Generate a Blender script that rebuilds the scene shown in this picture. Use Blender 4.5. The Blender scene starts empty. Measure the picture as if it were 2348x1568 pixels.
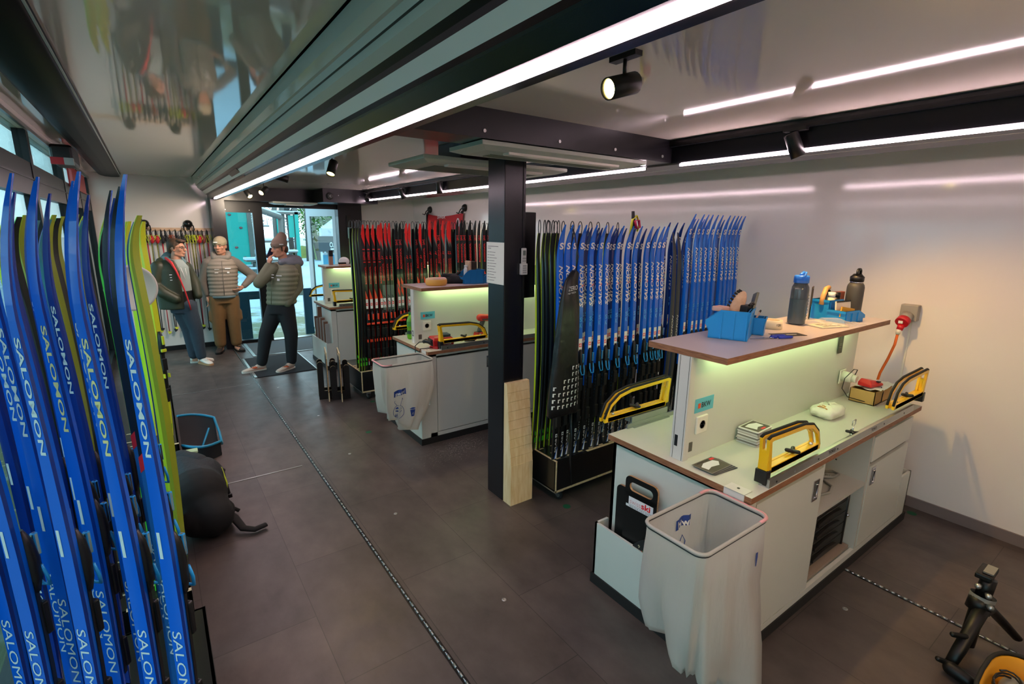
import bpy, bmesh, math, random
from mathutils import Vector, Matrix
random.seed(7)
S = bpy.context.scene
COL = S.collection
PI = math.pi
V = Vector

def lin(c):
    return tuple((x/255/12.92) if x/255 <= .04045 else ((x/255+.055)/1.055)**2.4 for x in c)

# ------------------------------------------------------------------ materials
def mat(name, rgb, rough=.5, metal=0., coat=0., emis=None, estr=0., var=0., vscale=8., spec=.5, bump=0., bscale=60., trans=0.):
    m = bpy.data.materials.new(name); m.use_nodes = True
    nt = m.node_tree; b = nt.nodes['Principled BSDF']
    c = lin(rgb)
    b.inputs['Base Color'].default_value = (*c, 1)
    b.inputs['Roughness'].default_value = rough
    b.inputs['Metallic'].default_value = metal
    b.inputs['Coat Weight'].default_value = coat
    b.inputs['Coat Roughness'].default_value = .08
    b.inputs['Specular IOR Level'].default_value = spec
    b.inputs['Transmission Weight'].default_value = trans
    if emis is not None:
        b.inputs['Emission Color'].default_value = (*lin(emis), 1)
        b.inputs['Emission Strength'].default_value = estr
    tc = nt.nodes.new('ShaderNodeTexCoord')
    if var > 0:
        n = nt.nodes.new('ShaderNodeTexNoise'); n.inputs['Scale'].default_value = vscale
        n.inputs['Detail'].default_value = 4
        nt.links.new(tc.outputs['Object'], n.inputs['Vector'])
        mx = nt.nodes.new('ShaderNodeMix'); mx.data_type = 'RGBA'
        mx.inputs['A'].default_value = (*[x*(1-var) for x in c], 1)
        mx.inputs['B'].default_value = (*[min(1, x*(1+var)) for x in c], 1)
        nt.links.new(n.outputs['Fac'], mx.inputs['Factor'])
        nt.links.new(mx.outputs['Result'], b.inputs['Base Color'])
    if bump > 0:
        n2 = nt.nodes.new('ShaderNodeTexNoise'); n2.inputs['Scale'].default_value = bscale
        n2.inputs['Detail'].default_value = 3
        nt.links.new(tc.outputs['Object'], n2.inputs['Vector'])
        bp = nt.nodes.new('ShaderNodeBump'); bp.inputs['Strength'].default_value = bump
        bp.inputs['Distance'].default_value = .01
        nt.links.new(n2.outputs['Fac'], bp.inputs['Height'])
        nt.links.new(bp.outputs['Normal'], b.inputs['Normal'])
    return m

def mat_glass(name, tint=(235, 245, 245), refl=1.0):
    m = bpy.data.materials.new(name); m.use_nodes = True
    nt = m.node_tree; nt.nodes.clear()
    o = nt.nodes.new('ShaderNodeOutputMaterial'); mx = nt.nodes.new('ShaderNodeMixShader')
    t = nt.nodes.new('ShaderNodeBsdfTransparent'); g = nt.nodes.new('ShaderNodeBsdfGlossy')
    t.inputs['Color'].default_value = (*lin(tint), 1); g.inputs['Roughness'].default_value = .01
    f = nt.nodes.new('ShaderNodeFresnel'); ge = nt.nodes.new('ShaderNodeNewGeometry'); mm = nt.nodes.new('ShaderNodeMapRange')
    mm.inputs['To Min'].default_value = 1.45; mm.inputs['To Max'].default_value = 1/1.45
    nt.links.new(ge.outputs['Backfacing'], mm.inputs['Value']); nt.links.new(mm.outputs[0], f.inputs['IOR'])
    mu = nt.nodes.new('ShaderNodeMath'); mu.operation = 'MULTIPLY'; mu.inputs[1].default_value = refl
    nt.links.new(f.outputs[0], mu.inputs[0])
    nt.links.new(mu.outputs[0], mx.inputs[0]); nt.links.new(t.outputs[0], mx.inputs[1])
    nt.links.new(g.outputs[0], mx.inputs[2]); nt.links.new(mx.outputs[0], o.inputs[0])
    return m

def mat_film(name, rgb, opacity=.8):
    """thin plastic film: diffuse + translucent + a little see-through + gloss"""
    m = bpy.data.materials.new(name); m.use_nodes = True
    nt = m.node_tree; nt.nodes.clear()
    o = nt.nodes.new('ShaderNodeOutputMaterial')
    d = nt.nodes.new('ShaderNodeBsdfDiffuse'); tl = nt.nodes.new('ShaderNodeBsdfTranslucent')
    tr = nt.nodes.new('ShaderNodeBsdfTransparent'); gl = nt.nodes.new('ShaderNodeBsdfGlossy')
    gl.inputs['Roughness'].default_value = .3
    c = lin(rgb)
    for n in (d, tl): n.inputs['Color'].default_value = (*c, 1)
    tc = nt.nodes.new('ShaderNodeTexCoord'); n2 = nt.nodes.new('ShaderNodeTexNoise')
    n2.inputs['Scale'].default_value = 14; n2.inputs['Detail'].default_value = 4
    mp = nt.nodes.new('ShaderNodeMapping'); mp.inputs['Scale'].default_value = (1, 1, .25)
    nt.links.new(tc.outputs['Object'], mp.inputs['Vector']); nt.links.new(mp.outputs[0], n2.inputs['Vector'])
    bp = nt.nodes.new('ShaderNodeBump'); bp.inputs['Strength'].default_value = .5; bp.inputs['Distance'].default_value = .02
    nt.links.new(n2.outputs['Fac'], bp.inputs['Height'])
    for n in (d, tl, gl): nt.links.new(bp.outputs[0], n.inputs['Normal'])
    a = nt.nodes.new('ShaderNodeMixShader'); a.inputs[0].default_value = .45
    b = nt.nodes.new('ShaderNodeMixShader'); b.inputs[0].default_value = .05
    e = nt.nodes.new('ShaderNodeMixShader'); e.inputs[0].default_value = opacity
    nt.links.new(d.outputs[0], a.inputs[1]); nt.links.new(tl.outputs[0], a.inputs[2])
    nt.links.new(a.outputs[0], b.inputs[1]); nt.links.new(gl.outputs[0], b.inputs[2])
    nt.links.new(tr.outputs[0], e.inputs[1]); nt.links.new(b.outputs[0], e.inputs[2])
    nt.links.new(e.outputs[0], o.inputs[0])
    return m

def mat_emit(name, rgb, st):
    m = bpy.data.materials.new(name); m.use_nodes = True
    nt = m.node_tree; nt.nodes.clear()
    o = nt.nodes.new('ShaderNodeOutputMaterial'); e = nt.nodes.new('ShaderNodeEmission')
    e.inputs[0].default_value = (*lin(rgb), 1); e.inputs[1].default_value = st
    nt.links.new(e.outputs[0], o.inputs[0]); return m

def mat_floor():
    m = bpy.data.materials.new('vinyl_plank_floor'); m.use_nodes = True
    nt = m.node_tree; b = nt.nodes['Principled BSDF']
    tc = nt.nodes.new('ShaderNodeTexCoord')
    mp = nt.nodes.new('ShaderNodeMapping'); mp.inputs['Rotation'].default_value = (0, 0, PI/2)
    nt.links.new(tc.outputs['Object'], mp.inputs['Vector'])
    br = nt.nodes.new('ShaderNodeTexBrick'); br.inputs['Scale'].default_value = 1
    br.inputs['Brick Width'].default_value = .92; br.inputs['Row Height'].default_value = .46
    br.inputs['Mortar Size'].default_value = .0018; br.inputs['Mortar Smooth'].default_value = .2
    br.inputs['Color1'].default_value = (*lin((92, 82, 77)), 1); br.inputs['Color2'].default_value = (*lin((79, 71, 68)), 1)
    br.inputs['Mortar'].default_value = (*lin((50, 45, 43)), 1)
    nt.links.new(mp.outputs[0], br.inputs['Vector'])
    n = nt.nodes.new('ShaderNodeTexNoise'); n.inputs['Scale'].default_value = 3.2; n.inputs['Detail'].default_value = 8
    n.inputs['Roughness'].default_value = .62
    mp2 = nt.nodes.new('ShaderNodeMapping'); mp2.inputs['Scale'].default_value = (1.3, .8, 1)
    nt.links.new(tc.outputs['Object'], mp2.inputs['Vector']); nt.links.new(mp2.outputs[0], n.inputs['Vector'])
    cr = nt.nodes.new('ShaderNodeValToRGB'); cr.color_ramp.elements[0].position = .3; cr.color_ramp.elements[1].position = .72
    cr.color_ramp.elements[0].color = (.50, .49, .48, 1); cr.color_ramp.elements[1].color = (1.2, 1.18, 1.15, 1)
    nt.links.new(n.outputs['Fac'], cr.inputs[0])
    mx = nt.nodes.new('ShaderNodeMix'); mx.data_type = 'RGBA'; mx.blend_type = 'MULTIPLY'; mx.inputs['Factor'].default_value = 1
    nt.links.new(br.outputs['Color'], mx.inputs['A']); nt.links.new(cr.outputs[0], mx.inputs['B'])
    nt.links.new(mx.outputs['Result'], b.inputs['Base Color'])
    n3 = nt.nodes.new('ShaderNodeTexNoise'); n3.inputs['Scale'].default_value = 9; n3.inputs['Detail'].default_value = 5
    nt.links.new(tc.outputs['Object'], n3.inputs['Vector'])
    mr = nt.nodes.new('ShaderNodeMapRange'); mr.inputs['To Min'].default_value = .3; mr.inputs['To Max'].default_value = .52
    nt.links.new(n3.outputs['Fac'], mr.inputs['Value']); nt.links.new(mr.outputs[0], b.inputs['Roughness'])
    return m

def mat_wood(name, c1, c2, scale=(1, 12, 1), rough=.55, knots=False):
    m = bpy.data.materials.new(name); m.use_nodes = True
    nt = m.node_tree; b = nt.nodes['Principled BSDF']; b.inputs['Roughness'].default_value = rough
    tc = nt.nodes.new('ShaderNodeTexCoord'); mp = nt.nodes.new('ShaderNodeMapping'); mp.inputs['Scale'].default_value = scale
    nt.links.new(tc.outputs['Object'], mp.inputs['Vector'])
    n = nt.nodes.new('ShaderNodeTexNoise'); n.inputs['Scale'].default_value = 9; n.inputs['Detail'].default_value = 6; n.inputs['Distortion'].default_value = .6
    nt.links.new(mp.outputs[0], n.inputs['Vector'])
    cr = nt.nodes.new('ShaderNodeValToRGB'); cr.color_ramp.elements[0].position = .35; cr.color_ramp.elements[1].position = .65
    cr.color_ramp.elements[0].color = (*lin(c1), 1); cr.color_ramp.elements[1].color = (*lin(c2), 1)
    nt.links.new(n.outputs['Fac'], cr.inputs[0])
    nt.links.new(cr.outputs[0], b.inputs['Base Color'])
    return m

# ------------------------------------------------------------------ mesh builder
_textcache = {}
def text_geo(s, shear=0., bold=0.):
    k = (s, shear, bold)
    if k in _textcache: return _textcache[k]
    cu = bpy.data.curves.new('t', 'FONT'); cu.body = s; cu.shear = shear; cu.offset = bold; cu.resolution_u = 3
    cu.fill_mode = 'FRONT'; cu.dimensions = '2D'
    o = bpy.data.objects.new('t', cu); COL.objects.link(o)
    dg = bpy.context.evaluated_depsgraph_get()
    me = bpy.data.meshes.new_from_object(o.evaluated_get(dg))
    vs = [(v.co.x, v.co.y) for v in me.vertices]; fs = [tuple(p.vertices) for p in me.polygons]
    bpy.data.objects.remove(o); bpy.data.curves.remove(cu); bpy.data.meshes.remove(me)
    x0 = min(v[0] for v in vs); x1 = max(v[0] for v in vs); y0 = min(v[1] for v in vs); y1 = max(v[1] for v in vs)
    vs = [((a-x0)/(x1-x0), (b-y0)/(y1-y0)) for a, b in vs]
    _textcache[k] = (vs, fs); return vs, fs

def perp(d):
    d = d.normalized(); a = V((0, 0, 1)) if abs(d.z) < .9 else V((1, 0, 0))
    u = d.cross(a).normalized(); return u, d.cross(u).normalized()

class MB:
    def __init__(self): self.bm = bmesh.new(); self.mats = []
    def mi(self, m):
        if m not in self.mats: self.mats.append(m)
        return self.mats.index(m)
    def face(self, vs, m, sm=False):
        try: f = self.bm.faces.new(vs)
        except ValueError: return None
        f.material_index = self.mi(m); f.smooth = sm; return f
    def v(self, p): return self.bm.verts.new(p)
    def poly(self, pts, m): return self.face([self.v(p) for p in pts], m)
    def box(self, x0, y0, z0, x1, y1, z1, m, bev=0., M=None, mf=None):
        """axis box; mf = dict(face key -> material) for -x +x -y +y -z +z"""
        if x1 < x0: x0, x1 = x1, x0
        if y1 < y0: y0, y1 = y1, y0
        if z1 < z0: z0, z1 = z1, z0
        c = [(x0, y0, z0), (x1, y0, z0), (x1, y1, z0), (x0, y1, z0), (x0, y0, z1), (x1, y0, z1), (x1, y1, z1), (x0, y1, z1)]
        if M is not None: c = [M @ V(p) for p in c]
        vs = [self.v(p) for p in c]; mf = mf or {}
        fs = [self.face([vs[i] for i in q], mf.get(k, m)) for k, q in
              (('-z', (0, 3, 2, 1)), ('+z', (4, 5, 6, 7)), ('-y', (0, 1, 5, 4)), ('+x', (1, 2, 6, 5)), ('+y', (2, 3, 7, 6)), ('-x', (3, 0, 4, 7)))]
        if bev > 0:
            es = set(e for f in fs for e in f.edges)
            bmesh.ops.bevel(self.bm, geom=list(es), offset=bev, segments=2, affect='EDGES', profile=.5, clamp_overlap=True)
    def cyl(self, p0, p1, r0, m, r1=None, n=14, cap=True, mcap=None, sm=True):
        p0, p1 = V(p0), V(p1); r1 = r0 if r1 is None else r1
        u, w = perp(p1-p0)
        A = [self.v(p0+(u*math.cos(2*PI*i/n)+w*math.sin(2*PI*i/n))*r0) for i in range(n)]
        B = [self.v(p1+(u*math.cos(2*PI*i/n)+w*math.sin(2*PI*i/n))*r1) for i in range(n)]
        for i in range(n): self.face([A[i], A[(i+1) % n], B[(i+1) % n], B[i]], m, sm)
        if cap: self.face(A[::-1], mcap or m); self.face(B, mcap or m)
    def tube(self, pts, r, m, n=8, closed=False, flat=None):
        """swept tube; r a number or list; flat=(a,b) gives an elliptical section"""
        pts = [V(p) for p in pts]; N = len(pts); rings = []; u = None
        for i, p in enumerate(pts):
            if closed: d = pts[(i+1) % N]-pts[i-1]
            else: d = (pts[min(i+1, N-1)]-pts[max(i-1, 0)])
            if d.length < 1e-9: d = V((0, 0, 1))
            d.normalize()
            if u is None: u, w = perp(d)
            else:
                u = (u-d*u.dot(d)); u = u.normalized() if u.length > 1e-6 else perp(d)[0]
                w = d.cross(u)
            rr = r[i] if isinstance(r, (list, tuple)) else r
            fa, fb = flat or (1, 1)
            rings.append([self.v(p+(u*math.cos(2*PI*k/n)*fa+w*math.sin(2*PI*k/n)*fb)*rr) for k in range(n)])
        for i in range(N if closed else N-1):
            A, B = rings[i], rings[(i+1) % N]
            for k in range(n): self.face([A[k], A[(k+1) % n], B[(k+1) % n], B[k]], m, True)
        if not closed: self.face(rings[0][::-1], m); self.face(rings[-1], m)
    def lathe(self, prof, m, c=(0, 0, 0), axis=(0, 0, 1), n=20, cap=True, ms=None):
        """prof: list of (radius, height); ms optional list of materials per segment"""
        c = V(c); ax = V(axis).normalized(); u, w = perp(ax); rings = []
        for r, h in prof:
            rings.append([self.v(c+ax*h+(u*math.cos(2*PI*k/n)+w*math.sin(2*PI*k/n))*max(r, 1e-5)) for k in range(n)])
        for i in range(len(prof)-1):
            for k in range(n): self.face([rings[i][k], rings[i][(k+1) % n], rings[i+1][(k+1) % n], rings[i+1][k]], (ms[i] if ms else m), True)
        if cap: self.face(rings[0][::-1], ms[0] if ms else m); self.face(rings[-1], ms[-1] if ms else m)
    def ell(self, c, r, m, n=16, k=10, M=None):
        c = V(c); r = (r, r, r) if isinstance(r, (int, float)) else r
        M = M or Matrix.Identity(3); rings = []
        top = self.v(c+M @ V((0, 0, r[2]))); bot = self.v(c+M @ V((0, 0, -r[2])))
        for j in range(1, k):
            a = PI*j/k
            rings.append([self.v(c+M @ V((r[0]*math.sin(a)*math.cos(2*PI*i/n), r[1]*math.sin(a)*math.sin(2*PI*i/n), r[2]*math.cos(a)))) for i in range(n)])
        for i in range(n):
            self.face([top, rings[0][i], rings[0][(i+1) % n]], m, True); self.face([bot, rings[-1][(i+1) % n], rings[-1][i]], m, True)
        for j in range(k-2):
            for i in range(n): self.face([rings[j][i], rings[j+1][i], rings[j+1][(i+1) % n], rings[j][(i+1) % n]], m, True)
    def cap(self, p0, r0, p1, r1, m, n=14):
        """closed tapered capsule"""
        p0, p1 = V(p0), V(p1); d = p1-p0
        if d.length < 1e-6: return self.ell(p0, r0, m)
        L = d.length; d = d.normalized(); prof = []
        for j in range(6): a = -PI/2+PI/2*j/5.; prof.append((r0*math.cos(a), r0*math.sin(a)))
        for j in range(6): a = PI/2*j/5.; prof.append((r1*math.cos(a), L+r1*math.sin(a)))
        self.lathe(prof, m, p0, d, n)
    def loft(self, rings, m, closed=True, cap=True, sm=True, ms=None):
        """rings: list of lists of points"""
        R = [[self.v(p) for p in r] for r in rings]; n = len(R[0])
        for i in range(len(R)-1):
            for k in range(n if closed else n-1):
                self.face([R[i][k], R[i][(k+1) % n], R[i+1][(k+1) % n], R[i+1][k]], ms[i] if ms else m, sm)
        if cap and closed: self.face(R[0][::-1], m); self.face(R[-1], m)
    def prism(self, pts, ex, m, mside=None, sm=False):
        """planar polygon (3d points) extruded by vector ex"""
        ex = V(ex); A = [self.v(V(p)) for p in pts]; B = [self.v(V(p)+ex) for p in pts]
        self.face(A[::-1], m); self.face(B, m); n = len(A)
        for i in range(n): self.face([A[i], A[(i+1) % n], B[(i+1) % n], B[i]], mside or m, sm)
    def frame(self, outer, inner, ex, m, mside=None):
        """plate with one hole; outer and inner loops with the same number of points"""
        ex = V(ex); n = len(outer)
        oa = [self.v(V(p)) for p in outer]; ia = [self.v(V(p)) for p in inner]
        ob = [self.v(V(p)+ex) for p in outer]; ib = [self.v(V(p)+ex) for p in inner]
        for i in range(n):
            j = (i+1) % n
            self.face([oa[i], ia[i], ia[j], oa[j]], m); self.face([ob[i], ob[j], ib[j], ib[i]], m)
            self.face([oa[i], oa[j], ob[j], ob[i]], mside or m); self.face([ia[i], ib[i], ib[j], ia[j]], mside or m)
    def text(self, s, o, u, w, width, height, m, shear=0., bold=0., fn=None):
        vs, fs = text_geo(s, shear, bold); o, u, w = V(o), V(u), V(w)
        if fn: vv = [self.v(fn(a*width, b*height)) for a, b in vs]
        else: vv = [self.v(o+u*(a*width)+w*(b*height)) for a, b in vs]
        for f in fs: self.face([vv[i] for i in f], m)
    def build(self, name, parent=None, bevel=0., sub=0, smooth_angle=None, kind=None):
        r = parent
        while r is not None and r.parent is not None: r = r.parent
        if r is not None and r.location.length > 0:
            bmesh.ops.translate(self.bm, verts=self.bm.verts, vec=-r.location)
        bmesh.ops.recalc_face_normals(self.bm, faces=self.bm.faces) if False else None
        me = bpy.data.meshes.new(name); self.bm.to_mesh(me); self.bm.free()
        for m in self.mats: me.materials.append(m)
        o = bpy.data.objects.new(name, me); COL.objects.link(o)
        if parent is not None: o.parent = parent
        if kind: o['kind'] = kind
        if bevel > 0:
            b = o.modifiers.new('bevel', 'BEVEL'); b.width = bevel; b.segments = 2; b.limit_method = 'ANGLE'; b.angle_limit = .6
        if sub > 0:
            s = o.modifiers.new('sub', 'SUBSURF'); s.levels = sub; s.render_levels = sub
        return o

def tag(o, label=None, cat=None, group=None, kind=None):
    if label: o['label'] = label
    if cat: o['category'] = cat
    if group: o['group'] = group
    if kind: o['kind'] = kind
    return o
def thing(name, label, cat, loc=(0, 0, 0), group=None, rz=0.):
    o = bpy.data.objects.new(name, None); COL.objects.link(o); o.location = loc; o.rotation_euler = (0, 0, rz)
    o.empty_display_size = .05
    return tag(o, label, cat, group)
def dup(root, loc, rot=(0, 0, 0), label=None, group=None):
    r = root.copy(); COL.objects.link(r); r.location = loc; r.rotation_euler = rot
    if label: r['label'] = label
    if group: r['group'] = group
    for ch in list(root.children):
        c = ch.copy(); COL.objects.link(c); c.parent = r
        for g in ch.children:
            d = g.copy(); COL.objects.link(d); d.parent = c
    return r
def struct(name, mb, **k):
    return mb.build(name, kind='structure', **k)

def organic(name, fill, voxel, mats, parent, smooth=4, mfn=None, disp=None):
    """union of closed solids turned into one continuous skin (voxel remesh, then smoothed)"""
    mb = MB(); fill(mb)
    r = parent
    while r is not None and r.parent is not None: r = r.parent
    if r is not None: bmesh.ops.translate(mb.bm, verts=mb.bm.verts, vec=-r.location)
    me0 = bpy.data.meshes.new('tmp'); mb.bm.to_mesh(me0); mb.bm.free()
    o = bpy.data.objects.new('tmp', me0); COL.objects.link(o)
    rm = o.modifiers.new('r', 'REMESH'); rm.mode = 'VOXEL'; rm.voxel_size = voxel; rm.use_smooth_shade = True
    if smooth:
        sm = o.modifiers.new('s', 'SMOOTH'); sm.iterations = smooth; sm.factor = .5
    dg = bpy.context.evaluated_depsgraph_get()
    me = bpy.data.meshes.new_from_object(o.evaluated_get(dg)); me.name = name
    bpy.data.objects.remove(o); bpy.data.meshes.remove(me0)
    me.materials.clear()
    for m in mats: me.materials.append(m)
    for p in me.polygons:
        p.use_smooth = True
        p.material_index = mfn(p.center) if mfn else 0
    ob = bpy.data.objects.new(name, me); COL.objects.link(ob); ob.parent = parent
    return ob
SKY = 1.9; EXPO = 1.0
# ------------------------------------------------------------------ shared materials
M_floor = mat_floor()
M_white = mat('white_laminate', (206, 204, 196), .28, var=.02, vscale=3)
M_wall = mat('glossy_white_wall', (226, 220, 213), .10, spec=.6, bump=.012, bscale=2.2, var=.02, vscale=2)
M_ceil = mat('high_gloss_white_ceiling', (216, 208, 197), .05, spec=.6, bump=.035, bscale=2.6, var=.02, vscale=2)
M_dark = mat('anthracite_steel', (27, 26, 31), .26, metal=.2, var=.05, vscale=4)
M_dark2 = mat('black_aluminium', (18, 18, 21), .3, metal=.3)
M_greyp = mat('grey_profile', (190, 188, 178), .4, metal=0, var=.03)
M_lightp = mat('light_profile', (236, 226, 220), .4, var=.03)
M_plumstrip = mat('dark_plum_strip', (74, 54, 62), .45)
M_black = mat('black_plastic', (16, 16, 17), .4, var=.05)
M_rubber = mat('black_rubber', (22, 22, 22), .8, var=.1)
M_chrome = mat('chrome', (200, 200, 205), .18, metal=1.)
M_alu = mat('brushed_aluminium', (176, 178, 174), .32, metal=.85, var=.05, vscale=30)
M_led = mat_emit('led_strip_light', (255, 222, 232), 28.0)
M_led2 = mat_emit('led_strip_light_right', (255, 222, 232), 21.0)
M_ledw = mat_emit('under_shelf_led', (222, 255, 178), 9.0)
M_lamp = mat_emit('spot_lamp_glow', (255, 226, 130), 25.0)
M_glass = mat_glass('window_glass')
M_glassL = mat_glass('tinted_window_glass', (222, 236, 236), 1.0)
M_base = mat('grey_skirting', (120, 108, 104), .4)
M_mat = mat('dark_entrance_mat', (34, 37, 40), .95, var=.35, vscale=240)
M_matg = mat('grey_entrance_mat', (86, 92, 94), .95, var=.2, vscale=200)
M_ply = mat_wood('plywood_edge', (150, 112, 74), (190, 150, 106), (1, 1, 14))
M_plyd = mat_wood('dark_plywood_edge', (118, 76, 50), (158, 108, 74), (2, 2, 30))
M_plyl = mat_wood('pale_plywood_edge', (196, 172, 128), (216, 196, 156), (6, 6, 6))
M_pine = mat_wood('pine', (226, 192, 138), (240, 214, 168), (5, 5, .7))
M_redsign = mat('red_sign', (176, 22, 34), .4)
M_screw = mat('screw_steel', (190, 190, 188), .3, metal=.9)
M_green = mat('green_floor_sticker', (8, 84, 52), .6)

YE = 9.25; YB = -1.1; XL = -.6; XR = 4.225
# floor
mb = MB(); mb.box(XL-.1, YB, -.06, XR+.1, YE+.02, 0, M_floor); struct('floor', mb)
# hinge strips laid in the floor
for nm, x, y0, y1 in (('hinge_strip', .885, -1.0, 8.86), ('hinge_strip', 3.065, YB, .98)):
    mb = MB(); mb.box(x-.012, y0, .0002, x+.012, y1, .003, M_dark2)
    y = y0; k = 0
    while y < y1-.02:
        mb.cyl((x, y, .003), (x, y+.026, .003), .0062, M_alu, n=8); mb.cyl((x, y+.028, .002), (x, y+.054, .002), .0045, M_chrome, n=6)
        y += .056; k += 1
    o = mb.build(nm); tag(o, 'long metal hinge strip in the aisle floor, running from the doorway to the camera' if x < 1 else 'short metal hinge strip in the floor at the lower right, in front of workbench one', 'floor hinge')
# metal joint strips across the left bay
for y, w in ((6.68, .48), (4.045, .64)):
    mb = MB(); mb.box(.80-w-.6, y-.005, .0003, .80, y+.005, .003, M_alu)
    o = mb.build('joint_strip'); tag(o, 'thin metal joint strip across the floor %s' % ('nearer the three men' if y > 5 else 'beside the folding chair and backpack'), 'floor strip')
for k, (x, y) in enumerate(((.905, 2.91), (1.03, 4.5), (1.16, 6.2), (1.9, 1.62), (1.15, 1.9), (2.8, .75))):
    x, y = ((1.30, 1.86), (1.15, 2.95), (1.19, 4.05), (1.21, 5.12), (1.06, 6.35), (2.72, .80))[k]
    mb = MB(); mb.lathe([(.013, 0.0003), (.013, .002), (.005, .0022), (.0045, .0012)], M_screw, (x, y, 0), n=14)
    o = mb.build('floor_bolt')
    tag(o, 'round steel floor bolt, %s' % ('closest to the camera in the aisle', 'second from the camera in the aisle', 'third from the camera in the aisle', 'fourth from the camera in the aisle', 'farthest in the aisle, near the black mat', 'beside the right floor hinge, in front of workbench one')[k], 'floor bolt', 'bolts in the floor')
for k, (x, y) in enumerate(((1.83, 1.70), (2.18, 2.36), (1.49, 4.42), (1.83, 5.24), (4.12, .93))):
    mb = MB(); mb.lathe([(.028, 0.0003), (.028, .001)], M_green, (x, y, 0), n=18)
    o = mb.build('floor_sticker')
    tag(o, 'round green sticker on the floor %s' % ('left of the side bin of workbench one', 'in front of the blue ski rack caster', 'below the hanging bag of workbench two', 'in front of the red ski rack caster', 'at the right end of workbench one by the wall')[k], 'floor sticker', 'green floor stickers')

# walls
mb = MB(); mb.box(XR, YB, 0, XR+.1, YE, 2.6, M_wall); struct('wall_right', mb)
mb = MB(); mb.box(XR-.014, YB, 0.001, XR, YE, .075, M_base); struct('baseboard_right', mb)
mb = MB(); mb.box(XL-.1, YE, 0, .80, YE+.1, 2.62, M_wall); struct('wall_back', mb)
mb = MB(); mb.box(XL, YE-.014, 0.001, .80, YE, .075, M_black); struct('baseboard_back', mb)
mb = MB(); mb.box(3.15, YE, 0, XR+.1, YE+.1, 2.62, M_wall); struct('wall_back', mb)
mb = MB(); mb.box(XL-.1, YB-.1, 0, XR+.1, YB, 2.62, M_wall); struct('wall_front', mb)
# ceilings
mb = MB(); mb.box(XL-.1, YB, 2.6, .62, YE+.1, 2.66, M_ceil); struct('ceiling', mb)
mb = MB(); mb.box(.62, YB, 2.5, 2.95, YE+.1, 2.66, M_ceil); struct('ceiling', mb)
mb = MB(); mb.box(2.95, YB, 2.6, XR+.1, YE+.1, 2.66, M_ceil); struct('ceiling', mb)

# left window wall
M_frame = M_dark2
mb = MB()
mb.box(XL-.1, YB, 2.53, XL, YE, 2.6, M_lightp)
mb.box(XL-.1, YB, 0, XL, YE, .12, M_frame)
mb.box(XL-.06, YB, 2.09, XL-.005, YE, 2.31, M_frame)
mb.box(XL-.03, YB, 2.195, XL+.0, YE, 2.205, M_black)
for y in (-1.05, .2, 1.3, 3.2, 4.9, 6.6, 8.0, 9.2): mb.box(XL-.07, y-.045, .12, XL, y+.045, 2.53, M_frame)
struct('wall_left', mb)
ys = (-1.05, .2, 1.3, 3.2, 4.9, 6.6, 8.0, 9.2)
for i in range(len(ys)-1):
    mb = MB()
    for z0, z1 in ((.12, 2.09), (2.31, 2.53)):
        mb.box(XL-.045, ys[i]+.045, z0, XL-.037, ys[i+1]-.045, z1, M_glassL)
    struct('window_%d' % (i+1), mb)
mb = MB(); mb.box(XL+.001, YB, 2.52, XL+.018, YE, 2.545, M_alu); struct('trim_1', mb)
# dark rounded beam under the left ceiling
pr = [(-.23, 2.6), (-.235, 2.575), (-.25, 2.562), (-.33, 2.558), (-.40, 2.562), (-.45, 2.575), (-.475, 2.59), (-.48, 2.6)]
mb = MB(); mb.loft([[(x, y, z) for x, z in pr] for y in (YB+.01, YE-.01)], mat('matt_black_beam', (8, 8, 10), .5, spec=.2), closed=True, cap=True)
mb.box(-.236, YB+.01, 2.572, -.228, YE-.01, 2.578, M_alu)
struct('trim_2', mb)

# stepped beam with LED strip between left bay and middle module
def strip(profile, y0, y1, name):
    mb = MB()
    R = [[(p[0], y, p[1]) for p in profile] for y in (y0, y1)]
    A = [mb.v(p) for p in R[0]]; B = [mb.v(p) for p in R[1]]
    for i in range(len(A)-1): mb.face([A[i], B[i], B[i+1], A[i+1]], profile[i][2])
    return struct(name, mb)
kz = lambda k, z: (k*(z-1.9), z)
P = [(.595, 2.60, M_greyp), (.607, 2.60, M_greyp), (.64, 2.475, M_black), (.650, 2.475, M_greyp), (.655, 2.45, M_greyp),
     (.68, 2.425, M_dark2), (.70, 2.41, M_plumstrip), (.715, 2.40, M_lightp), (.745, 2.36, M_dark), (.765, 2.352, M_black), (.77, 2.345, M_dark),
     (.80, 2.300, M_dark), (.872, 2.290, M_dark), (.905, 2.288, M_dark), (.93, 2.30, M_dark), (.93, 2.50, M_dark)]
strip(P, YB, 8.86, 'trim_3')
mb = MB(); mb.box(.826, YB+.05, 2.2865, .856, 8.58, 2.2965, M_led)
o = mb.build('led_strip'); tag(o, 'long pinkish white LED strip under the aisle beam, brightest light in the room', 'led strip')
mb = MB(); mb.prism([(.70, 5.25, 2.405), (.78, 5.25, 2.335), (.83, 5.25, 2.345), (.80, 5.25, 2.37)], (0, .55, 0), M_dark2)
o = mb.build('beam_bracket'); tag(o, 'short black wedge bracket on the aisle beam near the doorway', 'bracket')
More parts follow.
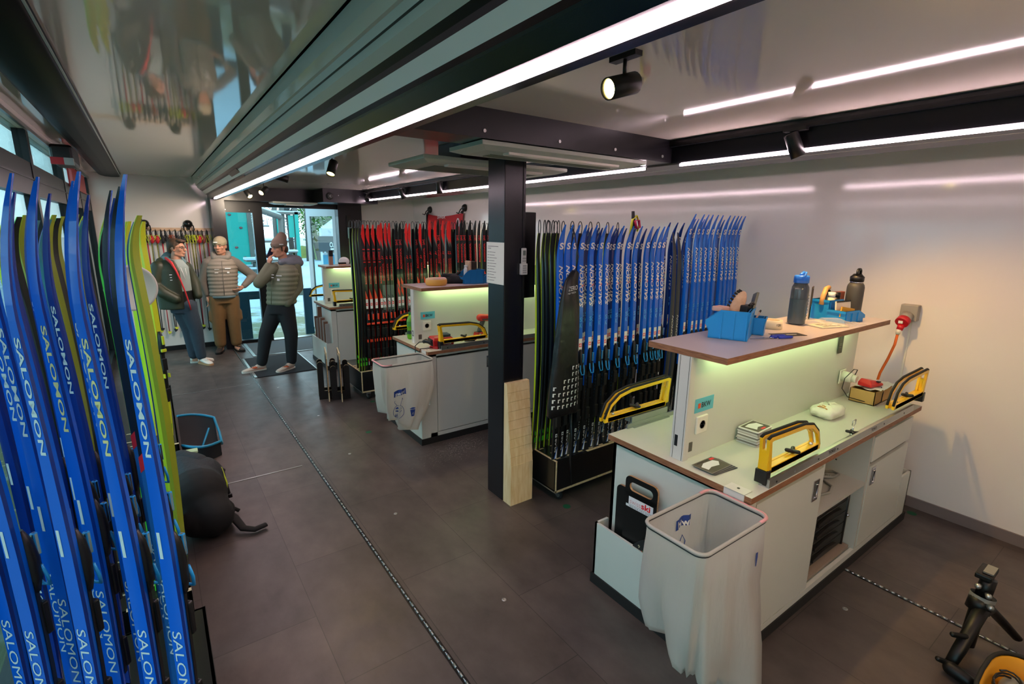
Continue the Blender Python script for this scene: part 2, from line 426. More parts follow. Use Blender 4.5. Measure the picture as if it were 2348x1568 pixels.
# right beam with LED strip and spot track
P = [(2.93, 2.50, M_dark), (2.93, 2.475, M_dark2), (2.915, 2.475, M_dark2), (2.915, 2.455, M_dark2), (2.945, 2.455, M_dark), (2.95, 2.352, M_dark), (2.965, 2.345, M_dark),
     (3.08, 2.345, M_dark), (3.18, 2.345, M_greyp), (3.20, 2.345, M_dark), (3.40, 2.345, M_dark), (3.42, 2.60, M_dark)]
strip(P, YB, 9.0, 'trim_4')
for y0, y1 in ((YB+.05, 2.22), (2.52, 8.3)):
    mb = MB(); mb.box(2.946, y0, 2.330, 2.960, y1, 2.3445, M_led2)
    o = mb.build('led_strip'); tag(o, 'pinkish white LED strip along the right beam, %s' % ('near part above workbench one' if y0 < 0 else 'far part beyond the column'), 'led strip')
# cross beam and far bulkhead
mb = MB(); mb.box(.93, 2.29, 2.355, 2.95, 2.52, 2.5, M_dark)
for x in (1.45, 1.95, 2.4, 2.85): mb.lathe([(.009, 0), (.009, .004)], M_screw, (x, 2.29, 2.39), (0, -1, 0), n=10)
struct('trim_5', mb)
mb = MB(); mb.box(2.28, 8.3, 2.29, 3.16, YE, 2.5, M_dark)
for x in (2.52, 2.86): mb.lathe([(.007, 0), (.007, .004)], M_screw, (x, 8.3, 2.40), (0, -1, 0), n=8)
mb.lathe([(.055, 0), (.055, .008), (.045, .012), (.02, .010)], M_black, (2.38, 8.3, 2.385), (0, -1, 0), n=18)
for a in (.78, 2.36):
    d = V((math.cos(a), 0, math.sin(a)))*.03; mb.tube([V((2.38, 8.286, 2.385))-d, V((2.38, 8.286, 2.385))+d], .004, M_alu, n=6)
struct('trim_6', mb)
# entrance wall frame
mb = MB()
mb.box(.80, 8.86, 0, .98, YE+.06, 2.62, M_dark)
mb.box(.98, YE-.05, 2.12, 1.40, YE+.06, 2.5, M_dark2)
mb.box(1.40, YE-.05, 0, 1.545, YE+.06, 2.5, M_dark2)
mb.box(1.545, YE-.05, 2.215, 2.85, YE+.06, 2.5, M_dark2)
mb.box(2.74, 9.12, 0, 3.16, YE+.06, 2.5, M_dark)
mb.box(.98, YE-.05, 0, 1.40, YE+.04, .05, M_dark2)
mb.box(.93, 8.9, 2.29, 2.3, 9.2, 2.5, M_dark)
for x, z in ((1.02, 2.16), (1.36, 2.16), (1.9, 2.25)): mb.lathe([(.007, 0), (.007, .004)], M_screw, (x, YE-.05, z), (0, -1, 0), n=8)
struct('trim_7', mb)
mb = MB(); mb.box(.98, YE+.0, .05, 1.40, YE+.012, 2.12, M_glass); struct('window_8', mb)
mb = MB(); mb.box(1.545, YE-.08, 0, 2.75, YE+.06, .014, M_alu); struct('trim_8', mb)
# open door leaf standing outward
# door leaf hinged on the right jamb and swung out
dv = V((2.42-2.77, 9.98-9.32, 0)); L = dv.length; dv.normalize()
M_leaf = mat('pale_blue_white_door_frame', (188, 204, 210), .35)
D = thing('door_1', 'open glazed door leaf with pale frame, swung outward at the right of the doorway', 'door', (2.77, 9.32, 0)); D['kind'] = 'structure'
rot = Matrix.Translation((2.77, 9.32, 0)) @ Matrix.Rotation(math.atan2(dv.y, dv.x), 4, 'Z')
mb = MB()
for a in ((0, -.02, .02, .09, .02, 2.25), (L-.09, -.02, .02, L, .02, 2.25), (.09, -.02, .02, L-.09, .02, .14), (.09, -.02, 2.10, L-.09, .02, 2.25)):
    mb.box(*a, M_leaf, M=rot)
mb.build('leaf_frame', D)
mb = MB(); mb.box(.09, -.004, .14, L-.09, .004, 2.10, M_glass, M=rot); mb.build('pane', D)
mb = MB(); mb.box(.075, -.024, .14, .092, .0, 2.10, M_black, M=rot); mb.box(L-.092, -.024, .14, L-.078, .0, 2.10, M_black, M=rot); mb.build('gasket', D)
# controls by the door
mb = MB(); mb.box(2.88, 9.10, 1.92, 2.95, 9.12, 2.12, M_black); mb.box(2.885, 9.096, 1.72, 2.945, 9.10, 1.91, mat('pale_notice', (150, 190, 196), .5))
o = mb.build('door_switch'); tag(o, 'small black door switch with a pale notice on the dark frame right of the doorway', 'switch')
# column
mb = MB(); mb.box(1.846, 2.68, 0, 2.015, 2.873, 2.5, M_dark, bev=.006)
mb.box(1.99, 2.676, .0, 1.992, 2.6795, 2.5, M_black)
o = mb.build('steel_column'); tag(o, 'square dark steel column standing in the middle of the room', 'column')
M_paper = mat('paper', (216, 218, 206), .7, var=.02)
M_ink = mat('ink', (40, 42, 44), .7)
mb = MB(); mb.box(1.8435, 2.68, 1.548, 1.8455, 2.885, 1.82, M_paper)
y = 2.872
mb.box(1.8427, 2.745, 1.7915, 1.8434, 2.868, 1.7945, M_ink); mb.box(1.8427, 2.83, 1.778, 1.8434, 2.868, 1.781, M_ink)
for k in range(11):
    z = 1.755-k*.0185
    mb.box(1.8427, 2.862, z-.003, 1.8434, 2.868, z+.003, M_ink)
    mb.box(1.8427, 2.855-.06-.05*random.random(), z-.0012, 1.8434, 2.853, z+.0012, M_ink)
o = mb.build('notice_sheet'); tag(o, 'printed checklist sheet taped to the left face of the steel column', 'notice')
# remote in holder
M_rem = mat('remote_white', (205, 202, 196), .45); M_lcd = mat('lcd_grey', (108, 116, 104), .3); M_btn = mat('button_grey', (150, 148, 146), .5)
R_ = thing('remote_control', 'white air conditioner remote in its holder on the steel column', 'remote', (1.99, 2.68, 1.61))
mb = MB(); mb.box(1.974, 2.660, 1.628, 2.012, 2.672, 1.785, M_rem, bev=.004); mb.build('body', R_)
mb = MB(); mb.box(1.982, 2.6585, 1.738, 2.004, 2.660, 1.770, M_lcd); mb.build('display', R_)
mb = MB(); mb.box(1.968, 2.655, 1.612, 2.018, 2.679, 1.685, M_rem, bev=.003); mb.build('holder', R_)
mb = MB()
for i in range(3):
    for j in range(4): mb.box(1.979+i*.0105, 2.653, 1.622+j*.0145, 1.986+i*.0105, 2.6552, 1.631+j*.0145, M_btn)
for i in range(3): mb.box(1.979+i*.0105, 2.6585, 1.697, 1.986+i*.0105, 2.660, 1.706, M_btn); mb.box(1.979+i*.0105, 2.6585, 1.714, 1.986+i*.0105, 2.660, 1.723, M_btn)
mb.build('buttons', R_)
# black panel behind the column
mb = MB(); mb.box(2.02, 2.82, 1.43, 2.21, 2.87, 2.02, M_dark2, bev=.004); mb.box(2.205, 2.80, 1.52, 2.211, 2.82, 1.66, M_rem)
o = mb.build('control_cabinet'); tag(o, 'flat black control cabinet fixed to the right rear side of the steel column', 'cabinet')
# ramp of pine at the foot of the column
B = thing('step_block', 'pale pine timber block with sloping grooved face leaning on the foot of the column', 'wooden block', (1.93, 2.63, 0))
mb = MB()
prof = [(2.584, 0), (2.584, .30)]
n = 9
for k in range(n):
    z = .30+(.885-.30)*k/n; z2 = .30+(.885-.30)*(k+1)/n
    y1 = 2.584+.06*(k+.2)/n; prof += [(y1+.001-.004*(k > 0), z+.0005), (2.584+.06*(k+1)/n+.001, z2-.003), (2.584+.06*(k+1)/n+.006, z2-.001)]
prof += [(2.676, .885), (2.676, 0)]
mb.prism([(1.852, y, z) for y, z in prof], (.19, 0, 0), M_pine)
for z, x in ((.78, 1.90), (.70, 1.92), (.68, 2.0), (.26, 1.93), (.12, 2.01), (.03, 1.9)):
    pass
mb.build('timber', B)
# air conditioners
M_ac = mat('air_conditioner_white', (196, 200, 190), .4); M_acd = mat('air_conditioner_vent', (120, 126, 116), .5)
def aircon(x0, y0, x1, y1, z0, z1, label, zc=2.5):
    A = thing('air_conditioner', label, 'air conditioner', ((x0+x1)/2, (y0+y1)/2, z0), 'ceiling air conditioners')
    b = .06
    mb = MB(); mb.loft([[(x0+b, y0+b, z0), (x1-b, y0+b, z0), (x1-b, y1-b, z0), (x0+b, y1-b, z0)], [(x0, y0, z0+.018), (x1, y0, z0+.018), (x1, y1, z0+.018), (x0, y1, z0+.018)],
                        [(x0, y0, z1), (x1, y0, z1), (x1, y1, z1), (x0, y1, z1)]], M_ac, sm=False); mb.box(x0+.35, y0+.14, z1, x1-.35, y1-.10, zc, M_dark); mb.build('panel', A, bevel=.006)
    mb = MB(); mb.box(x0+.2, y0+.05, z0-.012, x1-.2, y0+.11, z0+.006, M_lightp, bev=.005); mb.build('flap', A)
    mb = MB()
    ny = max(4, int((y1-y0-.26)/.018))
    for k in range(ny): yy = y0+.17+k*(y1-y0-.26)/ny; mb.box(x0+.16, yy, z0-.004, x1-.16, yy+.007, z0+.002, M_acd)
    mb.build('grille', A)
    return A
aircon(1.45, 2.31, 2.72, 2.665, 2.312, 2.352, 'slim white ceiling air conditioner just in front of the steel column', 2.355)
aircon(1.46, 3.02, 2.66, 3.60, 2.318, 2.36, 'white ceiling air conditioner just behind the steel column')
aircon(1.60, 8.56, 2.26, 8.88, 2.245, 2.285, 'white air conditioner above the entrance doorway', 2.29)
# entrance mats
mb = MB(); mb.box(.925, 6.92, .0005, 1.66, 8.05, .010, M_mat); mb.box(.895, 6.93, .0005, .925, 8.05, .009, M_alu); mb.box(1.66, 6.93, .0005, 1.675, 8.05, .009, M_alu)
o = mb.build('door_mat'); tag(o, 'black doormat under the man on the phone', 'door mat')
mb = MB(); mb.box(1.10, 8.18, .0005, 2.5, 9.12, .008, M_matg); mb.box(1.06, 8.16, .0005, 1.10, 9.15, .009, M_alu); mb.box(1.06, 8.13, .0005, 2.5, 8.16, .009, M_alu)
o = mb.build('door_mat'); tag(o, 'grey doormat right inside the doorway sill', 'door mat')
# spotlights
def spot_proto():
    Rt = thing('track_spotlight', '', 'spotlight', (0, 0, 0), 'ceiling spotlights')
    return Rt
def spotlight(loc, aim, label, on=True, stem=.10, plate=True):
    Rt = thing('track_spotlight', label, 'spotlight', loc, 'ceiling spotlights'); p = V(loc)
    d = V(aim).normalized(); c = p+V((0, 0, -stem))
    mb = MB(); mb.cyl(p, c, .007, M_black, n=8)
    if plate: mb.box(p.x-.018, p.y-.06, p.z-.018, p.x+.018, p.y+.06, p.z-.0005, M_black)
    mb.build('stem', Rt)
    a, b = c-d*.055+V((0, 0, -.03)), c+d*.075+V((0, 0, -.03))
    mb = MB(); mb.lathe([(.001, 0), (.034, 0), (.037, .004), (.037, (b-a).length), (.033, (b-a).length), (.031, (b-a).length-.012)], M_black, a, d, n=20, cap=False); mb.build('housing', Rt)
    mb = MB(); mb.lathe([(.031, 0), (.024, .004), (.022, -.002), (.0005, -.003)], M_lamp if on else M_black, b-d*.012, d, n=20, cap=False); mb.build('lamp', Rt)
    return Rt, b, d
spotlight((1.42, 1.33, 2.5), (-1.1, .10, -.34), 'lit black spotlight hanging nearest the camera', True, .07)
spotlight((1.33, 4.50, 2.5), (-.35, -.35, -.8), 'black spotlight fourth from the doorway, pointing down to the aisle', True, .07)
spotlight((1.30, 7.45, 2.5), (-.6, -.5, -.5), 'lit black spotlight between the doorway and the camera above the man on the phone', True, .10)
spotlight((1.20, 8.10, 2.5), (.25, -.6, -.6), 'small black spotlight nearest the doorway', True, .11)
spotlight((2.905, 1.46, 2.455), (.25, -.30, -.9), 'black spotlight on the right beam above workbench one', True, .05)
spotlight((2.905, 6.7, 2.455), (.3, -.1, -.9), 'black spotlight on the right beam above the red skis', True, .05)
spotlight((2.905, 8.05, 2.455), (-.4, -.6, -.5), 'black spotlight at the far end of the right beam', False, .05)
spotlight((2.905, 5.6, 2.455), (.1, .1, -1), 'short black spotlight between two others on the right beam', False, .03)
spotlight((1.2, 5.9, 2.5), (.7, -.1, -.2), 'small dark spotlight seen above the doorway next to the aisle beam', False, .06)
spotlight((1.42, -.8, 2.5), (.5, .75, -.7), 'black spotlight behind the camera, aimed at workbench one', True, .07)
# sensor over the left windows + red banner
K = thing('door_sensor', 'black automatic door sensor box above the left windows', 'sensor', (-.5, 5.9, 2.42))
mb = MB(); mb.box(-.59, 5.75, 2.40, -.44, 6.25, 2.55, M_black, bev=.02); mb.build('housing', K)
mb = MB(); mb.box(-.585, 5.70, 2.385, -.50, 5.76, 2.44, M_redsign); mb.box(-.5, 5.70, 2.385, -.44, 5.76, 2.44, M_alu); mb.build('sensor_eye', K)
mb = MB(); mb.box(XL+.002, 6.9, 2.28, XL+.012, 8.6, 2.5, M_redsign); mb.box(XL+.012, 6.95, 2.30, XL+.013, 7.2, 2.46, mat('pink_print', (224, 140, 150), .5))
o = mb.build('red_banner'); tag(o, 'red banner strip above the left windows near the far end', 'banner')
# ------------------------------------------------------------------ skis
M_blue = mat('racing_blue', (6, 98, 214), .22, coat=.5, var=.04, vscale=3)
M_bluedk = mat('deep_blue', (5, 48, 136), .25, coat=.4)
M_cyan = mat('light_blue_plastic', (40, 160, 230), .3)
M_steelblue = mat('steel_blue_base', (30, 100, 168), .35)
M_skiblk = mat('ski_black', (14, 15, 17), .28, coat=.3)
M_base2 = mat('grey_ski_base', (58, 60, 62), .5)
M_skiwht = mat('ski_white', (226, 228, 226), .35)
M_red = mat('ski_red', (236, 34, 34), .3, coat=.3)
M_orange = mat('ski_orange_red', (240, 70, 40), .3, coat=.3)
M_grn = mat('grey_green', (92, 108, 100), .3, coat=.3)
M_lime = mat('lime_yellow', (196, 224, 30), .3, coat=.3)
M_limeg = mat('lime_green', (60, 200, 40), .3, coat=.3)
M_yel = mat('fluo_yellow', (214, 222, 48), .3, coat=.3)
M_olive = mat('olive_yellow', (150, 168, 40), .35, coat=.3)
M_teal = mat('teal_stripe', (60, 140, 150), .3, coat=.3)

class SkiShape:
    def __init__(s, H, tip=.24, curl=.06, camber=.012, wtip=.008, w=.0215, taper=1., thick=1.):
        s.taper = taper; s.thick = thick; s.H = H; s.tip = tip; s.curl = curl; s.camber = camber; s.wtip = wtip; s.w = w
        a = [0, .02, .08, .2]; z = .35
        while z < H-tip-.05: a.append(z); z += .15
        k = 9
        a += [H-tip+tip*i/k for i in range(k+1)]
        s.zs = a
    def raw(s, z):
        H = s.H; t = .010+.018*math.sin(PI*min(1, max(0, z/(H-.05))))**.8
        yb = -s.camber*math.sin(PI*min(1, z/(H-s.tip)))
        if z > H-s.tip:
            q = (z-(H-s.tip))/s.tip; yb -= s.curl*q*q; t0 = .010+.018*math.sin(PI*(H-s.tip)/(H-.05))**.8; t = t0+(.006-t0)*min(1, q*1.3)
        w = s.w*(1-(1-s.taper)*min(1, max(0, (z-.75)/(H-1.0))))
        d = H-z; w0 = w
        if d < .13: q = 1-d/.13; w = w0+(min(s.wtip, w0)-w0)*q**1.7
        if z < .03: w *= .9
        return w, yb, t*s.thick
    def at(s, z):
        zs = s.zs
        if z <= zs[0]: return s.raw(zs[0])
        for i in range(len(zs)-1):
            if z <= zs[i+1]:
                q = (z-zs[i])/(zs[i+1]-zs[i]); A = s.raw(zs[i]); B = s.raw(zs[i+1])
                return tuple(a+(b-a)*q for a, b in zip(A, B))
        return s.raw(zs[-1])
    def top(s, x, z, e=.0007): w, yb, t = s.at(z); return V((x, yb-t-e, z))
    def bot(s, x, z, e=.0007): w, yb, t = s.at(z); return V((x, yb+e, z))

def ski_body(mb, sh, topm, sidem, basem):
    rings = []
    for z in sh.zs:
        w, yb, t = sh.at(z)
        rings.append([mb.v(p) for p in ((-w, yb, z), (w, yb, z), (w, yb-t*.45, z), (w*.8, yb-t, z), (-w*.8, yb-t, z), (-w, yb-t*.45, z))])
    for i in range(len(rings)-1):
        A, B = rings[i], rings[i+1]; zm = (sh.zs[i]+sh.zs[i+1])/2
        tm = topm(zm) if callable(topm) else topm; bmn = basem(zm) if callable(basem) else basem; sm = sidem(zm) if callable(sidem) else sidem
        for k, m in ((0, bmn), (1, sm), (2, tm), (3, tm), (4, tm), (5, sm)):
            mb.face([A[k], A[(k+1) % 6], B[(k+1) % 6], B[k]], m)
    mb.face(rings[0][::-1], basem(0) if callable(basem) else basem); mb.face(rings[-1], topm(sh.H) if callable(topm) else topm)

def patch(mb, fn, z0, z1, x0, x1, m, e=.0008, sl=0.):
    """surface patch between z0 and z1 (slanted by sl over its width), following the surface"""
    n = max(1, int(abs(z1-z0)/.04)); A = []
    for i in range(n+1):
        z = z0+(z1-z0)*i/n
        A.append((mb.v(fn(x0, z+sl/2, e)), mb.v(fn(x1, z-sl/2, e))))
    for i in range(n): mb.face([A[i][0], A[i][1], A[i+1][1], A[i+1][0]], m)

def text_up(mb, fn, s, z0, z1, h, m, xc=0., **k):
    # reads from tail to tip, letter tops to the left
    mb.text(s, (0, 0, 0), (0, 0, 1), (1, 0, 0), z1-z0, h, m, fn=lambda a, b: fn(xc+h/2-b, z0+a, .0010), **k)
def text_down(mb, fn, s, z0, z1, h, m, xc=0., sgn=1, **k):
    # reads from tip to tail
    mb.text(s, (0, 0, 0), (0, 0, 1), (1, 0, 0), z1-z0, h, m, fn=lambda a, b: fn(xc+sgn*(b-h/2), z1-a, .0010), **k)
def text_flat(mb, fn, s, z0, z1, w, m, **k):
    mb.text(s, (0, 0, 0), (0, 0, 1), (1, 0, 0), w, z1-z0, m, fn=lambda a, b: fn(a-w/2, z0+b, .0010), **k)
def flag_sticker(mb, sh, z, dx=0., hs=.085):
    patch(mb, sh.top, z, z+hs, -.0145+dx, .0145+dx, M_skiwht)
    patch(mb, sh.top, z+hs*.32, z+hs*.60, -.011+dx, .011+dx, M_red, .0012)
    c = z+hs*.46; patch(mb, sh.top, c-.0085, c+.0085, -.0028+dx, .0028+dx, M_skiwht, .0016); patch(mb, sh.top, c-.0028, c+.0028, -.008+dx, .008+dx, M_skiwht, .0016)

def binding(parent, sh, zt, accent, body=None, levers=True, big=False):
    body = body or M_black
    mb = MB(); z0 = max(.10, zt-.46)
    y0 = sh.top(0, zt)[1]
    # mounting plate and heel rail
    prs = []
    for z in (z0, z0+.02, zt-.30, zt-.06): w, yb, t = sh.at(z); prs.append([(-.016, yb-t, z), (.016, yb-t, z), (.013, yb-t-.011, z), (-.013, yb-t-.011, z)])
    mb.loft(prs, body, sm=False)
    w, yb, t = sh.at(zt); yt = yb-t
    # toe piece: domed housing
    mb.loft([[(x*a, yt+yy*b-.001, zt+dz) for x, yy in ((-.02, 0), (.02, 0), (.017, -.022), (.007, -.032), (-.007, -.032), (-.017, -.022))] for dz, a, b in ((-.09, .95, .55), (-.06, 1.0, .9), (-.01, 1., 1.), (.04, .8, .8), (.075, .45, .35))], body)
    # rails and heel pads
    for zz in (zt-.17, zt-.40): w, yb, t = sh.at(zz); mb.box(-.017, yb-t-.024, zz-.045, .017, yb-t-.008, zz+.045, body, bev=.004)
    b = mb.build('binding', parent)
    mb = MB(); w, yb, t = sh.at(zt-.06); yy = yb-t
    if levers:
        mb.tube([(-.014, yy-.026, zt-.03), (-.017, yy-.032, zt-.065), (-.010, yy-.040, zt-.095), (.010, yy-.040, zt-.095), (.017, yy-.032, zt-.065), (.014, yy-.026, zt-.03)], .0042, accent, n=6)
        mb.box(-.005, yy-.042, zt-.01, .008, yy-.030, zt+.05, M_chrome if accent is M_cyan else accent, bev=.003)
    else:
        mb.box(-.018, yy-.034, zt-.075, .018, yy-.018, zt-.052, accent, bev=.004)
        mb.box(-.008, yy-.040, zt-.02, .008, yy-.028, zt+.045, accent, bev=.003)
        for s in (-1, 1): mb.box(s*.017-.004, yy-.03, zt-.27, s*.017+.004, yy-.012, zt-.24, accent)
    mb.build('lever', b)
    return b

def proto_blue(H, dark=False, code='S/LAB'):
    """royal blue racing ski, top sheet toward -Y"""
    Rt = thing('cross_country_ski', '', 'ski'); sh = SkiShape(H, curl=.055, wtip=.0035)
    mb = MB(); zb = .60
    ski_body(mb, sh, lambda z: M_skiblk if z < zb+.02 else (M_bluedk if dark else M_blue), lambda z: M_skiblk if z < .55 else (M_bluedk if dark else M_blue), M_base2)
    d = H-1.60
    # S logo, wordmark, small marks
    text_flat(mb, sh.top, 'S', H-.155, H-.112, .030, M_skiwht, bold=.035)
    text_up(mb, sh.top, 'SALOMON', 1.062+d, 1.345+d, .031, M_skiwht, shear=.28, bold=.025)
    patch(mb, sh.top, 1.20+d, 1.212+d, .006, .012, M_orange, .0013)
    text_flat(mb, sh.top, 'K', .925, .955, .02, M_cyan, bold=.02); text_flat(mb, sh.top, 'S', .965, .995, .02, M_cyan, bold=.02)
    flag_sticker(mb, sh, .765)
    # rear part: pale blue wordmark, tail code and white wedge
    text_down(mb, sh.top, 'SALOMON', .40, .62, .022, M_cyan, xc=-.006, shear=.28)
    text_up(mb, sh.top, code, .055, .16, .012, M_skiwht)
    patch(mb, sh.top, .17, .195, -.008, .008, M_skiwht); patch(mb, sh.top, .177, .188, -.004, .004, M_skiblk, .0014)
    mb.face([mb.v(sh.top(.000, .004)), mb.v(sh.top(.0165, .004)), mb.v(sh.top(.0165, .085))], M_skiwht)
    mb.face([mb.v(sh.top(-.006, .004, .0011)), mb.v(sh.top(.000, .004, .0011)), mb.v(sh.top(.0165, .085, .0011)), mb.v(sh.top(.0165, .07+.028, .0011))], M_blue)
    mb.build('ski_body', Rt)
    binding(Rt, sh, .70, M_cyan)
    return Rt

def proto_graybase(H):
    Rt = thing('cross_country_ski', '', 'ski'); sh = SkiShape(H, curl=-.03, wtip=.004)
    mb = MB(); ski_body(mb, sh, M_base2, M_bluedk, M_blue)
    text_up(mb, sh.top, 'SALOMON', .66, .92, .022, M_skiwht, shear=.28)
    mb.build('ski_body', Rt); return Rt

def proto_fischer(H, basem=None, sidem=None, topside=False, text=None, bind=False):
    """black racing ski with a holed tip; its base is toward -Y unless topside"""
    Rt = thing('cross_country_ski', '', 'ski'); Hb = H-.085 if not topside else H-.03
    sh = SkiShape(Hb, tip=.2, curl=.012 if not topside else .05, wtip=.017 if not topside else .012, w=.022)
    basem = basem or M_skiblk; sidem = sidem or M_lime
    mb = MB()
    ski_body(mb, sh, basem, sidem, M_skiblk)
    # holed tip: a rim around an oval opening
    w, yb, t = sh.at(Hb); c = V((0, yb-t/2, Hb+.036))
    if not topside: mb.tube([c+V((math.cos(2*PI*k/16)*.0165, -.006*math.sin(2*PI*k/16) if topside else 0, math.sin(2*PI*k/16)*.048)) for k in range(16)], .0032, basem if topside else M_skiblk, n=6, closed=True)
    if text: text_down(mb, sh.top, text, .55, .80, .016, M_skiblk, bold=.02)
    patch(mb, sh.top, .06, .10, -.012, .012, M_limeg); patch(mb, sh.top, .12, .15, -.014, .006, M_limeg, sl=.02)
    mb.build('ski_body', Rt)
    if bind: binding(Rt, sh, .74, M_yel, levers=False)
    return Rt

def proto_redtip(H, rk=False):
    Rt = thing('cross_country_ski', '', 'ski'); sh = SkiShape(H, curl=.03, wtip=.008)
    mb = MB(); midm = M_skiblk if rk else M_grn
    ski_body(mb, sh, lambda z: M_red if z > H-.10 else (midm if .72 < z < H-.62 else M_skiblk), lambda z: M_red if z < H-.35 else M_skiblk, M_skiblk)
    w = .0172
    # diagonal lower edge of the red tip
    zt = H-.23 if rk else H-.27
    patch(mb, sh.top, zt+.10, H-.09, -w, w, M_red)
    mb.face([mb.v(sh.top(-w, zt+.10)), mb.v(sh.top(w, zt)), mb.v(sh.top(w, zt+.10))], M_red)
    if not rk: mb.face([mb.v(sh.top(-w, zt+.10)), mb.v(sh.top(-w, zt+.06)), mb.v(sh.top(w, zt-.04)), mb.v(sh.top(w, zt))], M_grn)
    if rk:
        for a, b in ((H-.265, H-.255), (H-.40, H-.39)): patch(mb, sh.top, a, b, -.013, .013, M_red)
        text_flat(mb, sh.top, 'RK', H-.375, H-.285, .026, M_red, shear=.2)
        text_up(mb, sh.top, 'ROSSIGNOL', H-.63, H-.44, .015, M_red, bold=.02, xc=.005)
        mb.face([mb.v(sh.top(-w, .80)), mb.v(sh.top(w, .80)), mb.v(sh.top(-w, .92))], M_orange)
        patch(mb, sh.top, .10, .24, -.004, .005, M_red); patch(mb, sh.top, .06, .10, -.004, .005, M_skiwht)
    else:
        for a in (.0, .02): patch(mb, sh.top, H-.385+a, H-.375+a, -.011+a*.2, .011-a*.2, M_red, sl=.012)
        text_up(mb, sh.top, 'ROSSIGNOL', H-.62, H-.43, .016, M_red, bold=.02, xc=.003)
        for a in (0, .11): # angular outlines on the grey part
            patch(mb, sh.top, H-.80-a, H-.79-a, -.012, .010, M_skiblk, sl=.03); patch(mb, sh.top, H-.86-a, H-.85-a, -.012, .010, M_skiblk, sl=.03)
            patch(mb, sh.top, H-.85-a, H-.80-a, -.012, -.009, M_skiblk)
    flag_sticker(mb, sh, .70, hs=.105)
    mb.build('ski_body', Rt); binding(Rt, sh, .60, M_orange, levers=False)
    return Rt

def proto_blacktip(H):
    Rt = thing('cross_country_ski', '', 'ski'); sh = SkiShape(H, curl=.03, wtip=.006)
    mb = MB(); ski_body(mb, sh, lambda z: M_grn if .72 < z < H-.72 else M_skiblk, lambda z: M_red if z < .9 else M_skiblk, M_skiblk)
    w = .0172
    patch(mb, sh.top, H-.185, H-.18, -w, w, M_red); patch(mb, sh.top, H-.235, H-.23, -w, w, M_red)
    for a in (0, .018): patch(mb, sh.top, H-.222+a, H-.212+a, -.011+a*.2, .011-a*.2, M_red, .0012, sl=.012)
    text_up(mb, sh.top, 'ROSSIGNOL', H-.50, H-.27, .022, M_red, bold=.025)
    for a in (.69, .785): patch(mb, sh.top, H-a, H-a+.07, -.014, .012, M_orange, sl=.06)
    flag_sticker(mb, sh, .70, hs=.105)
    mb.build('ski_body', Rt); binding(Rt, sh, .60, M_orange, levers=False)
    return Rt

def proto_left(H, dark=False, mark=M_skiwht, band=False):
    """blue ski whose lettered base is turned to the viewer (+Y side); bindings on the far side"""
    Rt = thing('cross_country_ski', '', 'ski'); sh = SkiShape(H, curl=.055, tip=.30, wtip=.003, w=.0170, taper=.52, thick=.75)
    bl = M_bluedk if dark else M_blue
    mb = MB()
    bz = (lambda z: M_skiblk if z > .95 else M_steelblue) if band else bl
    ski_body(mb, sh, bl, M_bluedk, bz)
    if band: patch(mb, sh.bot, .93, .975, -.0158, .0158, M_red, sl=.03)
    # letters read from the tip downward on the base
    if not band:
        text_down(mb, sh.bot, 'SALOMON', 1.06, 1.33, .0135, mark, sgn=-1, bold=.02, xc=-.002)
    text_down(mb, sh.bot, 'SALOMON', .34, .60, .023, M_skiwht, sgn=-1)
    patch(mb, sh.bot, .80, .87, .004, .012, M_skiwht) if not band else None
    mb.build('ski_body', Rt); binding(Rt, sh, .78, M_cyan)
    return Rt

ORD = ['first', 'second', 'third', 'fourth', 'fifth', 'sixth', 'seventh', 'eighth', 'ninth', 'tenth', 'eleventh', 'twelfth', 'thirteenth', 'fourteenth', 'fifteenth', 'sixteenth', 'seventeenth', 'eighteenth', 'nineteenth', 'twentieth',
       'twenty-first', 'twenty-second', 'twenty-third', 'twenty-fourth', 'twenty-fifth', 'twenty-sixth', 'twenty-seventh', 'twenty-eighth', 'twenty-ninth', 'thirtieth', 'thirty-first', 'thirty-second', 'thirty-third', 'thirty-fourth', 'thirty-fifth', 'thirty-sixth']
used = set()
def place(proto, spots, label, group, zr):
    for i, s in enumerate(spots):
        x, y = s[0], s[1]; rz = s[2] if len(s) > 2 else random.uniform(-.08, .08); tilt = s[3] if len(s) > 3 else random.uniform(-.006, .006)
        z = s[4] if len(s) > 4 else zr
        lab = label % ORD[i] if '%s' in label else label
        if proto.name not in used:
            used.add(proto.name); proto.location = (x, y, z); proto.rotation_euler = (0, tilt, rz); tag(proto, lab, 'ski', group)
        else: dup(proto, (x, y, z), (0, tilt, rz), lab, group)

